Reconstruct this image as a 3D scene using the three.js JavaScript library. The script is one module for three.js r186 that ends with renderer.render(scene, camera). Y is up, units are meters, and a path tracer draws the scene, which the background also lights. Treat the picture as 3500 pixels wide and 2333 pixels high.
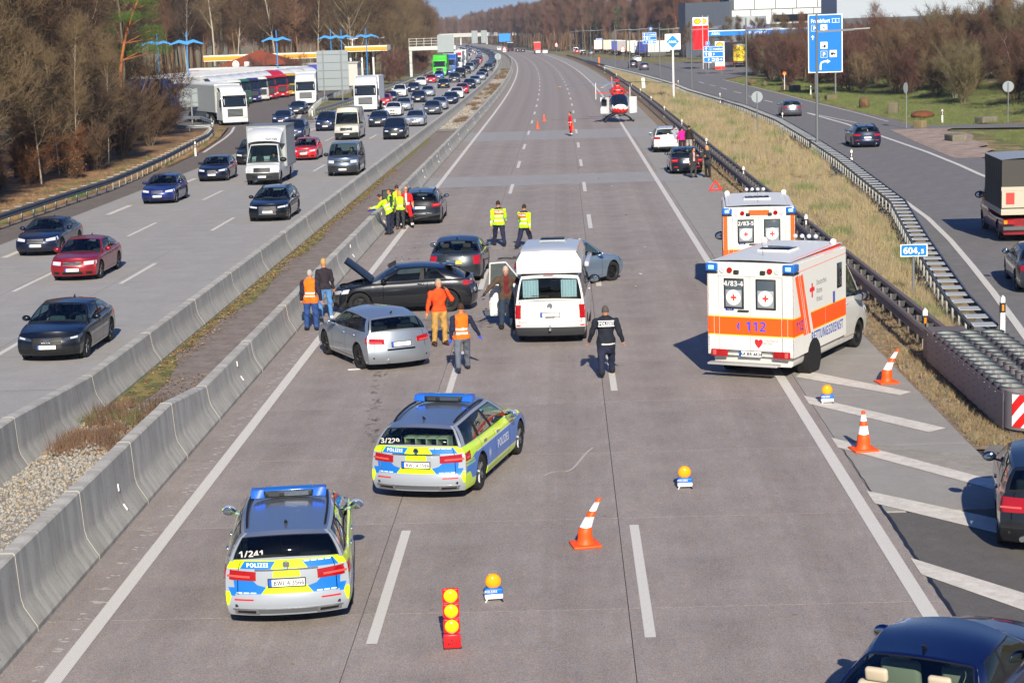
import * as THREE from 'three';
import { mergeGeometries,mergeVertices,toCreasedNormals } from 'three/addons/utils/BufferGeometryUtils.js';
import { RoundedBoxGeometry } from 'three/addons/geometries/RoundedBoxGeometry.js';
// ---------------------------------------------------------------- camera, sky, sun, exposure
const scene = new THREE.Scene();
const camera = new THREE.PerspectiveCamera(20.326,1024 / 682,0.5,9000);
camera.position.set(0,8.318,0);
camera.rotation.set(-0.1627,0.0308,-0.0330,'YXZ');
const SUN = new THREE.Vector3(0.12,0.58,1).normalize();
{
const w = 512,h = 256,d = new Float32Array(w * h * 4);
for (let j = 0; j < h; j++) {
const el = ((j + 0.5) / h - 0.5) * Math.PI,up = Math.max(0,Math.sin(el));
const k = Math.pow(1 - up,5.5),k2 = Math.pow(1 - up,1.6);
for (let i = 0; i < w; i++) {
const az = ((i + 0.5) / w - 0.5) * 2 * Math.PI;
const dx = Math.cos(el) * Math.cos(az),dz = Math.cos(el) * Math.sin(az);
const c = Math.max(0,dx * SUN.x + Math.sin(el) * SUN.y + dz * SUN.z),g = 0.5 * Math.pow(c,12) + 0.12 * Math.pow(c,3);
const o = (j * w + i) * 4;
d[o] = 0.012 + 0.040 * k2 + 0.17 * k + g * 0.30;
d[o + 1] = 0.055 + 0.095 * k2 + 0.16 * k + g * 0.29;
d[o + 2] = 0.225 + 0.150 * k2 + 0.06 * k + g * 0.26;
d[o + 3] = 1;
}
}
const t = new THREE.DataTexture(d,w,h,THREE.RGBAFormat,THREE.FloatType);
t.mapping = THREE.EquirectangularReflectionMapping; t.magFilter = THREE.LinearFilter; t.minFilter = THREE.LinearFilter; t.needsUpdate = true;
scene.background = t; scene.environment = t;
}
const sun = new THREE.DirectionalLight(new THREE.Color(1,0.905,0.76),4.8);
sun.position.copy(SUN).multiplyScalar(300).add(new THREE.Vector3(0,0,-150)); sun.target.position.set(0,0,-150);
sun.castShadow = true; sun.shadow.mapSize.set(4096,4096);
Object.assign(sun.shadow.camera,{ left: -140,right: 140,top: 180,bottom: -180,near: 1,far: 700 });
scene.add(sun,sun.target);
const renderer = new THREE.WebGLRenderer({ antialias: true });
renderer.toneMapping = THREE.LinearToneMapping; renderer.toneMappingExposure = 1.52;
renderer.shadowMap.enabled = true; renderer.setSize(1024,682);
// ---------------------------------------------------------------- numbers
function RNG(s) { let a = s >>> 0; return () => { a = (a + 0x6D2B79F5) >>> 0; let t = a; t = Math.imul(t ^ (t >>> 15),t | 1); t ^= t + Math.imul(t ^ (t >>> 7),t | 61); return ((t ^ (t >>> 14)) >>> 0) / 4294967296; }; }
const PI = Math.PI,lerp = (a,b,t) => a + (b - a) * t,clamp = (x,a,b) => Math.min(b,Math.max(a,x)),sst = (a,b,x) => { const t = clamp((x - a) / (b - a),0,1); return t * t * (3 - 2 * t); };
const V = (x,y,z) => new THREE.Vector3(x,y,z);
function pw(tab,x,smooth) { // table lookup, [[x, y], ...]
const n = tab.length;
if (x <= tab[0][0]) return tab[0][1]; if (x >= tab[n - 1][0]) return tab[n - 1][1];
let i = 0; while (x > tab[i + 1][0]) i++;
const t = (x - tab[i][0]) / (tab[i + 1][0] - tab[i][0]);
if (!smooth) return lerp(tab[i][1],tab[i + 1][1],t);
const m = (k) => k <= 0 || k >= n - 1 ? 0 : (tab[k + 1][1] - tab[k - 1][1]) / (tab[k + 1][0] - tab[k - 1][0]);
const m0 = i === 0 ? (tab[1][1] - tab[0][1]) / (tab[1][0] - tab[0][0]) : m(i),m1 = i + 1 === n - 1 ? (tab[n - 1][1] - tab[n - 2][1]) / (tab[n - 1][0] - tab[n - 2][0]) : m(i + 1);
const h = tab[i + 1][0] - tab[i][0],t2 = t * t,t3 = t2 * t;
return (2 * t3 - 3 * t2 + 1) * tab[i][1] + (t3 - 2 * t2 + t) * h * m0 + (-2 * t3 + 3 * t2) * tab[i + 1][1] + (t3 - t2) * h * m1;
}
// the motorway bends gently left beyond 177 m and dips a little
const bend = (Z) => -(Math.max(0,Z - 177.2) ** 2) / 20839;
const elev = (Z) => -2.507e-6 * Math.max(0,Math.min(Z,900) - 100) ** 2;
const at = (x,Z,y = 0) => V(x + bend(Z),elev(Z) + y,-Z);
const turnAt = (Z) => Math.atan(Math.max(0,Z - 177.2) / 10419);
// value noise
function hash2(x,y,s) { let h = Math.imul(x,374761393) ^ Math.imul(y,668265263) ^ Math.imul(s,2147483647); h = Math.imul(h ^ (h >>> 13),1274126177); return ((h ^ (h >>> 16)) >>> 0) / 4294967296; }
function vn(x,y,s,per) { let xi = Math.floor(x),yi = Math.floor(y); const fx = x - xi,fy = y - yi,u = fx * fx * (3 - 2 * fx),v = fy * fy * (3 - 2 * fy); const w = (a) => per ? ((a % per) + per) % per : a; return lerp(lerp(hash2(w(xi),w(yi),s),hash2(w(xi + 1),w(yi),s),u),lerp(hash2(w(xi),w(yi + 1),s),hash2(w(xi + 1),w(yi + 1),s),u),v); }
function fbm(x,y,s,o = 4,per) { let a = 0,k = 0.5,f = 1; for (let i = 0; i < o; i++) { a += k * vn(x * f,y * f,s + i * 7,per ? per * f : 0); f *= 2; k *= 0.5; } return a; }
// ---------------------------------------------------------------- textures and materials
function dataTex(w,h,fn,srgb = true,wrap = true) {
const d = new Uint8Array(w * h * 4);
for (let j = 0; j < h; j++) for (let i = 0; i < w; i++) { const c = fn(i / w,j / h,i,j),o = (j * w + i) * 4; d[o] = clamp(c[0],0,255); d[o + 1] = clamp(c[1],0,255); d[o + 2] = clamp(c[2],0,255); d[o + 3] = 255; }
const t = new THREE.DataTexture(d,w,h); t.magFilter = THREE.LinearFilter; t.minFilter = THREE.LinearMipmapLinearFilter; t.generateMipmaps = true;
if (srgb) t.colorSpace = THREE.SRGBColorSpace; if (wrap) t.wrapS = t.wrapT = THREE.RepeatWrapping; t.needsUpdate = true; return t;
}
function canvasTex(w,h,draw) {
const c = document.createElement('canvas'); c.width = w; c.height = h; const g = c.getContext('2d'); draw(g,w,h);
const t = new THREE.CanvasTexture(c); t.colorSpace = THREE.SRGBColorSpace; return t;
}
const std = (color,roughness = 0.8,o = {}) => new THREE.MeshStandardMaterial({ color,roughness,...o });
const phys = (color,roughness = 0.4,o = {}) => new THREE.MeshPhysicalMaterial({ color,roughness,...o });
const paints = {};
function paint(color,metal = 0.25,rough = 0.38) { const k = color + '_' + metal; return paints[k] ??= phys(color,rough,{ metalness: metal,clearcoat: 1,clearcoatRoughness: 0.04 }); }
const M = {
slot: std('#ff00ff'),
tyre: std('#17181a',0.85),rim: std('#7f848a',0.5,{ metalness: 0.6 }),darkRim: std('#2a2b2e',0.45,{ metalness: 0.6 }),
black: std('#101113',0.55),rubber: std('#0c0c0e',0.7),plastic: std('#25272a',0.6),under: std('#0b0b0c',0.9),chrome: std('#d5d8dc',0.18,{ metalness: 1 }),
glass: phys('#bcd2d0',0.03,{ transmission: 1,thickness: 0,ior: 1.5,specularIntensity: 1 }),
tint: phys('#2b3a42',0.03,{ transmission: 1,thickness: 0,ior: 1.5 }),
farGlass: phys('#11181f',0.05,{ clearcoat: 1,clearcoatRoughness: 0.02 }),
mirror: std('#aab4bf',0.05,{ metalness: 1 }),
lamp: phys('#dfe5ea',0.08,{ clearcoat: 1,metalness: 0.35 }),lampDark: phys('#4a525a',0.1,{ clearcoat: 1,metalness: 0.4 }),
tail: phys('#9c0a10',0.12,{ clearcoat: 1 }),tailClear: phys('#c8544c',0.12,{ clearcoat: 1 }),amber: phys('#ff8a00',0.15,{ clearcoat: 1 }),redTrim: std('#c3161c',0.35),
seat: std('#1d1f23',0.9),seatBeige: std('#b9ad95',0.8),dash: std('#17181b',0.8),skin: std('#c98f6f',0.6),
steel: std('#8d9396',0.5,{ metalness: 0.55 }),steelDark: std('#585d61',0.55,{ metalness: 0.45 }),white: std('#d9d9d5',0.5),greyBack: std('#8d979b',0.6,{ metalness: 0.25 }),
};
// ---------------------------------------------------------------- scene bookkeeping
const taken = {};
function numbered(n) { const k = (taken[n] = (taken[n] ?? -1) + 1); return k ? n + '_' + String(k).padStart(3,'0') : n; }
function tag(o,label,category,group,kind) { o.userData.label = label; o.userData.category = category; if (group) o.userData.group = group; if (kind) o.userData.kind = kind; return o; }
function thing(name,label,category,p = [0,0,0],turn = 0,group) {
const o = new THREE.Group(); o.name = numbered(name); if (p.isVector3) o.position.copy(p); else o.position.set(...p); o.rotation.y = turn; scene.add(o); return tag(o,label,category,group);
}
const triCount = { n: 0 };
function mesh(name,geo,mat,parent = scene) {
const m = new THREE.Mesh(geo,mat); m.name = parent === scene ? numbered(name) : name; m.castShadow = m.receiveShadow = true; parent.add(m); return m;
}
function structure(name,geo,mat) { const m = mesh(name,geo,mat); m.userData.kind = 'structure'; return m; }
// ---------------------------------------------------------------- geometry collector
class MB {
constructor() { this.p = []; this.u = []; this.i = []; this.c = null; }
v(x,y,z,u = 0,w = 0) { this.p.push(x,y,z); this.u.push(u,w); return this.p.length / 3 - 1; }
quad(a,b,c,d) { this.i.push(a,b,c,a,c,d); return this; }
tri(a,b,c) { this.i.push(a,b,c); return this; }
face(pts,uv) { const s = this.p.length / 3; pts.forEach((q,k) => { const a = q.isVector3 ? [q.x,q.y,q.z] : q; this.v(a[0],a[1],a[2],uv ? uv[k][0] : a[0],uv ? uv[k][1] : a[2]); }); for (let k = 1; k < pts.length - 1; k++) this.i.push(s,s + k,s + k + 1); return this; }
geo(g,m) { // append a geometry, transformed
const q = m ? g.clone().applyMatrix4(m) : g,P = q.attributes.position,U = q.attributes.uv,s = this.p.length / 3;
for (let k = 0; k < P.count; k++) { this.p.push(P.getX(k),P.getY(k),P.getZ(k)); this.u.push(U ? U.getX(k) : 0,U ? U.getY(k) : 0); }
if (q.index) for (let k = 0; k < q.index.count; k++) this.i.push(s + q.index.getX(k)); else for (let k = 0; k < P.count; k++) this.i.push(s + k);
return this;
}
box(sx,sy,sz,x = 0,y = 0,z = 0,ry = 0,rx = 0,rz = 0) { return this.geo(new THREE.BoxGeometry(sx,sy,sz),new THREE.Matrix4().compose(V(x,y,z),new THREE.Quaternion().setFromEuler(new THREE.Euler(rx,ry,rz,'YXZ')),V(1,1,1))); }
rbox(sx,sy,sz,x = 0,y = 0,z = 0,r = 0.02,ry = 0,rx = 0,rz = 0,seg = 2) { return this.geo(new RoundedBoxGeometry(sx,sy,sz,seg,Math.min(r,sx / 2.01,sy / 2.01,sz / 2.01)),new THREE.Matrix4().compose(V(x,y,z),new THREE.Quaternion().setFromEuler(new THREE.Euler(rx,ry,rz,'YXZ')),V(1,1,1))); }
cyl(r0,r1,a,b,n = 10,cap = true) { // from point a (radius r0) to b (radius r1)
a = a.isVector3 ? a : V(...a); b = b.isVector3 ? b : V(...b);
const d = b.clone().sub(a),l = d.length(),g = new THREE.CylinderGeometry(r1,r0,l,n,1,!cap);
return this.geo(g,new THREE.Matrix4().compose(a.clone().add(b).multiplyScalar(0.5),new THREE.Quaternion().setFromUnitVectors(V(0,1,0),d.normalize()),V(1,1,1)));
}
bar(a,b,w,h) { // rectangular bar between two points
a = a.isVector3 ? a : V(...a); b = b.isVector3 ? b : V(...b);
const d = b.clone().sub(a),l = d.length(),m = new THREE.Matrix4().lookAt(b,a,Math.abs(d.y) > 0.98 * l ? V(1,0,0) : V(0,1,0)); m.setPosition(a.clone().add(b).multiplyScalar(0.5));
return this.geo(new THREE.BoxGeometry(w,h,l),m);
}
ball(rx,ry,rz,x,y,z,n = 12) { return this.geo(new THREE.SphereGeometry(1,n,Math.max(5,n * 0.66 | 0)),new THREE.Matrix4().compose(V(x,y,z),new THREE.Quaternion(),V(rx,ry,rz))); }
torus(R,r,m,n = 20,k = 6) { return this.geo(new THREE.TorusGeometry(R,r,k,n),m); }
lathe(pts,x = 0,y = 0,z = 0,n = 16) { return this.geo(new THREE.LatheGeometry(pts.map((q) => new THREE.Vector2(...q)),n),new THREE.Matrix4().setPosition(x,y,z)); }
grid(nu,nv,fn,keep) { // fn(i, j) -> [x, y, z, u, v]
const s = this.p.length / 3;
for (let j = 0; j <= nv; j++) for (let i = 0; i <= nu; i++) { const q = fn(i,j); this.v(q[0],q[1],q[2],q[3] ?? q[0],q[4] ?? q[2]); }
for (let j = 0; j < nv; j++) for (let i = 0; i < nu; i++) if (!keep || keep(i,j)) { const a = s + j * (nu + 1) + i; this.quad(a,a + 1,a + nu + 2,a + nu + 1); }
return this;
}
extr(pts,depth,m,o = {}) { const s = new THREE.Shape(pts.map((q) => new THREE.Vector2(...q))); return this.geo(new THREE.ExtrudeGeometry(s,{ depth,bevelEnabled: false,...o }),m); }
raw() { const g = new THREE.BufferGeometry(); g.setAttribute('position',new THREE.Float32BufferAttribute(this.p,3)); g.setAttribute('uv',new THREE.Float32BufferAttribute(this.u,2)); g.setIndex(this.i); return g; }
out(crease = 0.65) { let g = this.raw(); if (crease >= 9) { g.computeVertexNormals(); return g; } return creased(g,crease); }
add(name,mat,parent,crease) { if (!this.i.length) return null; return mesh(name,this.out(crease),mat,parent); }
}
function creased(g,a) { // welded positions, then normals split at edges sharper than a
return toCreasedNormals(g,a);
}
const T = (x,y,z,ry = 0,rx = 0,rz = 0,s = 1) => new THREE.Matrix4().compose(V(x,y,z),new THREE.Quaternion().setFromEuler(new THREE.Euler(rx,ry,rz,'YXZ')),s.isVector3 ? s : V(s,s,s));
// ---------------------------------------------------------------- cars: one lofted shell per model, forward is +z, left is +x
function wheelGeos(r,w,kind) {
const key = `${r}_${w}_${kind}`; if (wheelGeos.c[key]) return wheelGeos.c[key];
const t = new MB(),rr = r * 0.68,n = 22;
const prof = [[rr,-w * 0.42],[r * 0.9,-w * 0.5],[r * 0.985,-w * 0.42],[r,-w * 0.2],[r,w * 0.2],[r * 0.985,w * 0.42],[r * 0.9,w * 0.5],[rr,w * 0.42]];
t.geo(new THREE.LatheGeometry(prof.map((q) => new THREE.Vector2(...q)),n),T(0,0,0,0,0,PI / 2));
const m = new MB(); // rim face towards +x
m.geo(new THREE.LatheGeometry([[0.001,w * 0.10],[rr * 0.3,w * 0.12],[rr * 0.86,w * 0.04],[rr * 0.9,w * 0.38],[rr,w * 0.44],[rr * 1.01,w * 0.3]].map((q) => new THREE.Vector2(...q)),n),T(0,0,0,0,0,-PI / 2));
const s = new MB(),k = kind === 'steel' ? 0 : 5;
if (kind === 'steel') { for (let i = 0; i < 8; i++) { const a = i / 8 * 2 * PI; s.cyl(rr * 0.1,rr * 0.1,[w * 0.12,Math.sin(a) * rr * 0.62,Math.cos(a) * rr * 0.62],[w * 0.2,Math.sin(a) * rr * 0.62,Math.cos(a) * rr * 0.62],6); } s.cyl(rr * 0.35,rr * 0.3,[w * 0.1,0,0],[w * 0.3,0,0],12); }
else { for (let i = 0; i < k; i++) for (const e of [-0.13,0.13]) { const a = i / k * 2 * PI; s.bar(V(w * 0.3,Math.sin(a + e * 0.6) * rr * 0.2,Math.cos(a + e * 0.6) * rr * 0.2),V(w * 0.36,Math.sin(a + e) * rr * 0.92,Math.cos(a + e) * rr * 0.92),rr * 0.12,w * 0.1); } s.cyl(rr * 0.26,rr * 0.22,[w * 0.22,0,0],[w * 0.4,0,0],10); }
return (wheelGeos.c[key] = { tyre: t.out(0.5),disc: m.out(0.6),spokes: s.out(0.5) });
}
wheelGeos.c = {};
function addWheel(parent,x,y,z,r,w,kind = 'alloy',steer = 0,name = 'wheel') {
const g = wheelGeos(r,w,kind),o = mesh(name,g.tyre,M.tyre,parent); o.position.set(x,y,z); o.rotation.y = (x < 0 ? PI : 0) + steer;
mesh('rim',g.disc,kind === 'alloy' ? M.darkRim : M.darkRim,o); mesh('spoke',g.spokes,kind === 'dark' ? M.black : kind === 'steel' ? M.darkRim : M.rim,o);
return o;
}
const lin = (a,b,n) => Array.from({ length: n + 1 },(_,i) => lerp(a,b,i / n));
const uniq = (a,e = 0.003) => a.sort((x,y) => x - y).filter((x,i) => i === 0 || x - a[i - 1] > e);
class Shell {
constructor(s) {
Object.assign(this,{ L: 4.4,W: 1.8,H: 1.45,r: 0.32,fo: 0.88,wb: 2.62,y0: 0.2,crown: 0.05,fplan: 0.24,rplan: 0.18,ftaper: 0.12,rtaper: 0.1,gap: 0.005,bow: 0.035,deckless: true },s);
const S = this; S.zf = S.L / 2 - S.fo; S.zr = S.zf - S.wb;
S.prof = S.prof ?? [[0,0.945],[0.1,0.975],[0.4,1],[0.62,0.995],[0.8,0.985],[0.93,0.955],[1,0.915]];
S.nose = S.nose ?? [[0.15,-0.1],[0.3,-0.01],[0.5,0],[0.62,-0.04],[0.8,-0.16]];
S.tailp = S.tailp ?? [[0.15,-0.1],[0.3,-0.01],[0.5,0],[0.75,-0.04],[1,-0.12]];
}
top(z) { return pw(this.deck,z,true); }
hw(z) { const S = this; let k = 1; const a = S.L / 2 - 1.05,b = -S.L / 2 + 1.0; if (z > a) k -= S.ftaper * ((z - a) / (S.L / 2 - a)) ** 2; if (z < b) k -= S.rtaper * ((b - z) / (b + S.L / 2)) ** 2; return S.W / 2 * k; }
xs(z,y) { const h = clamp((y - this.y0) / (this.top(z) - this.y0),0,1); return this.hw(z) * pw(this.prof,h,true); }
end(y,f) { return f > 0 ? pw(this.nose,y,true) : pw(this.tailp,y,true); }
warp(zc,x,y) { // round the ends in plan and lean them to the nose / tail profile
const S = this,f = zc > 0 ? 1 : -1,zc1 = S.L / 2 - (f > 0 ? S.fplan : S.rplan),b = sst(zc1 - 0.55,zc1,Math.abs(zc));
if (b <= 0) return zc;
const wE = S.hw(f * S.L / 2) * 0.99,pl = f > 0 ? S.fplan : S.rplan;
return zc + f * b * (S.end(y,f) + pl * (1 - Math.min(1,Math.abs(x) / wE) ** 2.4));
}
endPt(f,t,y,off = 0) { // point on the end skin: t in -1..1 across, beyond that round the corner
const S = this,P = (t,y) => {
const zc1 = (S.L / 2 - (f > 0 ? S.fplan : S.rplan)),w = S.hw(f * zc1);
if (Math.abs(t) <= 1) { const x = t * S.xs(f * zc1,y); return V(x,y,S.warp(f * zc1,x,y)); }
const z = f * (zc1 - (Math.abs(t) - 1) * w),x = Math.sign(t) * S.xs(z,y); return V(x,y,S.warp(z,x,y));
};
const p = P(t,y); if (!off) return p;
const n = P(t + 0.02,y).sub(P(t - 0.02,y)).cross(P(t,y + 0.02).sub(P(t,y - 0.02))).normalize(); if (f < 0) n.negate();
return p.addScaledVector(n,off);
}
ys(zc) { return this.top(zc); }
// ---- lower body. cell(z, y, x, sect) names the part a cell goes to
lower(parts,lod) {
const S = this,zA = S.zA,zD = S.zD,fe = S.L / 2 - S.fplan,re = -S.L / 2 + S.rplan,ra = S.r + (S.arch ?? 0.055);
let zs = lod ? [...lin(re,fe,14)] : [...lin(re,fe,40)];
for (const c of [S.zf,S.zr]) zs.push(...(lod ? [-1,-0.75,-0.3,0.3,0.75,1] : [-1,-0.985,-0.94,-0.85,-0.7,-0.5,-0.25,0,0.25,0.5,0.7,0.85,0.94,0.985,1]).map((k) => c + k * ra));
zs.push(zA,zD); const seams = lod ? [] : (S.seams ?? []);
for (const z of [...seams,...(lod ? [] : [S.hoodZ ?? fe - 0.06])]) zs.push(z - S.gap,z + S.gap);
zs = uniq(zs.filter((z) => z >= re - 1e-6 && z <= fe + 1e-6),0.004);
const inSeam = (z0,z1) => seams.some((q) => (z0 + z1) / 2 > q - S.gap * 1.2 && (z0 + z1) / 2 < q + S.gap * 1.2);
const nearZ = (q) => zs.reduce((a,b) => Math.abs(b - q) < Math.abs(a - q) ? b : a); S.zA = nearZ(zA); S.zD = nearZ(zD);
const tR = lod ? [0,0.2,0.5,0.75,0.92,1] : [0,0.05,0.11,0.122,0.24,0.38,0.5,0.62,0.73,0.83,0.9,0.955,1];
const yb = (z) => { let y = S.y0 + (S.rise ? pw(S.rise,z) : 0); for (const c of [S.zf,S.zr]) { const d = Math.abs(z - c); if (d < ra) y = Math.max(y,S.r + Math.sqrt(ra * ra - d * d)); } return y; };
const hk = lod ? [0,0.3,1] : [0,0.07,0.078,0.18,0.32,0.5,0.75,1];
for (const sd of [1,-1]) {
const side = {};
for (let i = 0; i < zs.length - 1; i++) for (let j = 0; j < tR.length - 1; j++) {
const z0 = zs[i],z1 = zs[i + 1],zm = (z0 + z1) / 2; if (inSeam(z0,z1)) continue;
const Y = (z,t) => lerp(yb(z),S.top(z),t),ym = (Y(z0,tR[j]) + Y(z1,tR[j + 1])) / 2;
const door = (S.doors ?? []).find((d) => zm > d[0] && zm < d[1]);
if (!lod && door && j === 2) continue;
const nm = lod ? 'body' : ym < (S.trimY ?? 0) ? 'sill' : door && j > 2 ? (door[2] ?? 'door') + (sd > 0 ? '+' : '-') + door[0] : 'body';
const b = (parts[nm] ??= new MB()),q = (z,t) => { const y = Y(z,t),x = sd * S.xs(z,y); return [x,y,S.warp(z,x,y)]; };
const c = [q(z0,tR[j]),q(z1,tR[j]),q(z1,tR[j + 1]),q(z0,tR[j + 1])]; if (sd < 0) c.reverse();
b.face(c.map((a) => a).reverse(),c.map((a) => [sd > 0 ? 0.5 - a[2] / S.L : 0.5 + a[2] / S.L,a[1] / S.H]).reverse());
}
// hood and boot lid
for (let i = 0; i < zs.length - 1; i++) {
const z0 = zs[i],z1 = zs[i + 1],zm = (z0 + z1) / 2; if (zm < S.zA && zm > S.zD) continue;
if (inSeam(z0,z1)) continue;
const hz = S.hoodZ ?? fe - 0.06;
for (let j = 0; j < hk.length - 1; j++) {
if (!lod && zm > S.zA && zm < hz && j === 1) continue; // shut line
if (!lod && Math.abs(zm - hz) < S.gap && j > 1) continue;
const nm = lod ? 'body' : zm > S.zA ? (zm < hz && j > 1 ? 'hood' : 'body') : (j > 1 ? 'boot_lid' : 'body');
if (S.noHood && nm === 'hood') continue;
const b = (parts[nm] ??= new MB()),q = (z,k) => { const k1 = j === 1 && k === hk[1] ? k : k,X = S.xs(z,S.top(z)),x = sd * X * (1 - k1),y = S.top(z) + S.crown * (1 - (1 - k1) ** 2); return [x,y,S.warp(z,x,y)]; };
const c = [q(z0,hk[j]),q(z1,hk[j]),q(z1,hk[j + 1]),q(z0,hk[j + 1])]; if (sd < 0) c.reverse();
b.face(c.slice().reverse(),c.map((a) => [0.5 + a[0] / S.W,0.98]).reverse());
}
}
// inner wheel wells
for (const c of [S.zf,S.zr]) { const w = (parts.wheel_well ??= new MB()),n = lod ? 5 : 10; w.grid(n,1,(i,j) => { const a = PI * i / n,xo = S.xs(c,S.r + 0.1) - 0.02; return [sd * (j ? xo - 0.34 : xo),S.r + Math.sin(a) * ra * 0.99,c + Math.cos(a) * ra * 0.99]; }); w.face([V(sd * (S.xs(c,S.r) - 0.36),S.r - 0.05,c - ra),V(sd * (S.xs(c,S.r) - 0.36),S.r - 0.05,c + ra),V(sd * (S.xs(c,S.r) - 0.36),S.r + ra * 0.7,c + ra * 0.7),V(sd * (S.xs(c,S.r) - 0.36),S.r + ra,c),V(sd * (S.xs(c,S.r) - 0.36),S.r + ra * 0.7,c - ra * 0.7)]); }
}
// end skins
for (const f of [1,-1]) {
const tz = f > 0 ? fe : re,tt = S.tgT ?? 0.84,n = lod ? lin(-1,1,6) : uniq([...lin(-1,1,18),-tt - 0.006,-tt + 0.006,tt - 0.006,tt + 0.006],0.004),m = lod ? lin(0,1,5) : uniq([...lin(0,1,12),...(S.tgY && f < 0 ? [(S.tgY - S.y0) / (S.top(re) - S.y0) - 0.007,(S.tgY - S.y0) / (S.top(re) - S.y0) + 0.007] : [])],0.004);
const yT = (t) => S.top(tz) + S.crown * (1 - t * t);
for (let i = 0; i < n.length - 1; i++) for (let j = 0; j < m.length - 1; j++) {
const tm = (n[i] + n[i + 1]) / 2,P = (t,k) => { const y = lerp(yb(tz),yT(t),k),yy = Math.min(y,S.top(tz)),x = t * S.xs(tz,yy); return [x,y,S.warp(tz,x,y)]; };
const ym = lerp(yb(tz),yT(tm),(m[j] + m[j + 1]) / 2),gate = f < 0 && S.tgY && !lod && Math.abs(tm) < tt && ym > S.tgY;
if (f < 0 && S.tgY && !lod) { if (Math.abs(Math.abs(tm) - tt) < 0.0065 && ym > S.tgY - 0.01) continue; if (Math.abs(ym - S.tgY) < 0.0065 && Math.abs(tm) < tt + 0.006) continue; }
const nm = lod ? 'body' : ym < (f > 0 ? S.trimF ?? 0 : S.trimR ?? 0) ? (f > 0 ? 'lower_bumper' : 'rear_valance') : gate ? 'tailgate' : f > 0 ? 'front_bumper' : 'rear_bumper';
const c = [P(n[i],m[j]),P(n[i + 1],m[j]),P(n[i + 1],m[j + 1]),P(n[i],m[j + 1])]; if (f < 0) c.reverse();
(parts[nm] ??= new MB()).face(c,c.map((a) => [0.5 - f * -1 * a[0] / S.W * (f < 0 ? 1 : -1),a[1] / S.H]));
}
}
}
// ---- greenhouse
cabin(parts,lod) {
const S = this,{ zA,zB,zC,zD,H } = S,ws = S.roofW ?? 0.74,roofE = S.roof ?? [[zC,H - 0.1],[(zB + zC) / 2,H - 0.03],[zB,H - 0.06]],rc = S.roofCrown ?? 0.055;
const rw = (z) => S.W / 2 * ws * (1 - 0.07 * ((z - (zB + zC) / 2) / ((zB - zC) / 2)) ** 2 * (S.roofPlan ?? 1)),ry = (z) => pw(roofE,z,true) - rc;
const vs = lod ? [0,0.1,0.5,0.9,1] : [0,0.06,0.085,0.3,0.5,0.7,0.88,0.915,0.955,1],eA = S.A ?? 0.03;
const us0 = []; for (const w of S.win) { us0.push(w[0],w[1]); if (!lod) us0.push(w[0] + 0.012,w[1] - 0.012); }
const us = uniq([0,1,...us0,...lin(0,1,lod ? 3 : 12).filter((u) => us0.every((q) => Math.abs(q - u) > 0.02))],0.001);
const sideP = (sd,u,v) => { const zb = lerp(zA,zD,u),zt = lerp(zB,zC,u),xb = S.xs(zb,S.top(zb)),b = V(xb,S.top(zb),S.warp(zb,xb,S.top(zb))),t = V(rw(zt),ry(zt),zt),e = 1 - (1 - v) ** 1.0; const p = b.lerp(t,e); p.x += S.bow * 4 * v * (1 - v) * 0.8 - (v > 0.85 ? 0.02 * ((v - 0.85) / 0.15) ** 2 : 0); p.x *= sd; return p; };
S.sideP = sideP;
const v0 = S.v0 ?? 0.06,v1 = S.v1 ?? 0.915;
for (const sd of [1,-1]) for (let i = 0; i < us.length - 1; i++) for (let j = 0; j < vs.length - 1; j++) {
const um = (us[i] + us[i + 1]) / 2,vm = (vs[j] + vs[j + 1]) / 2,w = S.win.find((q) => um > q[0] && um < q[1]); let nm = 'body';
if (w && vm > v0 && vm < v1) { const edge = !lod && (um < w[0] + 0.012 || um > w[1] - 0.012 || vm < v0 + 0.025 || vm > v1 - 0.035); nm = edge ? 'window_trim' + (sd > 0 ? '+' : '-') : 'side_window' + (w[2] === 'tint' ? '!' : '') + (sd > 0 ? '+' : '-') + w[0]; }
else if (S.win.some((q,k) => k && um < q[0] && um > S.win[k - 1][1]) && vm > v0 && vm < v1) nm = lod ? 'body' : 'pillar' + (sd > 0 ? '+' : '-');
const c = [[i,j],[i + 1,j],[i + 1,j + 1],[i,j + 1]].map(([a,b]) => { const p = sideP(sd,us[a],vs[b]); return [p.x,p.y,p.z]; }); if (sd < 0) c.reverse();
(parts[nm] ??= new MB()).face(c,c.map((a) => [sd > 0 ? 0.5 - a[2] / S.L : 0.5 + a[2] / S.L,a[1] / S.H]));
}
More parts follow.
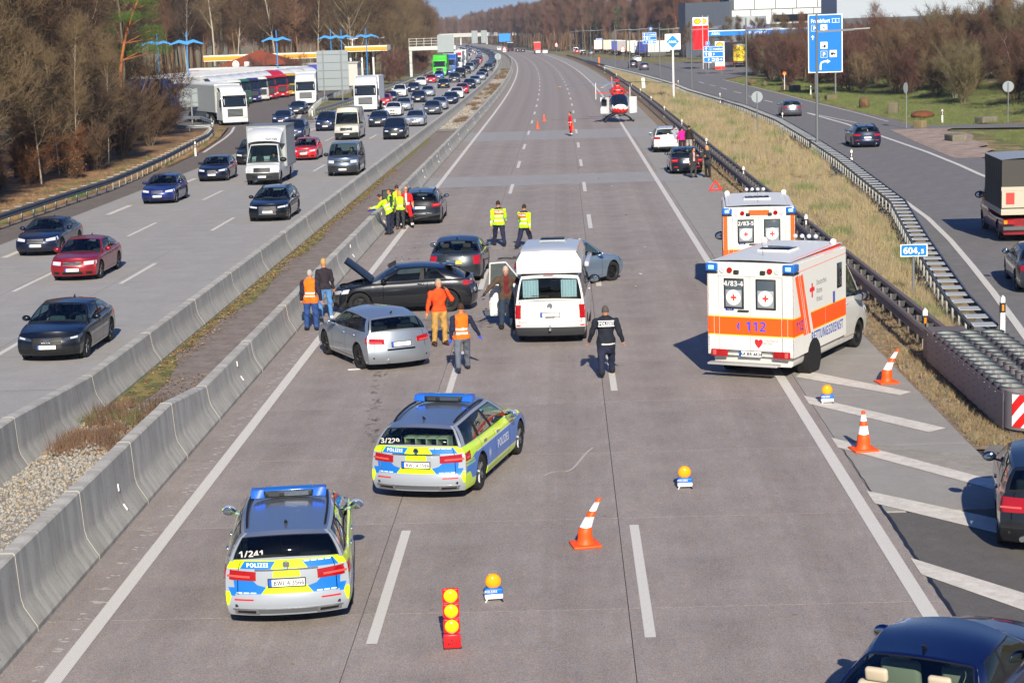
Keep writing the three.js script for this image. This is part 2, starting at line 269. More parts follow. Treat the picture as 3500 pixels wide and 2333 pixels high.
// windscreen and rear window
for (const f of [1,-1]) {
const ts = lod ? [-1,-0.92,0,0.92,1] : uniq([-1,-0.945,-0.925,...lin(-0.8,0.8,8),0.925,0.945,1]),ww = f > 0 ? (S.ws ?? [0.03,0.95]) : (S.rw ?? [0.1,0.93]),vv = lod ? [0,ww[0],0.5,ww[1],1] : uniq([0,ww[0],ww[0] + 0.03,...lin(ww[0] + 0.15,ww[1] - 0.15,4),ww[1] - 0.03,ww[1],1]);
const P = (t,v) => { const u = f > 0 ? 0 : 1,e = sideP(1,u,v),zb = f > 0 ? zA : zD,cr = lerp(S.crown,rc,v),p = V(e.x * t,e.y + cr * (1 - t * t),e.z); const xb = S.xs(zb,S.top(zb)); if (f < 0 && S.zD < -S.L / 2 + S.rplan + 0.03) { const zz = S.warp(zb,xb * t,S.top(zb)); p.z = lerp(zz,e.z - (S.rBulge ?? 0.1) * (1 - t * t),v) - 0.02 * 4 * v * (1 - v) * (1 - t * t); } else p.z += f * ((f > 0 ? S.fBulge ?? 0.14 : S.rBulge ?? 0.09) * (1 - t * t) * v + 0.03 * 4 * v * (1 - v) * (1 - 0.3 * t * t)); return p; };
if (f > 0) S.wsP = P; else S.rwP = P;
for (let i = 0; i < ts.length - 1; i++) for (let j = 0; j < vv.length - 1; j++) {
const tm = Math.abs((ts[i] + ts[i + 1]) / 2),vm = (vv[j] + vv[j + 1]) / 2,g = tm < (f < 0 ? S.rwT ?? 0.945 : 0.945) && vm > ww[0] && vm < ww[1];
let nm = g ? (!lod && (tm > 0.925 || vm < ww[0] + 0.03 || vm > ww[1] - 0.03) ? (f > 0 ? 'windscreen_trim' : 'rear_window_trim') : f > 0 ? 'windscreen' : 'rear_window') : 'body';
if (f < 0 && S.hatch && nm === 'body' && !lod && tm < 0.93) nm = vm < 0.5 ? 'tailgate_sill' : 'tailgate_frame';
if (f > 0 && vm < ww[0]) nm = lod ? 'body' : 'windscreen_trim';
const c = [[i,j],[i + 1,j],[i + 1,j + 1],[i,j + 1]].map(([a,b]) => { const p = P(ts[a],vv[b]); return [p.x,p.y,p.z]; }); if (f < 0) c.reverse();
(parts[nm] ??= new MB()).face(c,c.map((a) => [0.5 - a[0] / S.W,a[1] / S.H]));
}
}
// roof
const nz = lod ? 4 : 12,nx = lod ? 4 : 10,R = (parts.roof ??= new MB());
const RP = (k,t) => { const z = lerp(zB,zC,k),p = sideP(1,k,1); return V(p.x * t,p.y + rc * (1 - t * t),z + (k === 0 ? 1 : 0) * 0 + lerp(S.fBulge ?? 0.14,-(S.rBulge ?? (S.hatch ? 0.1 : 0.09)),k) * (1 - t * t)); };
S.roofP = RP;
R.grid(nx,nz,(i,j) => { const p = RP(j / nz,1 - 2 * i / nx); return [p.x,p.y,p.z,0.5 + p.x / S.W,0.98]; });
}
patch(f,t0,t1,yb0,yt0,yb1,yt1,off = 0.008,nu = 6,nv = 3) { // raised patch on the end skin
const b = new MB(),S = this;
b.grid(nu + 2,nv + 2,(i,j) => { const u = clamp((i - 1) / nu,0,1),v = clamp((j - 1) / nv,0,1),rim = i === 0 || j === 0 || i === nu + 2 || j === nv + 2,t = lerp(t0,t1,u),p = S.endPt(f,t,lerp(lerp(yb0,yb1,u),lerp(yt0,yt1,u),v),rim ? -0.01 : off); return [p.x,p.y,p.z,u,v]; });
if ((t1 > t0) !== (f > 0)) { const k = b.i; for (let q = 0; q < k.length; q += 3) { const s = k[q]; k[q] = k[q + 1]; k[q + 1] = s; } }
return b;
}
}
const partMat = { wheel_well: M.under,sill: M.plastic,lower_bumper: M.plastic,rear_valance: M.plastic,window_trim: M.rubber,windscreen_trim: M.rubber,rear_window_trim: M.rubber,pillar: M.rubber,windscreen: M.glass,rear_window: M.glass,side_window: M.glass };
function plateTex(text) {
return canvasTex(256,56,(g,w,h) => { g.fillStyle = '#f1f1ee'; g.fillRect(0,0,w,h); g.fillStyle = '#0a55c4'; g.fillRect(0,0,24,h); if (text) { g.fillStyle = '#151515'; g.font = 'bold 44px sans-serif'; g.textAlign = 'center'; g.textBaseline = 'middle'; g.fillText(text,142,30,216); } g.strokeStyle = '#222'; g.lineWidth = 3; g.strokeRect(1,1,w - 2,h - 2); });
}
const blankPlate = std('#ffffff',0.4,{ map: plateTex('') }),yellowPlate = std('#e6b52a',0.4);
function addPlate(S,parent,f,y,mat = blankPlate,w = 0.5,h = 0.11,tilt = 0) {
const p = S.endPt(f,0,y,0.012),q = S.endPt(f,0,y + 0.05,0.012),b = new MB(); b.box(w + 0.02,h + 0.02,0.012,0,0,-0.008);
const o = new MB(); o.face([[-w / 2,-h / 2,0],[w / 2,-h / 2,0],[w / 2,h / 2,0],[-w / 2,h / 2,0]],[[0,0],[1,0],[1,1],[0,1]]); o.box(w,h,0.006,0,0,-0.0035);
const m = o.add('licence_plate',mat,parent); m.position.copy(p); m.rotation.set(f * (-Math.atan2(f * (q.z - p.z),0.05)) * 0.6 * -f,f > 0 ? 0 : PI,0,'YXZ'); b.add('plate_holder',M.black,m); return m;
}
// Assembles a car from its shell; paint goes where M.slot stands and can be swapped on copies
function buildCar(spec,o = {}) {
const S = new Shell(spec),g = o.into ?? new THREE.Group(),parts = {},lod = o.lod;
S.lower(parts,lod); S.cabin(parts,lod);
const body = o.paint ?? M.slot,made = {};
for (const [k,b] of Object.entries(parts)) {
const [nm] = k.split(/[+\-!]/),tinted = k.includes('!');
if (nm === 'tailgate' && parts.tailgate_done) continue;
let mat = partMat[nm] ?? (o.mats?.[nm]) ?? body; if (tinted) mat = M.tint; if (nm === 'rear_window' && S.rearTint) mat = M.tint;
if (lod && ['windscreen','rear_window','side_window'].includes(nm)) mat = M.farGlass;
if (o.mats?.[nm]) mat = o.mats[nm];
made[nm] = b.add(nm,mat,g,0.7);
}
const ub = new MB(); ub.box(S.W * 0.72,0.14,S.L * 0.86,0,S.y0 + 0.1,0); ub.add('underbody',M.under,g);
S.group = g; S.made = made;
for (const [z,st] of [[S.zf,o.steer ?? 0],[S.zr,0]]) for (const sd of [1,-1]) { const ww = S.tw ?? 0.215; if (lod) { const t = wheelGeos(S.r,ww,'alloy'),w = mesh('wheel',t.tyre,M.tyre,g); w.position.set(sd * (S.xs(z,S.r) - ww / 2 - 0.015),S.r,z); w.rotation.y = sd < 0 ? PI : 0; mesh('rim',t.disc,M.rim,w); } else addWheel(g,sd * (S.xs(z,S.r) - ww / 2 - 0.012),S.r,z,S.r,ww,o.rim ?? 'alloy',st); }
if (!lod) {
// cabin fittings
const fl = new MB(); fl.box(S.W * 0.8,0.04,S.zA - S.zD + 0.1,0,0.36,(S.zA + S.zD) / 2); fl.box(S.W * 0.8,S.top(S.zA) - 0.45,0.25,0,S.top(S.zA) / 2 + 0.16,S.zA - 0.2); fl.geo(new THREE.TorusGeometry(0.18,0.015,5,16),T(S.W * 0.2,S.top(S.zA) + 0.0,S.zA - 0.55,0,-0.35)); fl.add('dashboard',M.dash,g);
const rows = S.rows ?? [S.zB - 0.45,S.zB - 1.25],sm = o.seat ?? M.seat;
rows.forEach((z,k) => { for (const sd of (S.seatX ?? [1,-1])) { const b = new MB(),x = sd * S.W * 0.2,sy = S.seatY ?? 0.5; b.rbox(0.48,0.16,0.5,x,sy,z,0.06); b.rbox(0.46,0.56,0.14,x,sy + 0.3,z - 0.28,0.06,0,-0.25); b.rbox(0.26,0.16,0.09,x,sy + 0.66,z - 0.37,0.04,0,-0.2); b.add('seat',sm,g); } });
// mirrors and handles
for (const sd of [1,-1]) { const z = S.zA - (S.mz ?? 0.38),yy = S.top(z) + 0.06,x = S.xs(z,S.top(z)); const m = new MB(); const k = S.mk ?? 1; m.ball(0.12 * k,0.085 * k,0.085 * k,sd * (x + 0.14),yy + 0.02,z,12); m.bar(V(sd * (x - 0.02),yy - 0.04,z),V(sd * (x + 0.08),yy - 0.02,z),0.05,0.03); const mm = m.add('wing_mirror',o.mirrorMat ?? body,g); const gl = new MB(); gl.ball(0.1 * k,0.068 * k,0.012,sd * (x + 0.14),yy + 0.02,z - 0.08 * k,10); gl.add('mirror_glass',M.mirror,mm);
for (const hz of S.handles ?? []) { const y = S.top(hz) - 0.1,h = new MB(); h.rbox(0.035,0.035,0.2,sd * (S.xs(hz,y) + 0.008),y,S.warp(hz,0,y),0.012); h.add('door_handle',o.handleMat ?? body,g); } }
const ant = new MB(); const rp = S.roofP(0.88,0); if (S.antenna !== false) { ant.cyl(0.035,0.012,[0,rp.y - 0.02,rp.z + 0.05],[0,rp.y + 0.06,rp.z - 0.05],8); ant.add('antenna',M.black,g); }
if (S.rails) for (const sd of [1,-1]) { const b = new MB(),n = 8; for (let i = 0; i < n; i++) { const a = S.roofP(0.06 + 0.86 * i / n,sd * 0.93),c = S.roofP(0.06 + 0.86 * (i + 1) / n,sd * 0.93); a.y += i === 0 ? 0 : 0.035; c.y += i === n - 1 ? 0 : 0.035; b.bar(a,c,0.03,0.028); } b.add('roof_rail',S.rails === 'chrome' ? M.chrome : M.black,g); }
}
return S;
}
function lights(S,g,o) { // front and rear fittings from a short description
for (const sd of [1,-1]) {
if (o.head) { const [t0,t1,a,b,c,d] = o.head; const p = S.patch(1,sd * t0,sd * t1,a,b,c,d,0.006,6,2).add('headlight',o.headMat ?? M.lampDark,g,0.9); const [u0,u1] = [lerp(t0,t1,0.3),lerp(t0,t1,0.62)],m = (q) => [lerp(a,c,q) + 0.3 * (lerp(b,d,q) - lerp(a,c,q)),lerp(a,c,q) + 0.8 * (lerp(b,d,q) - lerp(a,c,q))]; const [y0,y1] = m(0.3),[y2,y3] = m(0.62); S.patch(1,sd * u0,sd * u1,y0,y1,y2,y3,0.012,3,2).add('lens',M.lamp,p,0.9); }
if (o.tail) { const [t0,t1,a,b,c,d] = o.tail; const p = S.patch(-1,sd * t0,sd * t1,a,b,c,d,0.012,6,2).add('tail_light',o.tailMat ?? M.tail,g,0.9); if (o.tailBar) { const k = o.tailBar,y = (q) => lerp(a,c,q) + k * (lerp(b,d,q) - lerp(a,c,q)); S.patch(-1,sd * lerp(t0,t1,0.12),sd * lerp(t0,t1,0.9),y(0.12) - 0.018,y(0.12) + 0.012,y(0.9) - 0.018,y(0.9) + 0.012,0.016,5,1).add('lens',M.tailClear,p,0.9); } }
if (o.fog) { const [t0,t1,a,b] = o.fog; S.patch(1,sd * t0,sd * t1,a,b,a,b,0.006,3,2).add('fog_light_bezel',M.black,g,0.9); }
if (o.reflector) { const [t0,t1,a,b] = o.reflector; S.patch(-1,sd * t0,sd * t1,a,b,a,b,0.006,4,1).add('reflector',M.redTrim,g,0.9); }
if (o.exhaust) { const [t,y] = o.exhaust,e = S.endPt(-1,sd * t,y,0.01),b = new MB(); if (!o.exhaustOne || sd > 0) { b.cyl(0.045,0.045,[e.x,y,e.z + 0.12],[e.x,y,e.z - 0.03],12); b.add('exhaust',M.chrome,g); } }
}
if (o.grille) { const [t,a,b,bars,chrome] = o.grille; const p = S.patch(1,-t,t,a,b,a,b,0.006,8,3).add('grille',M.black,g,0.9); const B = new MB(); for (let i = 0; i < (bars ?? 3); i++) { const y = lerp(a,b,(i + 0.5) / (bars ?? 3)); for (let k = 0; k < 6; k++) B.bar(S.endPt(1,lerp(-t,t,k / 6) * 0.97,y,0.012),S.endPt(1,lerp(-t,t,(k + 1) / 6) * 0.97,y,0.012),0.012,0.012); } if (chrome) for (const y of [a,b]) for (let k = 0; k < 6; k++) B.bar(S.endPt(1,lerp(-t,t,k / 6),y,0.012),S.endPt(1,lerp(-t,t,(k + 1) / 6),y,0.012),0.016,0.02); B.add('grille_bar',chrome ? M.chrome : M.plastic,p); }
if (o.intake) { const [t,a,b] = o.intake; S.patch(1,-t,t,a,b,a,b,0.005,8,2).add('air_intake',M.black,g,0.9); }
if (o.rings) { const b = new MB(),y = o.rings; for (let i = 0; i < 4; i++) { const p = S.endPt(1,(i - 1.5) * 0.075,y,0.016); b.torus(0.05,0.008,T(p.x,p.y,p.z),16,5); } b.add('emblem',M.chrome,g); }
if (o.badge) { const [f,y,r] = o.badge,p = S.endPt(f,0,y,0.014),b = new MB(); b.torus(r,r * 0.13,T(p.x,p.y,p.z),18,5); b.cyl(r * 0.85,r * 0.85,[p.x,p.y,p.z - 0.004],[p.x,p.y,p.z + 0.004],14); b.add('emblem',M.chrome,g); }
if (o.fplate) addPlate(S,g,1,o.fplate,o.plateMat); if (o.rplate) addPlate(S,g,-1,o.rplate,o.plateMat);
if (o.wiper) { const a = S.rwP(0,0.16),b = S.rwP(0.55,0.2),w = new MB(); a.z -= 0.02; b.z -= 0.02; w.bar(a,b,0.02,0.015); w.add('rear_wiper',M.black,g); }
}
// ---------------------------------------------------------------- car models
const SPEC = {
estate: { L: 4.93,W: 1.87,H: 1.48,r: 0.335,fo: 0.85,wb: 2.94,y0: 0.2,zA: 1.02,zB: 0.28,zC: -2.0,zD: -2.29,hatch: true,tgY: 0.52,tgT: 0.8,deck: [[-2.46,0.97],[-1.6,0.97],[0,0.94],[1.02,0.93],[1.7,0.87],[2.2,0.78],[2.46,0.69]],win: [[0.05,0.4],[0.425,0.68],[0.705,0.95]],rw: [0.08,0.86],seams: [0.75,-0.32,-1.28],doors: [[-0.315,0.745],[-1.275,-0.325]],handles: [-0.12,-1.02],rails: 'black',tailp: [[0.15,-0.12],[0.3,-0.03],[0.42,0],[0.55,-0.03],[0.8,-0.06],[1,-0.1]],rBulge: 0.13,roofW: 0.7,rtaper: 0.09 },
hatch: { L: 4.29,W: 1.79,H: 1.45,r: 0.325,fo: 0.87,wb: 2.58,zA: 0.85,zB: 0.12,zC: -1.55,zD: -1.97,hatch: true,tgY: 0.56,tgT: 0.8,deck: [[-2.15,0.96],[-1.2,0.95],[0,0.92],[0.85,0.91],[1.5,0.84],[1.9,0.76],[2.15,0.66]],win: [[0.05,0.43],[0.46,0.76],[0.79,0.92]],rw: [0.1,0.9],seams: [0.62,-0.4,-1.18],doors: [[-0.395,0.615],[-1.175,-0.405]],handles: [-0.2,-0.98],tailp: [[0.15,-0.1],[0.3,-0.02],[0.45,0],[0.6,-0.02],[0.8,-0.06],[1,-0.12]],rBulge: 0.14 },
sedan: { L: 4.6,W: 1.79,H: 1.42,r: 0.325,fo: 0.88,wb: 2.7,zA: 0.95,zB: 0.2,zC: -1.05,zD: -1.62,deck: [[-2.3,0.9],[-1.8,0.95],[-0.8,0.93],[0,0.91],[0.95,0.9],[1.6,0.84],[2.05,0.76],[2.3,0.66]],win: [[0.05,0.44],[0.47,0.84]],rw: [0.05,0.94],seams: [0.68,-0.38,-1.3],doors: [[-0.375,0.675],[-1.295,-0.385]],handles: [-0.15,-1.05],tgY: 0.55,tailp: [[0.15,-0.1],[0.3,-0.02],[0.5,0],[0.7,-0.03],[0.9,-0.1]] },
coupe: { L: 4.6,W: 1.78,H: 1.4,r: 0.325,fo: 0.88,wb: 2.71,zA: 0.92,zB: 0.15,zC: -0.95,zD: -1.6,deck: [[-2.3,0.88],[-1.8,0.93],[-0.8,0.92],[0,0.9],[0.92,0.89],[1.6,0.83],[2.05,0.75],[2.3,0.64]],win: [[0.05,0.55],[0.575,0.86]],rw: [0.05,0.94],seams: [0.62,-0.62],doors: [[-0.615,0.615]],handles: [-0.42],tgY: 0.55,tailp: [[0.15,-0.1],[0.3,-0.02],[0.5,0],[0.7,-0.04],[0.9,-0.14]] },
suv: { L: 4.65,W: 1.88,H: 1.68,r: 0.36,fo: 0.9,wb: 2.7,y0: 0.26,zA: 0.98,zB: 0.3,zC: -1.75,zD: -2.13,hatch: true,tgY: 0.62,tgT: 0.8,trimY: 0.36,trimR: 0.42,trimF: 0.42,deck: [[-2.32,1.08],[-1.2,1.07],[0,1.04],[0.98,1.03],[1.6,0.98],[2.05,0.9],[2.32,0.78]],win: [[0.05,0.42],[0.45,0.74],[0.77,0.93]],rw: [0.1,0.9],seams: [0.7,-0.3,-1.15],doors: [[-0.295,0.695],[-1.145,-0.305]],handles: [-0.1,-0.95],rails: 'chrome',tailp: [[0.2,-0.1],[0.35,-0.02],[0.5,0],[0.7,-0.02],[0.95,-0.08],[1.1,-0.12]],rBulge: 0.12 },
mpv: { L: 4.6,W: 1.85,H: 1.7,r: 0.33,fo: 0.92,wb: 2.75,y0: 0.22,zA: 1.18,zB: 0.25,zC: -1.85,zD: -2.12,hatch: true,tgY: 0.58,tgT: 0.8,deck: [[-2.3,1.02],[-1.2,1.01],[0,0.98],[1.18,0.98],[1.7,0.92],[2.05,0.85],[2.3,0.72]],win: [[0.14,0.43],[0.46,0.72],[0.75,0.94]],rw: [0.08,0.9],seams: [0.72,-0.35,-1.2],doors: [[-0.345,0.715],[-1.195,-0.355]],handles: [-0.15,-1.0],tailp: [[0.15,-0.1],[0.35,-0.02],[0.5,0],[0.7,-0.02],[1,-0.08]],rBulge: 0.12 },
van: { L: 4.95,W: 1.9,H: 1.97,r: 0.34,fo: 0.95,wb: 3.0,y0: 0.24,zA: 1.72,zB: 0.98,zC: -2.2,zD: -2.34,hatch: true,tgY: 0.6,tgT: 0.9,crown: 0.03,fplan: 0.3,rplan: 0.1,rtaper: 0.03,ftaper: 0.1,trimR: 0.46,trimF: 0.62,bow: 0.02,deck: [[-2.47,1.13],[-1.9,1.18],[0,1.2],[1.72,1.16],[2.1,1.08],[2.47,0.92]],win: [[0.07,0.27],[0.3,0.58,'tint'],[0.61,0.95,'tint']],rw: [0.06,0.86],seams: [1.35,0.3],doors: [[0.305,1.345]],handles: [0.5],roofW: 0.86,roofCrown: 0.05,prof: [[0,0.95],[0.1,0.98],[0.4,1],[0.75,1],[0.92,0.985],[1,0.965]],nose: [[0.2,-0.06],[0.45,0],[0.7,-0.02],[0.85,-0.08],[1.05,-0.2]],tailp: [[0.2,-0.04],[0.4,0],[1.2,-0.04]],rBulge: 0.06,mk: 1.35,seatY: 0.85,rows: [0.62],antenna: false },
};
// ---------------------------------------------------------------- surfaces
function speckle(base,grain,blotch,seed,tint = [0,0,0],n = 512,per = 8) {
const r = RNG(seed);
return dataTex(n,n,(u,v) => { const b = (fbm(u * per,v * per,seed,5,per) - 0.48) * blotch,c = (fbm(u * per * 4,v * per * 4,seed + 31,3,per * 4) - 0.45) * blotch * 0.5,g = (r() + r() - 1) * grain,t = r() < 0.03 ? (r() - 0.4) * grain * 2.2 : 0,w = (vn(u * per * 6,v * per * 6,seed + 77,per * 6) - 0.5); return [base[0] + b + c + g + t + w * tint[0],base[1] + b + c + g + t + w * tint[1],base[2] + b + c + g + t + w * tint[2]]; });
}
const rep = (t,m) => { const c = t.clone(); c.repeat.set(1 / m,1 / m); c.needsUpdate = true; return c; };
const concTex = (() => { const r = RNG(11); return dataTex(512,512,(u,v) => { const b = (fbm(u * 6,v * 6,11,5,6) - 0.48) * 16 + (fbm(u * 30,v * 4,42,3,30) - 0.45) * 13,g = (r() + r() - 1) * 42 + (r() < 0.03 ? (r() - 0.4) * 90 : 0),d = Math.min(Math.abs(u - 0.27),Math.abs(u - 0.73)),tr = -7 * Math.exp(-d * d / 0.008) * (0.6 + 0.8 * fbm(u * 5,v * 3,43,3,5)),w = vn(u * 48,v * 48,88,48) - 0.5,k = b + g + tr; return [140 + k + w * 6,131.5 + k + w * 2,125.5 + k - w * 4]; }); })(),concTexL = speckle([148,146,142],20,14,12),asphTex = speckle([108,106,104],36,18,13),dirtTex = speckle([120,104,84],60,70,14,[20,6,-10]),barTex = dataTex(512,512,(u,v) => { const r = hash2(u * 512 | 0,v * 512 | 0,7),s = fbm(u * 24,v * 2,15,4,24),b = fbm(u * 6,v * 6,16,4,6),k = (r - 0.5) * 14 + (s - 0.47) * 46 + (b - 0.47) * 30 - (hash2(u * 128 | 0,v * 128 | 0,5) > 0.985 ? 30 : 0); return [166 + k,164 + k,155 + k]; });
const grassTex = dataTex(512,512,(u,v) => { const a = fbm(u * 8,v * 8,51,5,8),b = hash2(u * 512 | 0,v * 512 | 0,9),c = fbm(u * 30,v * 30,52,3,30),k = sst(0.4,0.6,a); return [lerp(94,138,k) + (b - 0.5) * 50 + (c - 0.5) * 50,lerp(98,116,k) + (b - 0.5) * 50 + (c - 0.5) * 50,lerp(52,72,k) + (b - 0.5) * 36 + (c - 0.5) * 30]; });
const dryTex = dataTex(512,512,(u,v) => { const a = fbm(u * 8,v * 8,61,5,8),b = hash2(u * 512 | 0,v * 512 | 0,19),c = fbm(u * 40,v * 40,62,3,40),k = sst(0.38,0.62,a); return [lerp(104,146,k) + (b - 0.5) * 60 + (c - 0.5) * 60,lerp(94,126,k) + (b - 0.5) * 56 + (c - 0.5) * 56,lerp(66,90,k) + (b - 0.5) * 40 + (c - 0.5) * 40]; });
const leafTex = dataTex(512,512,(u,v) => { const a = fbm(u * 8,v * 8,71,5,8),b = hash2(u * 512 | 0,v * 512 | 0,29),c = fbm(u * 50,v * 50,72,3,50),k = sst(0.35,0.65,a); return [lerp(112,150,k) + (b - 0.5) * 70 + (c - 0.5) * 60,lerp(86,108,k) + (b - 0.5) * 60 + (c - 0.5) * 50,lerp(54,70,k) + (b - 0.5) * 40 + (c - 0.5) * 40]; });
const bumpTex = speckle([128,128,128],120,20,17);
const G = {
conc: [0,1,2].map((k) => std(new THREE.Color().setScalar([1,0.965,1.03][k]),0.86,{ map: rep(concTex,3.97),bumpMap: rep(bumpTex,2),bumpScale: 0.004 })),
concL: std('#ffffff',0.84,{ map: rep(concTexL,5.3) }),shoulder: std('#f4f2ee',0.88,{ map: rep(concTexL,3.7) }),band: std('#f6f7fa',0.86,{ map: rep(concTexL,4.1) }),
asph: std('#ffffff',0.85,{ map: rep(asphTex,3.3),bumpMap: rep(bumpTex,2),bumpScale: 0.004 }),asphNear: std('#dcd9d5',0.85,{ map: rep(asphTex,2.3),bumpMap: rep(bumpTex,1.6),bumpScale: 0.005 }),median: std('#ffffff',0.9,{ map: rep(speckle([122,112,103],24,40,21),2.7) }),
dirt: std('#ffffff',1,{ map: rep(dirtTex,2.1) }),grass: std('#ffffff',1,{ map: rep(grassTex,7.3) }),dry: std('#ffffff',1,{ map: rep(dryTex,5.1) }),leaf: std('#ffffff',1,{ map: rep(leafTex,6.1) }),gravelBed: std('#ffffff',1,{ map: rep(speckle([128,122,112],70,50,23),1.1) }),
pink: std('#ffffff',0.95,{ map: rep(speckle([146,128,116],50,60,25),4.1) }),
bar: [0,1,2].map((k) => std(new THREE.Color().setScalar([1,0.93,0.97][k]),0.85,{ map: rep(barTex,2.3 + 0.4 * k) })),joint: std('#3a3734',0.95),tar: std('#1d1e20',0.5),
line: std('#ffffff',0.7,{ map: (() => { const r = RNG(5); const t = dataTex(256,256,(u,v) => { const k = (v % 1),a = 214 + (r() - 0.5) * 40,wear = r() < 0.05 ? -50 : 0,rib = (Math.abs(((u * 10) % 1) - 0.5) < 0.1) ? -62 - 30 * r() : 0; return [a + wear + rib,a + wear + rib - 3,a + wear + rib - 12]; }); return t; })() }),lineOld: std('#ffffff',0.85,{ map: rep(speckle([196,191,180],34,36,27),1.3) }),
};
const zline = (a,b,s) => { const n = Math.max(1,Math.round((b - a) / s)); return lin(a,b,n); };
function strip(Zs,xl,xr,y = 0,nx = 1,hf) { // sheet between two edges along the road; uv in metres
const b = new MB(),f = (q) => typeof q === 'function' ? q : Array.isArray(q) ? (Z) => pw(q,Z) : () => q,L = f(xl),R = f(xr);
b.grid(nx,Zs.length - 1,(i,j) => { const Z = Zs[j],x = lerp(L(Z),R(Z),i / nx),p = at(x,Z,y + (hf ? hf(x,Z) : 0)); return [p.x,p.y,p.z,x,Z]; }); return b;
}
// terrain: one sheet to the horizon, with the planted bank on the right
const bank = (x,Z) => 3.0 * sst(33,52,x) * sst(95,130,Z) * (1 - sst(250,300,Z)) + 1.2 * sst(-30,-60,-(-x)) * 0;
{
const xs = [-3500,-1500,-700,-400,-250,-160,-110,-80,-60,-45,-35,-28,10,22,28,31,33,35,37,39,41,43,45,47,49,52,56,62,70,80,100,140,200,300,500,1000,3500],Zs = uniq([-60,-20,0,20,50,80,...zline(90,310,8),...zline(320,1000,40),1200,1600,2200,3200,5000]);
const b = new MB(); b.grid(xs.length - 1,Zs.length - 1,(i,j) => { const x = xs[i],Z = Zs[j],n = Math.abs(x) > 30 ? (fbm(x * 0.08,Z * 0.08,3,3) - 0.5) * 0.5 : 0,p = at(x,Math.max(Z,0),-0.09 + bank(x,Z) + n); return [p.x,p.y,-Z,x,Z]; });
structure('ground',b.out(9),G.grass);
}
const farZ = uniq([...zline(20,180,20),...zline(190,1000,12),...zline(1020,2000,40)]);
structure('road_bed',strip(farZ,-27,9.2,-0.045).out(9),G.joint);
// right carriageway: concrete slabs near by, one sheet further on
{
const rc = new THREE.Group(); rc.name = 'right_carriageway'; rc.userData.kind = 'structure'; scene.add(rc);
const cols = [[-7.82,-3.12],[-3.12,0.74],[0.74,5.26],[5.26,7.8]],r = RNG(77),geo = {};
for (let k = 0; k < 24; k++) { const Z0 = 21.45 + 5.12 * k,Z1 = Z0 + 5.12;
cols.forEach(([x0,x1],c) => { if (c === 3 && Z1 < 31.9) return; const w = x1 - x0 - 0.011,key = c,g = (geo[key] ??= new MB().box(w,0.05,5.106,0,-0.025,0).out(0.5)),g2 = g.clone(),P = g2.attributes.position,U = new Float32Array(P.count * 2),ou = r() * 9,ov = r() * 9; for (let i = 0; i < P.count; i++) { U[2 * i] = P.getX(i) + (x0 + x1) / 2 + 6.95; U[2 * i + 1] = P.getZ(i) + ov; } g2.setAttribute('uv',new THREE.BufferAttribute(U,2));
const m = mesh('concrete_slab',g2,c === 3 ? G.shoulder : G.conc[(r() * 3) | 0],rc); m.position.set((x0 + x1) / 2,0,-(Z0 + Z1) / 2); });
}
const zS = uniq([144.33,...zline(150,200,10),...zline(210,1000,12),...zline(1020,1900,40)]);
{ const b = strip(zS,-7.82,5.26,0,4); for (let i = 0; i < b.u.length; i += 2) b.u[i] += 6.95; b.add('concrete_pavement',G.conc[1],rc,9); }
strip(zS,5.26,7.8,0,1).add('shoulder_pavement',G.shoulder,rc,9);
strip(zline(20,144.3,10),-7.82,-6.7,-0.0,1);
for (const [a,b] of [[102.2,109.3],[143.9,156.6]]) strip([a,(a + b) / 2,b],-7.7,7.7,0.004,1).add('repair_band',G.band,rc,9);
// edge lines and lane dashes
const uvLine = (b,w) => { for (let i = 0; i < b.u.length; i += 2) b.u[i] = 0; return b; };
const line = (Zs,x,w,mat = G.line,y = 0.008) => { const b = new MB(); b.grid(1,Zs.length - 1,(i,j) => { const p = at(x + (i - 0.5) * w,Zs[j],y); return [p.x,p.y,p.z,i,Zs[j] * 1.5]; }); return b; };
line(farZ,-6.95,0.23).add('edge_line',G.line,rc,9); line(farZ,4.95,0.23).add('edge_line',G.line,rc,9);
for (const x of [-2.855,0.995]) for (let k = 0; k < 60; k++) { const Z = 25.2 + 18 * k; line([Z,Z + 3,Z + 6],x,Z < 60 ? 0.155 : 0.18).add('lane_dash',G.line,rc,9); }
// joints sealed with tar and the crack along the gore
const crack = new MB(),r2 = RNG(4); let prev = null; for (let Z = 21; Z <= 36.5; Z += 0.25) { const w = Z < 32.3 ? 0.05 + 0.03 * r2() : 0.018,x = 5.28 + (r2() - 0.5) * 0.03; if (prev) crack.face([[prev[0] - prev[1] / 2,0.006,-prev[2]],[prev[0] + prev[1] / 2,0.006,-prev[2]],[x + w / 2,0.006,-Z],[x - w / 2,0.006,-Z]]); prev = [x,w,Z]; } crack.add('tar_joint',G.tar,rc);
line(zline(144.4,300,10),-3.12,0.014,G.tar,0.005).add('tar_joint',G.tar,rc,9);
// hatched gore
for (const q of [[[5.6,45.1],[7.62,42.1],[7.3,41.75],[5.3,44.3]],[[5.2,42.0],[7.62,38.2],[7.2,37.85],[5.2,41.05]],[[5.2,37.6],[7.5,33.8],[8.9,34.6],[8.6,33.7],[7.45,32.95],[5.2,36.7]],[[5.2,33.15],[8.4,29.4],[7.9,28.7],[5.2,32.25]],[[5.2,28.8],[8.2,24.2],[7.8,23.4],[5.2,27.9]],[[5.2,24.4],[8.2,19.8],[7.8,19],[5.2,23.5]]]) { const b = new MB(); b.face(q.map(([x,Z]) => [x,0.009,-Z])); b.add('hatch_stripe',G.lineOld,rc); }
}
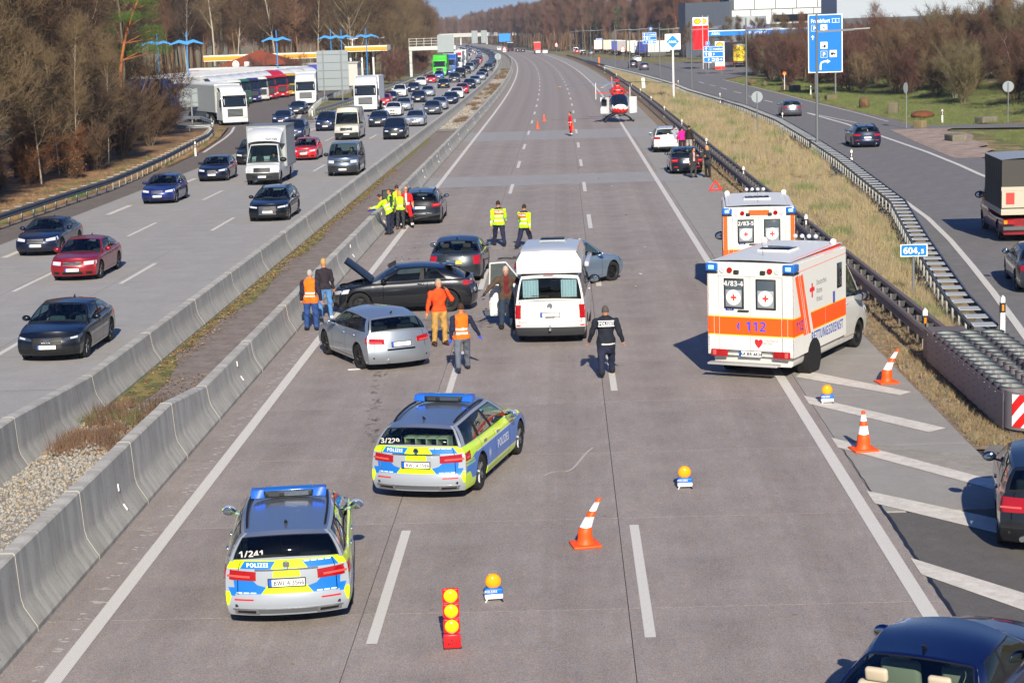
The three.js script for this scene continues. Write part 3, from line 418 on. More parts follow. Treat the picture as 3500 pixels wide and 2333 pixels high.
// left carriageway
{
const lc = new THREE.Group(); lc.name = 'left_carriageway'; lc.userData.kind = 'structure'; scene.add(lc);
strip(farZ,-26.3,-11.3,0,4).add('concrete_pavement',G.concL,lc,9);
const line = (Zs,x,w,mat,name = 'lane_dash') => { const b = new MB(); b.grid(1,Zs.length - 1,(i,j) => { const p = at(x + (i - 0.5) * w,Zs[j],0.006); return [p.x,p.y,p.z,i,Zs[j]]; }); b.add(name,mat,lc,9); };
for (let k = 0; k < 58; k++) { const Z = 47.9 + 17.5 * k; line([Z,Z + 5.8],-15.6,0.17,G.line); if (Z + 16 < 1040) line([Z + 16.2,Z + 22],-19.0,0.17,G.line); }
for (let k = 0; k < 9; k++) line([56 + 17.6 * k + 1,62 + 17.6 * k],-22.4,0.3,G.lineOld);
line(farZ,-11.75,0.2,G.line,'edge_line'); line(zline(190,1000,14),-22.5,0.25,G.line,'edge_line');
// slab joints across
const j = new MB(); for (let Z = 30; Z < 130; Z += 5.1) { j.face([at(-26.2,Z,0.004),at(-11.4,Z,0.004),at(-11.4,Z + 0.015,0.004),at(-26.2,Z + 0.015,0.004)]); } for (const x of [-15.9,-19.2,-22.6]) j.face([at(x,30,0.0045),at(x + 0.02,30,0.0045),at(x + 0.02,175,0.0045),at(x,175,0.0045)]); j.add('sealed_joint',std('#716e69',0.9),lc);
}
// rest area road on the left, its verge and gore
structure('slip_road',strip(zline(60,330,6),[[60,-26.2],[125,-26.2],[141,-27.1],[160,-28.9],[179,-31.4],[200,-46],[215,-75],[330,-120]],[[60,-24],[185,-24],[200,-26.4],[330,-26.4]],0.006,3).out(9),std('#efe2d6',0.88,{ map: rep(asphTex,4.3) }));
{ const b = new MB(),r = RNG(8); b.grid(1,12,(i,j) => { const Z = 141 + j * 3.3,x = pw([[141,-26.9],[160.3,-28.7],[170,-29.8],[181,-31.4]],Z) + i * 0.22; const p = at(x,Z,0.014); return [p.x,p.y,p.z,i,Z]; }); structure('slip_road_edge_line',b.out(9),G.lineOld); }
{ const b = new MB(); b.grid(1,10,(i,j) => { const Z = 187 + j * 4.2,x = pw([[187,-26.2],[210,-28.8],[229,-30.4]],Z) + (i - 0.5) * 0.4; const p = at(x,Z,0.014); return [p.x,p.y,p.z,i,Z]; }); structure('gore_edge_line',b.out(9),G.lineOld);
const g = new THREE.Group(); g.name = 'gore_hatching'; g.userData.kind = 'structure'; scene.add(g);
for (let k = 0; k < 8; k++) { const Z = 165 + k * 3.1,xr = -22.6,xl = pw([[160,-22.7],[187,-26.1]],Z + 1); new MB().face([at(xl,Z + 1.6,0.014),at(xr,Z + 0.2,0.014),at(xr,Z + 1.0,0.014),at(xl,Z + 2.4,0.014)]).add('hatch_stripe',G.lineOld,g); }
for (const [a,b2] of [[[-22.7,161],[-26.2,187.5]],[[-22.5,161],[-22.5,192]]]) new MB().face([at(a[0] - 0.15,a[1],0.015),at(a[0] + 0.15,a[1],0.015),at(b2[0] + 0.15,b2[1],0.015),at(b2[0] - 0.15,b2[1],0.015)]).add('hatch_border',G.lineOld,g); }
structure('verge',strip(zline(55,180,5),-46,[[55,-26.3],[125,-26.3],[141,-27.2],[160,-29],[180,-31.6]],0.012,6,(x,Z) => 0.25 * sst(-28,-34,x) ** 1 * 1).out(9),G.leaf);
structure('gore_verge',strip(zline(196,440,8),[[196,-26.5],[236,-30],[440,-34]],[[196,-26],[440,-23.6]],0.02,2).out(9),G.grass);
// median
structure('median_paving',strip(zline(41,163,6),-10.75,-8.4,0.002,2).out(9),G.median);
structure('median_gravel',strip(zline(20,43,3),-10.75,-8.4,0.05,4,(x,Z) => 0.14 * sst(44,34,Z) + 0.08 * (fbm(x * 2,Z * 2,5,3) - 0.5)).out(9),G.gravelBed);
structure('median_gravel',strip([...zline(160,400,8),...zline(412,1000,20)],-10.75,-8.4,0.03,2).out(9),G.gravelBed);
// right verge, dry grass strip, slip road on the right
const rampL = [[36,10.9],[47,10.6],[52.2,11.0],[57.7,11.6],[66.6,12.6],[80,14.2],[105.6,15.6],[126,16.4],[150,17.1],[176,16.9],[200,16.0],[224,15.1],[253,14.9],[300,13.6],[356,11.5],[450,9.6],[700,9.3]];
structure('right_verge',strip(zline(36.2,700,6),7.79,[[36.2,9.0],[45,9.4],[700,9.4]],0.004,2).out(9),G.dirt);
structure('dry_grass_strip',strip(zline(45,560,5),9.0,rampL.map(([Z,x]) => [Z,x + 0.3]),0.02,6,(x,Z) => 0.1 * (fbm(x,Z * 0.5,6,3) - 0.5)).out(9),G.dry);
const rampR = [[20,30],[100,24.5],[126,24.2],[138,25],[145,26.6],[155,27],[171,26.4],[203,25.4],[255,24.5],[286,24],[345,24],[420,23],[560,14]];
structure('ramp_road',strip([...zline(20,36,4),...zline(38,560,6)],(Z) => Z < 36.4 ? lerp(7.83,7.9,(Z - 20) / 16.4) : pw(rampL,Z) - (Z < 47 ? (47 - Z) / 10.6 * 2.4 : 0) - 0.05,rampR,0.0065,4).out(9),G.asph);
structure('gore_patch',(() => { const b = new MB(); b.face([[5.27,-0.002,-18],[7.86,-0.002,-18],[7.86,-0.002,-31.6],[5.27,-0.002,-31.6]]); return b.out(9); })(),G.asphNear);
{ // branch to the right of the ramp and the other turn further on
const b = new MB(); b.face([[26,0.012,-147.5],[24.3,0.012,-143.2],[60,0.012,-133],[60,0.012,-140.5]].map(([x,y,z]) => V(x,y + elev(145),z))); structure('branch_road',b.out(9),G.asph);
const c = new MB(); c.face([[22,0.012,-292],[24,0.012,-286],[31,0.012,-312],[46,0.012,-350],[70,0.012,-400],[20,0.012,-420]].map(([x,y,z]) => V(x,y + elev(320),z))); structure('branch_road',c.out(9),G.asph);
const p = new MB(); { const q = RNG(5),e = []; for (let k = 0; k <= 14; k++) e.push([pw([[112,22.8],[128,23.4],[142.8,24.2]],112 + 2.2 * k),0.015,-112 - 2.2 * k]); for (let k = 14; k >= 0; k--) e.push([pw([[112,25.6],[126,27],[142,28.6]],112 + 2.2 * k) + (q() - 0.5) * 1.6,0.015,-112 - 2.2 * k + (q() - 0.5)]); for (let k = 0; k < 14; k++) p.face([e[k],e[k + 1],e[28 - k],e[29 - k]]); }; structure('bare_soil',p.out(9),G.pink);
const lineR = (pts,w,name,mat = G.line) => { const b = new MB(); b.grid(1,pts.length - 1,(i,j) => [pts[j][0] + (i - 0.5) * w,elev(pts[j][1]) + 0.017,-pts[j][1],i,pts[j][1]]); structure(name,b.out(9),mat); };
lineR([[11.2,44],[12,50.5],[12.8,57.2],[13.5,63.5],[14.3,71.1],[15,79.3],[15.4,87],[15.8,95],[16.2,103]],0.22,'ramp_edge_line');
lineR([[21.5,92],[21.7,100.5],[22,107],[22.3,118],[22.35,133],[22.4,152.7],[21.9,172.7]],0.26,'ramp_edge_line'); lineR([[23.4,153.6],[21.95,172.8]],0.16,'ramp_edge_line');
for (const [a,c] of [[[19.6,276.7],[19.7,267.9]],[[19.9,260.7],[20.2,254.2]],[[20.3,247.7],[20.5,240.4]],[[20.7,232.7],[20.9,225.7]],[[20.9,217],[21,212.8]],[[21.3,203.6],[21.5,197.4]],[[21.7,188],[21.8,182]]]) lineR([c,a],0.18,'ramp_dash');
lineR([[26,154],[25.9,171],[25.3,195],[24.9,225],[24.2,255],[23.6,285]],0.14,'ramp_edge_line',G.lineOld);
}
// ---------------------------------------------------------------- concrete barriers
function barrierSegment(Z0,Z1,h0,h1,xc,v,pr = 0) { // profile lofted between two stations
const prof = (h) => [[0.38,0],[0.38,0.07],[0.335,0.14],[0.2,0.36],[0.165,0.5],[0.125,h - 0.03],[0.095,h]],b = new MB(),n = 7,pts = (Z,h) => { const p = prof(h),o = []; for (const [x,y] of p) o.push(at(xc + x + pr,Z,y)); for (const [x,y] of p.slice().reverse()) o.push(at(xc - x - pr,Z,y)); return o; };
const A = pts(Z0 + 0.01,h0),B = pts(Z1 - 0.01,h1),m = A.length; let run = 0;
for (let i = 0; i < m - 1; i++) { const d = A[i].distanceTo(A[i + 1]); b.face([A[i],B[i],B[i + 1],A[i + 1]].reverse(),[[Z0 + v,run],[Z1 + v,run],[Z1 + v,run + d],[Z0 + v,run + d]].reverse()); run += d; }
for (let i = 0; i < n - 1; i++) { b.face([A[i],A[i + 1],A[m - 2 - i],A[m - 1 - i]]); b.face([B[m - 1 - i],B[m - 2 - i],B[i + 1],B[i]]); }
return b;
}
function barrier(label,xc,joints,hAt) {
const t = thing('concrete_barrier',label,'barrier',[0,0,0],0,'concrete barriers along the median'),r = RNG(Math.round(-xc * 10));
for (let i = 0; i < joints.length - 1; i++) barrierSegment(joints[i],joints[i + 1],hAt(joints[i]),hAt(joints[i + 1]),xc,r() * 9).add('barrier_segment',G.bar[(r() * 3) | 0],t,0.35);
{ const s = std('#c9c4b2',0.8),lim = joints.filter((q) => q > 20 && q < 140); for (const Z of lim) { const m = barrierSegment(Z - 0.018,Z + 0.018,hAt(Z) + 0.004,hAt(Z) + 0.004,xc,0,0.004); m.add('joint_seal',s,t,0.35); } }
return t;
}
const bj1 = [],bj2 = []; for (let Z = 18.75; Z < 41; Z += 3.7) bj1.push(Z); for (let Z = 47; Z < 560; Z += 6.2) bj1.push(Z); for (let Z = 24; Z < 560; Z += 6.2) bj2.push(Z);
for (let Z = 575; Z < 1150; Z += 25) { bj1.push(Z); bj2.push(Z); }
const barR = barrier('concrete barrier between the gravel median and the crash lanes',-8.14,bj1,(Z) => pw([[37.1,1.16],[40.9,0.8]],Z));
const barL = barrier('concrete barrier beside the lanes of queueing oncoming traffic',-11.08,bj2,(Z) => pw([[36.2,1.12],[42.8,0.8]],Z));
{ const g = new MB().rbox(0.02,0.13,0.06,0,0,0,0.008).out(),w = std('#ecebe4',0.4); for (let Z = 32.3; Z < 400; Z += 12.4) for (const [y,x] of [[0.62,0.165],[0.27,0.268]]) { const m = mesh('reflector',g,w,barR); m.position.copy(at(-8.14 + x,Z,y)); m.rotation.z = y < 0.4 ? 0.55 : 0.08; } }
// ---------------------------------------------------------------- steel guardrails
function beam(pts,prof,close = false) { // sweep a 2-D profile (side offset, height) along [x, Z] points in road coordinates
const b = new MB(),P = pts.map(([x,Z]) => at(x,Z)),m = prof.length; let run = 0;
const rows = P.map((p,i) => { const d = P[Math.min(i + 1,P.length - 1)].clone().sub(P[Math.max(i - 1,0)]).setY(0).normalize(),s = V(-d.z,0,d.x); return prof.map(([o,h]) => p.clone().addScaledVector(s,o).setY(p.y + h)); });
for (let i = 0; i < P.length - 1; i++) { const L = P[i].distanceTo(P[i + 1]); for (let k = 0; k < m - 1; k++) b.face([rows[i][k],rows[i + 1][k],rows[i + 1][k + 1],rows[i][k + 1]],[[run,k / m],[run + L,k / m],[run + L,(k + 1) / m],[run,(k + 1) / m]]); run += L; }
return b;
}
const Wprof = (o,s,y = 0.44) => [[o,y],[o + s * 0.05,y + 0.02],[o + s * 0.08,y + 0.07],[o + s * 0.02,y + 0.15],[o + s * 0.08,y + 0.23],[o + s * 0.05,y + 0.29],[o,y + 0.31],[o - s * 0.012,y + 0.31],[o + s * 0.04,y + 0.285],[o + s * 0.066,y + 0.23],[o + s * 0.006,y + 0.15],[o + s * 0.066,y + 0.07],[o + s * 0.04,y + 0.02],[o,y]];
function dense(pts,step) { const o = []; for (let i = 0; i < pts.length - 1; i++) { const n = Math.max(1,Math.round(Math.abs(pts[i + 1][1] - pts[i][1]) / step)); for (let k = 0; k < n; k++) o.push([lerp(pts[i][0],pts[i + 1][0],k / n),lerp(pts[i][1],pts[i + 1][1],k / n)]); } o.push(pts[pts.length - 1]); return o; }
const postG = new MB().rbox(0.055,0.72,0.1,0,0.36,0,0.008).out(),steelPost = std('#a3a8a8',0.5,{ metalness: 0.4 }),rust = std('#6d6461',0.7,{ metalness: 0.3 });
const alongPts = (pts,step,fn) => { let acc = 0; for (let i = 0; i < pts.length - 1; i++) { const [x0,z0] = pts[i],[x1,z1] = pts[i + 1],L = Math.hypot(x1 - x0,z1 - z0); while (acc <= L) { fn(lerp(x0,x1,acc / L),lerp(z0,z1,acc / L),Math.atan2(x1 - x0,z1 - z0)); acc += step; } acc -= L; } };
function guardrail(label,pts,o = {}) {
const t = thing('guardrail',label,'guardrail',[0,0,0],0),D = dense(pts,o.step ?? 4);
beam(D,Wprof(0,o.side ?? 1)).add('rail',o.mat ?? M.steel,t,0.5);
let k = 0; alongPts(pts,o.post ?? 2,(x,Z,a) => { if (k++ > 290) return; const m = mesh('post',postG,steelPost,t); m.position.copy(at(x - (o.side ?? 1) * 0.12,Z)); m.rotation.y = -a; if (o.rung) { const r = mesh('spacer',guardrail.rung ??= new MB().box(0.36,0.03,0.06,0,0,0).out(),steelPost,t); r.position.copy(at(x - (o.side ?? 1) * 0.26,Z,0.73)); r.rotation.y = -a; } });
return t;
}
guardrail('steel guardrail curving round the verge below the bare wood',[[-26.4,70],[-25.9,86],[-25.8,97],[-25.6,106],[-26,115],[-26.7,127],[-27.9,141.8],[-28.9,154.6],[-30.2,164],[-31.4,169]],{ rung: true,post: 2,mat: M.steelDark });
guardrail('short steel guardrail crossing behind the curved one on the verge',[[-31.6,170.5],[-33.5,170],[-36.4,171],[-39,173]],{ side: -1,mat: M.steel });
guardrail('steel guardrail in front of the grey semi trailer',[[-33.2,180],[-36.2,190.2],[-37.7,191.2],[-39.3,192.1],[-42,195.3]],{ side: -1 });
guardrail('dark steel guardrail beside the outer lane under the bare trees',[[-25.9,200],[-25.3,226],[-25.3,264],[-25,324],[-25,400],[-25,470]],{ post: 2.2 });
guardrail('pale steel guardrail at the tip of the rest area gore',[[-26.5,198],[-28.2,216],[-29.9,237],[-30.4,255],[-31,300]],{ side: -1,post: 2 });
// double rail beside the hard shoulder
{
const t = thing('guardrail','double dark steel guardrail along the hard shoulder and dry grass','guardrail');
const A = dense([[8.72,45.2],[8.72,570]],6),B = dense([[9.22,45.2],[9.22,570]],6),box = (o) => [[o - 0.06,0.42],[o - 0.09,0.5],[o - 0.04,0.58],[o - 0.09,0.67],[o - 0.06,0.75],[o + 0.05,0.75],[o + 0.05,0.42],[o - 0.06,0.42]];
beam(A,Wprof(0.02,-1)).add('rail',rust,t,0.5); beam(B,box(0)).add('rail',rust,t,0.5);
const pl = new MB().box(0.46,0.16,0.012,0,0,0).out(); let k = 0;
for (let Z = 46; Z < 420; Z += k < 40 ? 1.33 : 2) { if (k++ > 140) break; const m = mesh('post',postG,rust,t); m.position.copy(at(8.95,Z)); const s = mesh('spacer_plate',pl,M.steelDark,t); s.position.copy(at(8.97,Z + 0.08,0.62)); s.rotation.x = 0.2; }
}
{ // wide rail with trays beside the slip road
const t = thing('guardrail','pale steel guardrail with cross trays between dry grass and slip road','guardrail'),pr = rampL.filter((q) => q[0] > 44).map(([Z,x]) => [x,Z]),pd = dense(pr,5).filter((q) => q[1] < 460);
const tray = std('#b4b7b4',0.55,{ metalness: 0.25 }),navy = std('#4d5460',0.5,{ metalness: 0.4 });
beam(pd,Wprof(-0.02,1)).add('rail',navy,t,0.5); beam(pd.map(([x,Z]) => [x - 0.62,Z]),[[-0.03,0.6],[-0.03,0.68],[0.03,0.68],[0.03,0.6],[-0.03,0.6]]).add('rear_rail',M.steelDark,t,0.5);
const tg = new MB().box(0.56,0.012,0.62,0,0,0).box(0.56,0.1,0.012,0,-0.05,-0.31).out(),foot = new MB().box(0.3,0.05,0.22,0,0.025,0).out(); let k = 0;
alongPts(pr.filter((q) => q[1] < 460),1.35,(x,Z,a) => { if (k++ > 250) return; const m = mesh('tray',tg,tray,t); m.position.copy(at(x - 0.32,Z,0.7)); m.rotation.y = -a; const q = mesh('post',postG,steelPost,t); q.position.copy(at(x - 0.58,Z)); q.rotation.y = -a; if (Z < 120) { const f = mesh('footing',foot,tray,t); f.position.copy(at(x - 0.7,Z)); } });
}
// ---------------------------------------------------------------- impact attenuator
{
const t = thing('impact_attenuator','crash cushion of three rows of steel drums with striped nose','crash cushion'),out = std('#7a7478',0.6,{ metalness: 0.25 }),inn = std('#8f9898',0.6,{ metalness: 0.2 });
const drum = (r) => new MB().geo(new THREE.CylinderGeometry(r,r,0.82,22,1,true)).geo(new THREE.CylinderGeometry(r - 0.012,r - 0.012,0.82,22,1,true).scale(-1,1,1)).out(0.5),inner = (r) => new MB().geo(new THREE.CylinderGeometry(r - 0.014,r - 0.014,0.8,20,1,true)).cyl(r - 0.02,r - 0.02,[0,-0.4,0],[0,-0.39,0],16).out(0.5),g1 = drum(0.27),i1 = inner(0.27),rg = new MB().torus(0.262,0.018,T(0,0.41,0,0,PI / 2),24,5).out();
for (let k = 0; k < 14; k++) { const Z = 44.6 - 0.515 * k; for (const [x,r] of [[8.9,0.27],[9.42,lerp(0.25,0.12,clamp(k / 9,0,1))],[9.98,0.27]]) { if (x === 9.42 && k > 11) continue; const d = mesh('steel_drum',r === 0.27 ? g1 : drum(r),out,t); d.position.set(x,0.5,-Z); mesh('drum_lining',r === 0.27 ? i1 : inner(r),inn,d); mesh('drum_rim',r === 0.27 ? rg : new MB().torus(r - 0.004,0.018,T(0,0.41,0,0,PI / 2),20,5).out(),M.steelDark,d); } }
for (let k = 0; k < 15; k++) { const Z = 45.1 - 0.515 * k,b = new MB(); b.box(0.012,0.72,0.6,8.61 - 0.006 * (k % 2),0.46,-Z,0.07); b.add('side_panel',out,t); const c = new MB(); c.box(0.012,0.72,0.6,10.27,0.46,-Z,-0.07); c.add('side_panel',out,t); const bolts = new MB(); for (let j = 0; j < 5; j++) bolts.cyl(0.014,0.014,[8.59,0.2 + j * 0.14,-Z - 0.2],[8.575,0.2 + j * 0.14,-Z - 0.2],6); bolts.add('bolt',M.steel,t); }
const tex = canvasTex(512,256,(g,w,h) => { g.fillStyle = '#f2f2f0'; g.fillRect(0,0,w,h); g.fillStyle = '#d5201f'; for (let i = -2; i < 7; i++) { g.beginPath(); g.moveTo(i * 130,h); g.lineTo(i * 130 + 70,h); g.lineTo(i * 130 + 70 + 190,0); g.lineTo(i * 130 + 190,0); g.fill(); } });
const nose = new MB(),R = 0.8; nose.grid(20,1,(i,j) => { const a = PI * i / 20; return [9.44 - Math.cos(a) * R,j ? 0.9 : 0.14,-37.55 + Math.sin(a) * R * 0.7,i / 20,j]; }); nose.add('nose_panel',out,t,1); const f = new MB(); f.grid(16,1,(i,j) => { const a = 0.5 + (PI - 1.0) * i / 16; return [9.44 - Math.cos(a) * (R + 0.008),j ? 0.86 : 0.2,-37.55 + Math.sin(a) * (R * 0.7 + 0.008),i / 16,j]; }); f.add('striped_plate',std('#fff',0.35,{ map: tex }),t,1);
const base = new MB(); base.box(0.12,0.08,8,8.75,0.05,-41.2).box(0.12,0.08,8,10.1,0.05,-41.2); base.add('base_rail',rust,t);
const tr = new MB(); tr.box(0.5,0.7,0.9,8.85,0.48,-45.4,0.05).box(0.9,0.03,0.9,9.1,0.83,-45.5); tr.add('transition_plate',rust,t);
}
// ---------------------------------------------------------------- delineator posts, signs, lamp posts
const delG = { post: new MB().extr([[-0.06,0],[0.06,0],[0.05,1.0],[0.0,1.06],[-0.05,0.98]],0.08,T(0,0,-0.04),{ bevelEnabled: true,bevelSize: 0.008,bevelThickness: 0.008,bevelSegments: 1 }).out(),band: new MB().box(0.135,0.26,0.106,0,0.74,0).out(),ref: new MB().box(0.05,0.16,0.006,0,0.74,0.057).out() };
function delineator(x,Z,label,amber = false) { const t = thing('delineator_post',label,'marker post',at(x,Z),0,'roadside marker posts'); mesh('post',delG.post,M.white,t); mesh('black_band',delG.band,M.black,t); mesh('reflector',delG.ref,amber ? M.amber : M.white,t); }
delineator(8.95,47.6,'amber reflector marker post at the head of the crash cushion',true); delineator(11.3,49.4,'marker post with two amber reflectors beside the slip road edge',true);
delineator(-26.6,137,'white marker post behind the curved guardrail below the wood'); delineator(-31.0,168,'white and black marker post at the end of the curved guardrail'); delineator(-26.2,199.5,'white marker post at the tip of the rest area gore');
[72,97,122,147,172,197,222,247,297,347].forEach((Z,i) => delineator(9.05,Z,`white marker post on the shoulder guardrail, ${['first', 'second', 'third', 'fourth', 'fifth', 'sixth', 'seventh', 'eighth', 'ninth', 'tenth'][i]} beyond the ambulances`));
[107,153,200,250].forEach((Z,i) => delineator(pw(rampL,Z) + 0.35,Z,`white marker post along the slip road guardrail, ${['nearest', 'second', 'third', 'farthest'][i]} of four`));
delineator(29.5,150,'single white marker post on the grass across the slip road'); delineator(27.6,214,'white marker post beside the tall blue direction sign');
function sign(name,label,cat,pos,turn,w,h,y,mat,o = {}) { // board with rim, back and posts
const t = thing(name,label,cat,pos,turn,o.group),r = o.r ?? 0.08,shape = (w,h,r) => { const s = new THREE.Shape(),a = w / 2,b = h / 2; s.moveTo(-a + r,-b); s.lineTo(a - r,-b); s.quadraticCurveTo(a,-b,a,-b + r); s.lineTo(a,b - r); s.quadraticCurveTo(a,b,a - r,b); s.lineTo(-a + r,b); s.quadraticCurveTo(-a,b,-a,b - r); s.lineTo(-a,-b + r); s.quadraticCurveTo(-a,-b,-a + r,-b); return s; };
const bd = mesh('board',new THREE.ExtrudeGeometry(shape(w,h,r),{ depth: 0.04,bevelEnabled: false }).translate(0,y,-0.045),o.back ?? M.greyBack,t);
if (mat) { const f = new MB(); f.face([[-w / 2,y - h / 2,0.002],[w / 2,y - h / 2,0.002],[w / 2,y + h / 2,0.002],[-w / 2,y + h / 2,0.002]],[[0,0],[1,0],[1,1],[0,1]]); f.add('face',mat,t); }
for (const px of o.posts ?? [0]) { const p = new MB(); p.cyl(o.pr ?? 0.05,o.pr ?? 0.05,[px,0,-0.1],[px,o.ph ?? y + h / 2 - 0.1,-0.1],8); p.add('post',o.postMat ?? M.steel,t); }
if (o.ribs) for (let i = 0; i < o.ribs; i++) { const b = new MB(); b.box(w * 0.97,0.06,0.05,0,y - h / 2 + h * (i + 0.5) / o.ribs,-0.075); b.add('rib',M.steel,t); }
return t;
}
const tx = (w,h,fn) => std('#ffffff',0.35,{ map: canvasTex(w,h,fn) });
const arrowUp = (g,x,y,s) => { g.beginPath(); g.moveTo(x,y - s); g.lineTo(x + s * 0.7,y - s * 0.2); g.lineTo(x + s * 0.45,y - s * 0.05); g.lineTo(x + s * 0.16,y - s * 0.4); g.lineTo(x + s * 0.16,y + s); g.lineTo(x - s * 0.16,y + s); g.lineTo(x - s * 0.16,y - s * 0.4); g.lineTo(x - s * 0.45,y - s * 0.05); g.lineTo(x - s * 0.7,y - s * 0.2); g.fill(); };
const pump = (g,x,y,s,k = '#111') => { g.fillStyle = '#fff'; g.fillRect(x - s,y - s,2 * s,2 * s); g.fillStyle = k; g.fillRect(x - s * 0.1,y - s * 0.7,s * 0.6,s * 1.4); g.fillStyle = '#fff'; g.fillRect(x,y - s * 0.55,s * 0.4,s * 0.4); g.strokeStyle = k; g.lineWidth = s * 0.14; g.beginPath(); g.moveTo(x - s * 0.1,y + s * 0.3); g.lineTo(x - s * 0.5,y + s * 0.6); g.lineTo(x - s * 0.4,y - s * 0.2); g.stroke(); };
const park = (g,x,y,s) => { g.strokeStyle = '#fff'; g.lineWidth = s * 0.1; g.strokeRect(x - s,y - s,2 * s,2 * s); g.fillStyle = '#fff'; g.font = `bold ${s * 1.7}px sans-serif`; g.textAlign = 'center'; g.textBaseline = 'middle'; g.fillText('P',x,y + s * 0.08); };
const fork = (g,x,y,s) => { g.fillStyle = '#fff'; g.fillRect(x - s,y - s,2 * s,2 * s); g.strokeStyle = '#111'; g.lineWidth = s * 0.18; g.beginPath(); g.moveTo(x - s * 0.7,y - s * 0.7); g.lineTo(x + s * 0.7,y + s * 0.7); g.moveTo(x + s * 0.7,y - s * 0.7); g.lineTo(x - s * 0.7,y + s * 0.7); g.stroke(); };
const lorry = (g,x,y,s) => { g.fillStyle = '#fff'; g.fillRect(x - s,y - s,2 * s,2 * s); g.fillStyle = '#111'; g.fillRect(x - s * 0.75,y - s * 0.35,s * 0.95,s * 0.6); g.fillRect(x + s * 0.25,y - s * 0.2,s * 0.45,s * 0.45); for (const q of [-0.5,-0.2,0.45]) { g.beginPath(); g.arc(x + q * s,y + s * 0.32,s * 0.15,0,7); g.fill(); } };
const shieldA5 = (g,x,y,w,h,n = '5') => { g.strokeStyle = '#fff'; g.lineWidth = h * 0.1; g.beginPath(); g.moveTo(x - w / 2,y - h * 0.5); g.lineTo(x - w * 0.4,y); g.lineTo(x - w / 2,y + h * 0.5); g.lineTo(x + w / 2,y + h * 0.5); g.lineTo(x + w * 0.4,y); g.lineTo(x + w / 2,y - h * 0.5); g.closePath(); g.stroke(); g.fillStyle = '#fff'; g.font = `bold ${h * 0.75}px sans-serif`; g.textAlign = 'center'; g.textBaseline = 'middle'; g.fillText(n,x,y + h * 0.04); };
// tall blue direction sign
sign('direction_sign','tall blue direction sign reading Frankfurt with turning arrow','road sign',V(29.25,elev(214.5),-214.5),-0.1,3.78,6.4,5.6,tx(480,812,(g,w,h) => {
g.fillStyle = '#f4f6f8'; g.fillRect(0,0,w,h); g.fillStyle = '#0a74d6'; g.beginPath(); g.roundRect(12,12,w - 24,h - 24,26); g.fill(); g.fillStyle = '#fff'; g.font = 'bold 74px sans-serif'; g.textBaseline = 'middle'; g.textAlign = 'left'; g.fillText('Frankfurt',40,92,268); shieldA5(g,386,92,104,54);
park(g,90,190,42); fork(g,222,188,46); g.fillStyle = '#fff'; arrowUp(g,66,320,34); pump(g,222,432,48); park(g,222,556,44); lorry(g,350,550,48);
g.strokeStyle = '#fff'; g.lineWidth = 22; g.beginPath(); g.moveTo(172,772); g.lineTo(172,720); g.quadraticCurveTo(172,656,236,656); g.lineTo(276,656); g.stroke(); g.fillStyle = '#fff'; g.beginPath(); g.moveTo(312,656); g.lineTo(262,626); g.lineTo(262,686); g.fill();
}),{ posts: [-1.1,1.1],r: 0.2,pr: 0.09 });
sign('petrol_sign','white square petrol station sign with blue diamond lettered ARAL','sign',V(12.3,elev(213.5),-213.5),0,1.72,1.72,6.35,tx(256,256,(g) => { g.fillStyle = '#f3f4f4'; g.fillRect(0,0,256,256); g.fillStyle = '#0a86d8'; g.beginPath(); g.moveTo(128,22); g.lineTo(234,128); g.lineTo(128,234); g.lineTo(22,128); g.fill(); g.fillStyle = '#fff'; g.font = 'bold 56px sans-serif'; g.textAlign = 'center'; g.textBaseline = 'middle'; g.fillText('ARAL',128,130,150); }),{ r: 0.03,back: M.white,pr: 0.12,postMat: M.white,ph: 5.5 });
sign('kilometre_sign','small blue kilometre sign reading 604,5 in the dry grass','road sign',V(10.2,0,-56),-0.05,0.78,0.36,1.5,tx(256,118,(g,w,h) => { g.fillStyle = '#fff'; g.fillRect(0,0,w,h); g.fillStyle = '#0a74d6'; g.beginPath(); g.roundRect(7,7,w - 14,h - 14,14); g.fill(); g.fillStyle = '#fff'; g.font = 'bold 84px sans-serif'; g.textBaseline = 'alphabetic'; g.fillText('604,',26,90); g.font = 'bold 58px sans-serif'; g.fillText('5',194,90); }),{ pr: 0.035,ph: 1.72 });
const threeRow = (g,w,h) => { g.fillStyle = '#fff'; g.fillRect(0,0,w,h); g.fillStyle = '#0a74d6'; for (let i = 0; i < 3; i++) g.fillRect(4,4 + i * h / 3,w - 8,h / 3 - 8); g.fillStyle = '#fff'; arrowUp(g,34,h / 6,24); arrowUp(g,34,h / 2,24); shieldA5(g,92,h / 6,44,28); g.fillStyle = '#fff'; g.font = 'bold 34px sans-serif'; g.textAlign = 'left'; g.fillText('Frankfurt',128,h / 6 + 2,124); fork(g,84,h / 2,20); g.fillStyle = '#fff'; g.font = 'bold 40px sans-serif'; g.textAlign = 'left'; g.fillText('P',122,h / 2 + 2); g.fillText('P',56,h * 5 / 6 + 2); lorry(g,126,h * 5 / 6,18); pump(g,176,h * 5 / 6,18); g.strokeStyle = '#fff'; g.lineWidth = 8; g.beginPath(); g.moveTo(204,h * 5 / 6); g.lineTo(240,h * 5 / 6); g.moveTo(226,h * 5 / 6 - 14); g.lineTo(240,h * 5 / 6); g.lineTo(226,h * 5 / 6 + 14); g.stroke(); };
const rowMat = tx(260,200,threeRow);
sign('direction_sign','nearer of two three row blue direction signs beside the petrol flags','road sign',V(25.0,elev(318),-318),0,3.25,2.6,3.2,rowMat,{ posts: [-1.25,1.25] });
sign('parking_sign','small square blue parking sign above the nearer three row sign','road sign',V(24.2,elev(320),-320),0,0.7,0.7,4.95,tx(64,64,(g) => { g.fillStyle = '#0a74d6'; g.fillRect(0,0,64,64); park(g,32,32,24); }),{ posts: [0] });
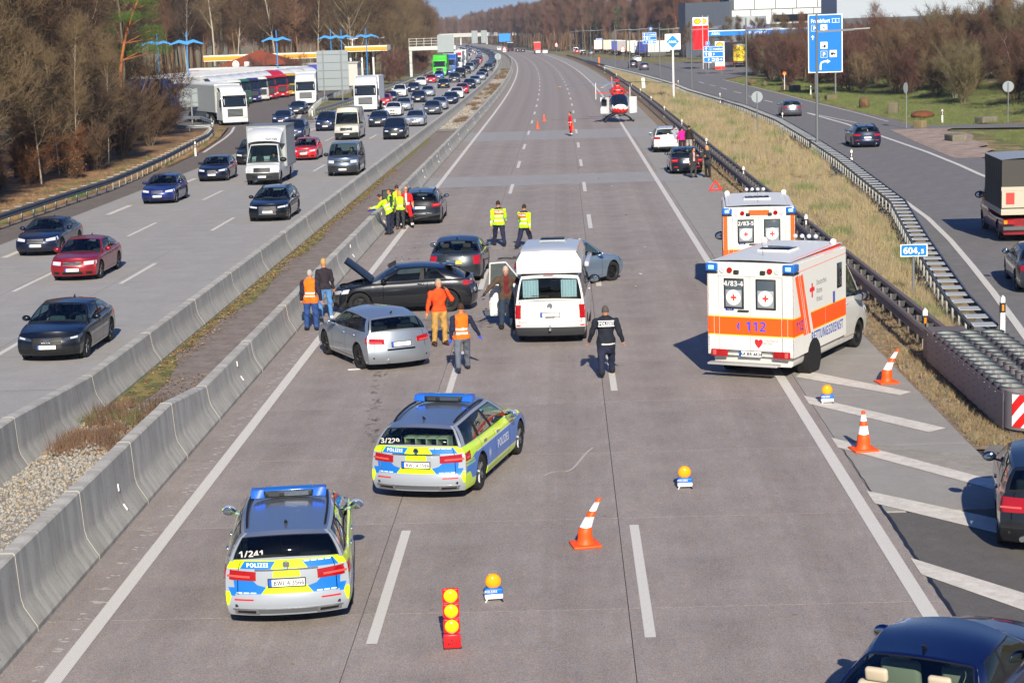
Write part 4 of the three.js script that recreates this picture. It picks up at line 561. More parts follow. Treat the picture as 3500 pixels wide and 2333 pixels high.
sign('direction_sign','farther three row blue direction sign in front of white trailers','road sign',V(22.2,elev(486),-486),0,3.4,2.8,5.2,rowMat,{ posts: [-1.2,1.2] });
sign('parking_sign','small square blue parking sign above the farther three row sign','road sign',V(23.2,elev(500),-500),0,0.8,0.8,7.5,tx(64,64,(g) => { g.fillStyle = '#0a74d6'; g.fillRect(0,0,64,64); park(g,32,32,24); }),{ posts: [0] });
sign('direction_sign','small blue Frankfurt sign left of the parked trailer backs','road sign',V(14.5,elev(720),-740),0,2.4,2.2,3.4,tx(128,116,(g,w,h) => { g.fillStyle = '#fff'; g.fillRect(0,0,w,h); g.fillStyle = '#0a74d6'; g.fillRect(4,4,w - 8,h - 8); g.fillStyle = '#fff'; g.font = 'bold 24px sans-serif'; g.textAlign = 'center'; g.fillText('Frankfurt',64,34,108); arrowUp(g,40,74,26); shieldA5(g,88,76,40,26); }),{ posts: [-0.9,0.9] });
sign('direction_sign','distant blank looking blue sign over the far carriageway edge','road sign',at(3.6,1010),0,6,4.2,5.4,std('#1c86dc',0.4),{ posts: [-2,2],pr: 0.12 });
const triMat = tx(128,112,(g) => { g.clearRect(0,0,128,112); g.fillStyle = '#d5201f'; g.fillRect(0,0,128,112); g.fillStyle = '#fff'; g.beginPath(); g.moveTo(64,26); g.lineTo(106,98); g.lineTo(22,98); g.fill(); g.fillStyle = '#111'; g.beginPath(); g.ellipse(52,84,12,9,0,PI,0); g.ellipse(78,84,12,9,0,PI,0); g.fill(); });
function triSign(p,label) { const t = thing('warning_sign',label,'road sign',p,0,'red triangle warning signs'),b = new MB(),s = 0.75; b.face([[-s,2.6,0],[s,2.6,0],[0,2.6 + 1.3,0]],[[0,0],[1,0],[0.5,1]]); b.face([[-s,2.6,-0.03],[0,3.9,-0.03],[s,2.6,-0.03]]); b.add('triangle_plate',triMat,t); const q = new MB(); q.box(0.9,0.3,0.03,0,2.4,-0.015); q.add('plate',M.white,t); const c = new MB(); c.cyl(0.045,0.045,[0,0,-0.08],[0,3.7,-0.08],8); c.add('post',M.steel,t); }
triSign(V(14.9,elev(470),-470),'red triangle warning sign between slip road rails near the two queueing cars'); triSign(V(-1.9,elev(690),-700),'red triangle warning sign left of the first lamp mast, at the shoulder'); triSign(V(8.3,elev(780),-800),'red triangle warning sign behind the queue of ramp cars'); triSign(at(-9.6,560),'red triangle warning sign standing on the far median');
// round signs seen from behind
function roundBack(p,y,r,label,turn = PI) { const t = thing('round_sign',label,'road sign',p,turn,'round signs seen from behind'),b = new MB(); b.cyl(r,r,[0,y,-0.01],[0,y,0.01],24); b.add('disc',M.greyBack,t); const c = new MB(); c.cyl(0.035,0.035,[0,0,-0.06],[0,y + r * 0.8,-0.06],8); c.add('post',M.steel,t); return t; }
roundBack(V(14.35,elev(142),-142.3),2.75,0.42,'grey back of a round sign standing in the dry grass'); roundBack(V(25.6,elev(144),-144),3.0,0.42,'grey back of a round sign at the branch road kerb, turned edgewise',PI + 1.0); roundBack(V(33.9,elev(147),-147),2.75,0.42,'grey back of a round sign at far right below the shrubs',PI - 0.2); roundBack(at(-9.7,322),3.9,0.55,'grey back of a round sign on the gravel median');
sign('reversed_sign','large grey back of a roadside sign with horizontal ribs by the trucks','road sign',V(-29.2,elev(246),-244),PI - 0.12,4.1,5.0,3.9,null,{ posts: [-1.15,1.2],ribs: 5,pr: 0.08,r: 0.15 });
sign('reversed_sign','smaller grey sign back with two panels beside the grey semi trailer','road sign',V(-37.5,elev(193),-192.6),PI - 0.1,2.5,1.85,2.55,null,{ posts: [0],ribs: 2,pr: 0.09 });
{ // gantry over the oncoming lanes
const t = thing('sign_gantry','grey steel cantilever sign gantry over the oncoming lanes','gantry',at(-27.2,368)); const st = std('#b9bdba',0.55);
new MB().box(0.5,5.6,0.5,0,2.8,0).add('column',st,t); new MB().box(9,0.75,0.7,4.2,5.35,0).add('beam',st,t); const r = new MB(); for (const y of [6.2,6.7,7.2]) r.box(8.6,0.07,0.07,4.1,y,0.35); r.add('railing',st,t); for (let i = 0; i < 7; i++) new MB().box(0.08,1.6,0.08,-0.2 + i * 1.43,6.5,0.35).add('rail_post',st,t);
new MB().box(3.1,3.3,0.15,6.8,6.1,0.5).add('sign_panel',M.greyBack,t); new MB().box(3.0,0.9,0.4,6.8,4.6,0.1).add('signal_box',M.steelDark,t);
}
// lamp masts with flat arms along the slip road
const mastG = new MB().cyl(0.11,0.06,[0,0,0],[0,8.6,0],10).out(),armG = new MB().box(2.3,0.12,0.2,1.15,7.55,0,0,0,0.03).out(),headG = new MB().box(1.2,0.07,0.16,2.7,7.62,0,0,0,0.03).out(),mastMat = std('#6f7577',0.5,{ metalness: 0.4 });
[[15.9,120.5,'nearest lamp mast, crossing the tall blue sign'],[17.1,179,'second lamp mast along the slip road guardrail'],[15.8,235,'third lamp mast, left of the petrol flags'],[15.7,309,'fourth lamp mast, beside the diamond petrol sign'],[13.2,376,'fifth lamp mast, near the queueing ramp cars'],[10.6,384,'lamp mast on the grass side of the ramp cars'],[7.6,500,'lamp mast left of the parked trailer backs'],[6.7,605,'second lamp mast in the far group of four'],[5.2,690,'third lamp mast in the far group of four'],[3.6,715,'farthest lamp mast in the group of four'],[21,520,'lamp mast standing before the white trailers'],[26,560,'lamp mast behind the three row sign'],[33,560,'lamp mast behind the white trailers at right'],[36.5,480,'lamp mast right of the white trailers']].forEach(([x,Z,label]) => { const t = thing('lamp_mast','grey ' + label,'street lamp',V(x,elev(Z),-Z),Z > 450 && x < 9 ? 0 : 0,'lamp masts of the right hand rest area'); mesh('mast',mastG,mastMat,t); mesh('arm',armG,mastMat,t); mesh('lamp_head',headG,M.steel,t); });
// blue gull wing lamps of the left rest area
const wing = new MB().extr([[0,8.3],[0.9,8.6],[2.1,8.3],[2.15,8.42],[0.9,8.95],[0,8.7],[-0.9,8.95],[-2.15,8.42],[-2.1,8.3],[-0.9,8.6]],0.8,T(0,0,-0.4));
const wingG = wing.out(),blueP = std('#2f86c8',0.45),poleG2 = new MB().cyl(0.1,0.07,[0,0,0],[0,9.9,0],8).out();
[[-56.5,268,'blue gull wing lamp post nearest the bare wood'],[-47.5,243,'tall blue gull wing lamp post above the white trailers'],[-40.8,275,'blue gull wing lamp post in front of the red hip roof'],[-36.6,305,'front post of the blue lamp pair right of the red roof'],[-37.2,325,'rear post of the blue lamp pair right of the red roof'],[-33.5,330,'blue gull wing lamp post left of the large sign back']].forEach(([x,Z,label]) => { const t = thing('lamp_post',label,'street lamp',V(x,elev(Z) - 0.6,-Z),0.05,'blue lamp posts of the truck park'); mesh('pole',poleG2,blueP,t); mesh('wing_shade',wingG,blueP,t); });
[[-37.5,345,'white twin lamp post beside the blue lamp pair'],[-35,370,'white twin lamp post at the edge of the big bare trees']].forEach(([x,Z,label]) => { const t = thing('lamp_post',label,'street lamp',V(x,elev(Z),-Z),0,'white twin lamps'); new MB().cyl(0.09,0.06,[0,0,0],[0,7.6,0],8).add('pole',M.white,t); for (const s of [1,-1]) new MB().bar(V(0,7.5,0),V(s * 1.0,7.7,0),0.12,0.1).add('lamp_head',M.white,t); });
{ const t = thing('emergency_phone','orange emergency telephone pillar behind the shoulder guardrail','emergency phone',at(10.9,420)); new MB().rbox(0.35,1.5,0.3,0,0.75,0,0.05).add('pillar',std('#f06a12',0.5),t); new MB().rbox(0.42,0.25,0.36,0,1.62,0,0.05).add('cap',std('#f06a12',0.5),t); }
{ const t = thing('marker_board','white marker board standing in the grass behind the helicopter','marker board',at(10.6,247)); new MB().box(0.42,1.3,0.05,0,0.95,0,0,0,0.06).add('board',M.white,t); new MB().box(0.06,0.5,0.06,0,0.25,0).add('post',M.steel,t); }
{ const t = thing('round_beacon','orange disc on a white post beside the boulders','marker post',V(26.6,elev(231),-231)); new MB().cyl(0.045,0.045,[0,0,0],[0,1.9,0],8).add('post',M.white,t); new MB().cyl(0.22,0.22,[0,2.0,-0.03],[0,2.0,0.03],16).add('disc',std('#f07b10',0.5),t); }
// ---------------------------------------------------------------- crash scene vehicles
const { FontLoader } = await import('three/addons/loaders/FontLoader.js'),{ TextGeometry } = await import('three/addons/geometries/TextGeometry.js');
const font = await new FontLoader().loadAsync('fonts/droid/droid_sans_bold.typeface.json');
function letters(s,h,depth = 0.004) { const g = new TextGeometry(s,{ font,size: h,depth,curveSegments: 3,bevelEnabled: false }); g.computeBoundingBox(); g.translate(-(g.boundingBox.min.x + g.boundingBox.max.x) / 2,0,0); return g; }
const silver = paint('#a2acb8',0.8,0.3),darkPaint = paint('#0d1118',0.35,0.3),navy = paint('#0c1533',0.4,0.3),blueP2 = paint('#13266b',0.4,0.32),redP = paint('#8a0d18',0.3,0.34),brightRed = paint('#c40a14',0.15,0.34),whiteP = paint('#cfd0cd',0,0.4),greyP = paint('#4b5057',0.6,0.34),anthra = paint('#20242b',0.5,0.32),beigeP = paint('#b9b7a6',0.1,0.4),blueGrey = paint('#5b6a80',0.6,0.34);
const Y1 = '#c9f000',B1 = '#0a6fcb';
const sideLivery = phys('#ffffff',0.34,{ metalness: 0.08,clearcoat: 1,clearcoatRoughness: 0.04,map: canvasTex(2048,640,(g,w,h) => {
const X = (z) => (0.5 + z / 4.93) * w,Y = (y) => h - y / 1.48 * h,poly = (c,p) => { g.fillStyle = c; g.beginPath(); p.forEach(([z,y],i) => i ? g.lineTo(X(z),Y(y)) : g.moveTo(X(z),Y(y))); g.fill(); },dashes = (z0,z1,y) => { g.fillStyle = '#e8eef4'; for (let z = z0; z < z1; z += 0.085) g.fillRect(X(z),Y(y + 0.024),0.07 * w / 4.93,0.024 * h / 1.48); };
g.fillStyle = '#8a929c'; g.fillRect(0,0,w,h); poly(B1,[[-2.3,0.36],[2.1,0.36],[2.3,0.8],[-1.75,0.8],[-2.15,0.66]]);
poly(Y1,[[-2.5,0.985],[0.5,0.965],[1.9,0.9],[1.9,0.84],[0.9,0.8],[-1.7,0.79],[-2.05,0.7],[-2.5,0.72]]); poly(Y1,[[-2.5,0.2],[1.2,0.2],[1.2,0.34],[-1.9,0.34],[-2.05,0.52],[-2.2,0.52],[-2.5,0.36]]); dashes(-1.6,1.0,0.775); dashes(-1.9,1.2,0.34);
g.fillStyle = '#f2f5f8'; g.font = 'bold 92px sans-serif'; g.textAlign = 'center'; g.textBaseline = 'middle'; g.fillText('POLIZEI',X(0.22),Y(0.6),350); g.save(); g.translate(X(-0.75),Y(0.57)); for (let i = 0; i < 12; i++) { g.rotate(PI / 6); g.fillStyle = i % 2 ? '#cfd8e4' : '#9fb4cf'; g.beginPath(); g.moveTo(-8,0); g.lineTo(0,-52); g.lineTo(8,0); g.fill(); } g.restore(); g.fillStyle = Y1; g.font = 'bold 26px sans-serif'; g.fillText('Jetzt bewerben!',X(-1.98),Y(0.71),150); g.fillText('www.polizei-der-beruf.de',X(-1.98),Y(0.655),190);
}) });
const rearLivery = phys('#ffffff',0.34,{ metalness: 0.08,clearcoat: 1,clearcoatRoughness: 0.04,map: canvasTex(1024,810,(g,w,h) => {
const X = (x) => (0.5 + x / 1.87) * w,Y = (y) => h - y / 1.48 * h,poly = (c,p) => { g.fillStyle = c; g.beginPath(); p.forEach(([z,y],i) => i ? g.lineTo(X(z),Y(y)) : g.moveTo(X(z),Y(y))); g.fill(); };
g.fillStyle = '#9aa2ab'; g.fillRect(0,0,w,h); poly(Y1,[[-0.95,0.885],[0.95,0.885],[0.95,1.01],[-0.95,1.01]]); poly(B1,[[-0.66,0.885],[-0.22,0.885],[-0.15,0.99],[-0.59,0.99]]); poly(B1,[[0.3,0.885],[0.74,0.885],[0.66,0.99],[0.22,0.99]]); g.fillStyle = '#e9eff5'; for (let i = 0; i < 4; i++) g.fillRect(X(0.25 + i * 0.1),Y(0.985),44,10); g.fillStyle = '#f4f6f8'; g.font = 'bold 46px sans-serif'; g.textAlign = 'center'; g.textBaseline = 'middle'; g.fillText('POLIZEI',X(-0.41),Y(0.937),178);
poly(Y1,[[-0.18,0.885],[0.18,0.885],[0.2,0.76],[-0.2,0.76]]);
poly(B1,[[-0.74,0.53],[-0.36,0.53],[-0.28,0.62],[-0.42,0.66],[-0.5,0.74],[-0.76,0.74]]); poly(B1,[[0.74,0.53],[0.36,0.53],[0.28,0.62],[0.42,0.66],[0.5,0.74],[0.76,0.74]]); poly(Y1,[[-0.37,0.53],[0.37,0.53],[0.24,0.69],[-0.24,0.69]]); g.fillStyle = '#e9eff5'; for (const s of [-0.72,0.42]) for (let i = 0; i < 3; i++) g.fillRect(X(s + i * 0.1),Y(0.553),44,9);
poly(Y1,[[-1,0.36],[-0.84,0.36],[-0.78,0.56],[-1,0.56]]); poly(Y1,[[1,0.36],[0.84,0.36],[0.78,0.56],[1,0.56]]); poly(B1,[[-0.8,0.5],[-0.74,0.5],[-0.74,0.62],[-0.84,0.62]]); poly(B1,[[0.8,0.5],[0.74,0.5],[0.74,0.62],[0.84,0.62]]);
}) });
const blueLens = phys('#2f7be6',0.1,{ transmission: 0.5,thickness: 0,clearcoat: 1 }),blueTop = phys('#1a62b8',0.12,{ clearcoat: 1 }),ledBlue = std('#9cc4ff',0.3,{ emissive: '#5b9cff',emissiveIntensity: 0.9 });
function police(label,p,turn,plate,num) {
const g = thing('police_car',label,'police car',p,turn,'police estate cars'),S = buildCar(SPEC.estate,{ into: g,paint: silver,mats: { body: sideLivery,door: sideLivery,sill: sideLivery,tailgate: rearLivery,tailgate_sill: rearLivery,rear_bumper: rearLivery,roof: silver,front_bumper: silver,hood: paint(Y1,0,0.36) },mirrorMat: sideLivery,handleMat: M.chrome });
lights(S,g,{ tail: [0.5,1.3,0.72,0.845,0.735,0.885],tailBar: 0.42,head: [0.55,1.2,0.6,0.7,0.64,0.76],grille: [0.42,0.45,0.68,3,true],reflector: [0.55,0.86,0.44,0.46],wiper: true,badge: [-1,0.935,0.048] });
addPlate(S,g,-1,0.685,std('#fff',0.4,{ map: plateTex(plate) }),0.52,0.11);
const strip = new MB(); for (let k = 0; k < 12; k++) strip.bar(S.endPt(-1,lerp(-0.52,0.52,k / 12),0.872,0.012),S.endPt(-1,lerp(-0.52,0.52,(k + 1) / 12),0.872,0.012),0.02,0.022); strip.add('chrome_strip',M.chrome,g);
S.patch(-1,-0.86,0.86,0.24,0.31,0.24,0.31,0.008,12,2).add('diffuser',std('#6f757b',0.5,{ metalness: 0.4 }),g,0.9); const rim = new MB(); for (let k = 0; k < 14; k++) rim.bar(S.endPt(-1,lerp(-0.9,0.9,k / 14),0.315,0.012),S.endPt(-1,lerp(-0.9,0.9,(k + 1) / 14),0.315,0.012),0.016,0.016); rim.add('chrome_trim',M.chrome,g);
for (const s of [1,-1]) { const t = S.patch(-1,s * 0.48,s * 0.88,0.235,0.31,0.245,0.3,0.016,5,2).add('tailpipe',M.chrome,g,0.9); S.patch(-1,s * 0.53,s * 0.83,0.252,0.293,0.258,0.288,0.02,4,1).add('tailpipe_opening',M.black,t,0.9); }
// light bar across the roof
const bp = S.roofP(0.34,0),y = bp.y + 0.02,bar = new MB(); bar.rbox(0.74,0.1,0.26,0,y + 0.065,bp.z,0.03); const lb = bar.add('light_bar',M.black,g); new MB().rbox(0.72,0.025,0.25,0,y + 0.118,bp.z,0.012).add('light_bar_cover',blueTop,lb); new MB().box(0.36,0.07,0.01,-0.12,y + 0.065,bp.z - 0.132).add('display_panel',std('#39424d',0.3),lb); new MB().box(0.16,0.07,0.01,0.22,y + 0.065,bp.z - 0.132).add('speaker_grille',M.plastic,lb); new MB().box(1.0,0.03,0.16,0,y + 0.005,bp.z).add('bar_mount',M.black,lb);
for (const s of [1,-1]) { const d = new MB(); d.extr([[-0.12,0],[0.12,0],[0.085,0.095],[-0.085,0.095]],0.17,T(s * 0.375,y + 0.02,bp.z,s * PI / 2),{ bevelEnabled: true,bevelSize: 0.012,bevelThickness: 0.02,bevelSegments: 2 }); const dm = d.add('blue_lamp',blueLens,lb,0.5); const l = new MB(); for (let i = 0; i < 3; i++) for (let j = 0; j < 2; j++) l.ball(0.02,0.02,0.012,s * (0.4 + i * 0.052),y + 0.045 + j * 0.035,bp.z - 0.075,8); l.add('light_emitter',ledBlue,dm); }
// call sign on the rear window
const q = S.rwP(0.62,0.17),q2 = S.rwP(0.62,0.3),m = mesh('call_sign',letters(num,0.1),M.white,g); m.position.copy(q).add(V(0,0,-0.012)); m.rotation.set(-Math.atan2(q2.z - q.z,q2.y - q.y) * -1,PI,0,'YXZ'); m.rotation.x = Math.atan2(q2.z - q.z,q2.y - q.y);
if (num === '3/229') { const sh = new MB(); for (let i = 0; i < 5; i++) sh.box(0.02,0.22,0.3,0.3 - i * 0.2,1.0,-1.9); sh.box(0.84,0.02,0.3,-0.1,1.1,-1.9).box(0.84,0.02,0.3,-0.1,0.9,-1.9); sh.add('equipment_rack',std('#c9c6a8',0.6),g); }
return S;
}
police('silver police estate in blue and yellow livery, call sign 1/241, nearest the camera',[-4.36,0,-28.38],PI + 0.105,'BWL 4 3566','1/241');
police('silver police estate in blue and yellow livery, call sign 3/229, angled behind the first',[-2.28,0,-35.5],PI - 0.222,'BWL 4 3586','3/229');
// small helper: one car with fittings
function car(name,label,cat,spec,p,turn,o,fit,group) { const g = thing(name,label,cat,p,turn,group),S = buildCar({ ...SPEC[spec],...(o.spec ?? {}) },{ into: g,...o }); lights(S,g,fit); return [g,S]; }
const HF = { head: [0.52,1.2,0.6,0.69,0.64,0.77],grille: [0.4,0.48,0.66,3],intake: [0.45,0.26,0.36],fog: [0.6,0.86,0.27,0.36],fplate: 0.42,tail: [0.56,1.16,0.7,0.84,0.7,0.86],rplate: 0.66 };
car('hatchback','silver five door hatchback stopped aslant beside the barrier','car','hatch',[-5.11,0,-48.55],PI + 0.449,{ paint: paint('#a3acb5',0.7,0.36),rim: 'dark' },{ ...HF,tail: [0.52,1.14,0.7,0.82,0.72,0.87],tailBar: 0.25,rplate: 0.68,exhaust: [0.42,0.27],exhaustOne: true,wiper: true,reflector: null });
{ // black coupe with raised hood and open far door
const [g,S] = car('crashed_coupe','crashed black three door coupe with its hood raised, beside the barrier','car','coupe',[-4.95,0,-57.25],-1.53,{ paint: darkPaint,rim: 'dark',spec: { L: 4.42,W: 1.84,H: 1.46,wb: 2.64,fo: 0.86,zA: 0.98,zB: 0.1,zC: -1.2,zD: -1.95,hatch: true,r: 0.335,noHood: true,deck: [[-2.15,0.98],[-1.2,1.0],[0,0.95],[0.98,0.92],[1.55,0.85],[1.9,0.77],[2.15,0.66]],win: [[0.06,0.5],[0.53,0.78]],seams: [0.62,-0.7],doors: [[-0.695,0.615]],handles: [-0.5] } },{ ...HF,head: [0.5,1.3,0.58,0.68,0.66,0.78],headMat: M.lamp,tail: [0.6,1.2,0.82,0.94,0.8,0.94] });
const hd = new MB(); hd.grid(8,8,(i,j) => { const x = lerp(-0.72,0.72,i / 8) * (1 - 0.12 * (j / 8)),z = j / 8 * 0.98; return [x,0.03 * (1 - (i / 4 - 1) ** 2) - 0.03 * (j / 8) ** 2,z]; }); hd.grid(8,8,(i,j) => { const x = lerp(0.72,-0.72,i / 8) * (1 - 0.12 * (j / 8)),z = j / 8 * 0.98; return [x,-0.05 + 0.03 * (1 - (i / 4 - 1) ** 2) - 0.03 * (j / 8) ** 2,z]; }); const hm = hd.add('raised_hood',std('#0b0f1a',0.4),g,0.6); hm.position.set(0,0.97,1.0); hm.rotation.x = -0.72;
const en = new MB(),r = RNG(3); en.box(1.3,0.3,0.8,0,0.55,1.45); for (let i = 0; i < 26; i++) en.rbox(0.1 + r() * 0.3,0.06 + r() * 0.08,0.1 + r() * 0.2,(r() - 0.5) * 1.1,0.72 + r() * 0.05,1.15 + r() * 0.65,0.02,r() * 3); en.add('engine_bay',std('#2d2e30',0.5,{ metalness: 0.4 }),g); new MB().bar(V(0.3,0.78,1.2),V(0.32,1.3,1.35),0.015,0.015).add('hood_stay',M.steel,g);
const od = new MB(); od.grid(6,5,(i,j) => [lerp(0,1.0,i / 6),lerp(0.35,1.3,j / 5),0.1 * Math.sin(PI * j / 5) * 0.4]); const dm = od.add('open_door',darkPaint,g,0.6); dm.position.set(-0.86,0,0.55); dm.rotation.y = PI - 0.2; dm.material = darkPaint;
{ const q = S.roofP(1,0); new MB().rbox(1.0,0.05,0.3,0,q.y + 0.01,q.z - 0.1,0.02,0,-0.1).add('roof_spoiler',darkPaint,g); }
new MB().rbox(0.5,0.1,0.04,0.3,0.3,2.12,0.02,0.3,0,0.4).add('loose_bumper_trim',M.plastic,g);
}
car('sedan','dark grey sedan with tall red corner lights, stopped behind the coupe','car','sedan',[-3.7,0,-65.2],PI - 0.03,{ paint: paint('#2b3138',0.55,0.34),spec: { W: 1.82,H: 1.43 } },{ ...HF,tail: [0.74,1.16,0.62,0.9,0.62,0.93],plateMat: yellowPlate,rplate: 0.7,tailBar: null });
car('hatchback','silver blue five door hatchback half hidden behind the white camper van','car','hatch',[0.05,0,-61.9],PI - 0.62,{ paint: paint('#8aa0b4',0.6,0.36),rim: 'steel',steer: -0.25,spec: { H: 1.54 } },{ ...HF,tail: [0.6,1.1,0.7,0.9,0.7,0.92] });
{ const [g,S] = car('estate_car','dark estate car with crumpled rear and open driver door, beside the barrier','car','estate',[-6.37,0,-84.9],PI,{ paint: paint('#12181f',0.4,0.3),spec: { L: 4.8,H: 1.52,W: 1.88 } },{ ...HF,tail: [0.6,1.15,0.78,0.92,0.8,0.95],tailBar: 0.6,rplate: 0.76,wiper: true });
const cr = new MB(),r = RNG(12); for (let i = 0; i < 18; i++) { const t = -0.6 + r() * 1.3,p = S.endPt(-1,t,0.3 + r() * 0.28,0.01); cr.rbox(0.08 + r() * 0.3,0.02 + r() * 0.05,0.04,p.x,p.y,p.z,0.01,r() * 0.6 - 0.3,r() - 0.5,(r() - 0.5) * 0.9); } cr.add('crumpled_panel',M.plastic,g); const br = new MB(); for (let i = 0; i < 7; i++) { const p = S.endPt(-1,-0.5 + i * 0.17,0.5 + 0.02 * Math.sin(i * 2),0.02); br.box(0.16,0.014,0.02,p.x,p.y,p.z,0,0,(r() - 0.5) * 0.3); } br.add('torn_edge',M.steel,g);
const hb = new MB(); for (let i = 0; i < 6; i++) hb.bar(V(0.85 - i * 0.29,0.2 + 0.05 * i,-2.46),V(0.85 - (i + 1) * 0.29,0.25 + 0.05 * i,-2.47),0.05,0.06); hb.add('hanging_bumper',M.plastic,g);
openDoor(g,S,1,0.72,-0.3,1.15,paint('#12181f',0.4,0.3)); }
function openDoor(g,S,sd,z0,z1,ang,pm,lin = M.plastic) { // a hinged door swung out at its front edge
const b = new MB(),L = z0 - z1,yb = 0.3,yt = S.top(z0); b.grid(6,6,(i,j) => [0.05 * Math.sin(PI * j / 6),lerp(yb,yt,j / 6),-L * i / 6]); b.grid(6,6,(i,j) => [-0.07,lerp(yb,yt,j / 6),-L * (1 - i / 6)]); const o = b.add('open_door',pm,g,0.6); o.position.set(sd * (S.xs(z0,0.6) + 0.02),0,z0); o.rotation.y = -sd * ang;
const f = new MB(),h = S.H - yt - 0.16; f.bar(V(0,yt,-0.02),V(-0.12,yt + h,-0.55),0.04,0.04).bar(V(-0.12,yt + h,-0.55),V(-0.12,yt + h,-L),0.04,0.04).bar(V(-0.12,yt + h,-L),V(0,yt,-L),0.04,0.04); f.add('window_frame',lin === M.white ? pm : M.rubber,o); const w = new MB(); w.face([[0,yt,-0.06],[-0.11,yt + h - 0.02,-0.56],[-0.11,yt + h - 0.02,-L + 0.03],[0,yt,-L + 0.03]]); w.add('window_pane',M.glass,o); new MB().box(0.03,yt - yb - 0.1,L - 0.12,-0.1,(yt + yb) / 2,-L / 2).add('door_lining',lin,o); return o;
}
{ // white camper van with a high roof
const [g,S] = car('camper_van','white camper van with high roof and open driver door','van','van',[-0.38,0,-52.4],PI - 0.052,{ paint: whiteP,rim: 'steel',mirrorMat: M.black,mats: { lower_bumper: M.plastic } },{ head: [0.55,1.2,0.72,0.9,0.75,0.94],grille: [0.5,0.74,0.88,3],tail: [0.84,1.05,0.7,1.06,0.7,1.06],rplate: 0.8,badge: [-1,1.03,0.065],reflector: [0.86,1.02,0.49,0.53],wiper: true });
const hr = new MB(),prof = (z) => { const k = sst(1.15,0.35,z),e = sst(-2.36,-2.2,z); return [0.86 - 0.05 * (1 - k),1.9,lerp(1.97,2.52,k) - 0.04 * (1 - e),0.72]; },zs = [-2.36,-2.3,-2.1,-1.6,-1,0,0.4,0.6,0.8,1.0,1.15];
hr.grid(10,zs.length - 1,(i,j) => { const [w,y0,y1,wt] = prof(zs[j]),a = i / 10,s = a * 2 - 1,A = Math.abs(s); let x,y; if (A > 0.8) { x = Math.sign(s) * w; y = lerp(y1 - 0.25,y0,(A - 0.8) / 0.2); } else if (A > 0.55) { const t = (A - 0.55) / 0.25; x = Math.sign(s) * lerp(wt,w,t); y = lerp(y1,y1 - 0.25,t * t); } else { x = s / 0.55 * wt; y = y1 + 0.03 * (1 - (s / 0.55) ** 2); } return [x,Math.max(y,y0),zs[j]]; }); hr.face([[0.86,1.9,-2.36],[0.86,2.23,-2.36],[0.72,2.48,-2.36],[0,2.51,-2.36],[-0.72,2.48,-2.36],[-0.86,2.23,-2.36],[-0.86,1.9,-2.36]]);
hr.add('high_roof',whiteP,g,0.8); const sk = new MB(); sk.rbox(0.75,0.06,0.55,0,2.55,-0.2,0.03); const sm = sk.add('roof_hatch',M.greyBack,g); new MB().rbox(0.65,0.03,0.45,0,2.59,-0.2,0.01).add('hatch_glass',M.tint,sm);
new MB().rbox(0.13,0.15,2.2,-0.98,2.05,-0.7,0.05).add('awning',paint('#d8dadb',0.4),g);
const cur = new MB(); for (const s of [1,-1]) cur.grid(24,1,(i,j) => [s * lerp(0.3,0.72,i / 24),j ? 1.72 : 1.24,-2.22 + 0.02 * Math.sin(i * 1.5)]); cur.add('curtain',std('#dfe2ec',0.9),g,0.9);
new MB().cyl(0.03,0.03,[0,0.42,-2.4],[0,0.42,-2.62],8).ball(0.035,0.05,0.035,0,0.5,-2.62,10).add('tow_hook',M.steel,g); new MB().rbox(0.25,0.035,0.03,0,0.74,-2.47,0.01).add('tailgate_handle',M.plastic,g); new MB().box(0.28,0.02,0.02,0,1.9,-2.4).add('brake_light',M.tail,g);
openDoor(g,S,1,1.33,0.32,1.2,whiteP,M.white);
}
car('suv','white SUV parked on the hard shoulder behind the guardrail group','car','suv',[6.75,0,-127.2],PI,{ paint: whiteP },{ ...HF,tail: [0.55,1.1,0.88,1.02,0.88,1.04],rplate: 0.86,exhaust: [0.7,0.36] });
car('sedan','black sedan parked on the hard shoulder beside two standing people','car','sedan',[6.8,0,-108.7],PI,{ paint: paint('#0a0f1c',0.4,0.3),spec: { L: 4.85,W: 1.85,H: 1.46 } },{ ...HF,tail: [0.6,1.1,0.68,0.86,0.68,0.84],tailBar: 0.6,reflector: [0.6,0.84,0.4,0.44],rplate: 0.7,exhaust: [0.6,0.26] });
// cars on the slip road and at the right edge
car('hatchback','dark dusty hatchback at the right edge, crossing the hatched gore','car','hatch',[7.82,0,-30.7],PI - 0.2,{ paint: paint('#1a1d22',0.4,0.4) },{ ...HF,tail: [0.56,1.05,0.68,0.9,0.66,0.9],tailBar: 0.35,exhaust: [0.62,0.27],rplate: 0.62 });
car('coupe','dark blue coupe with cream interior cut off at the bottom right corner','car','coupe',[4.29,0,-21.37],PI - 0.49,{ paint: paint('#0a1240',0.45,0.25),seat: M.seatBeige },{ ...HF,tail: [0.6,1.1,0.66,0.84,0.66,0.84] });
car('sedan','grey sedan cut off by the right edge on the slip road','car','sedan',[14.55,0,-58.7],PI - 0.115,{ paint: paint('#3c4148',0.6,0.34) },HF);
car('estate_car','dark blue estate car driving away on the slip road','car','estate',[19.6,elev(125),-126],PI - 0.03,{ paint: paint('#131f38',0.45,0.3) },{ ...HF,tail: [0.5,1.12,0.76,0.88,0.78,0.9],exhaust: [0.66,0.28],reflector: [0.6,0.84,0.48,0.51] });
car('hatchback','grey hatchback driving away further up the slip road','car','hatch',[19.9,elev(168),-168.8],PI - 0.03,{ paint: paint('#596068',0.6,0.34),spec: { W: 1.8 } },{ ...HF,tail: [0.5,1.12,0.74,0.85,0.76,0.87],reflector: [0.6,0.84,0.4,0.43] });
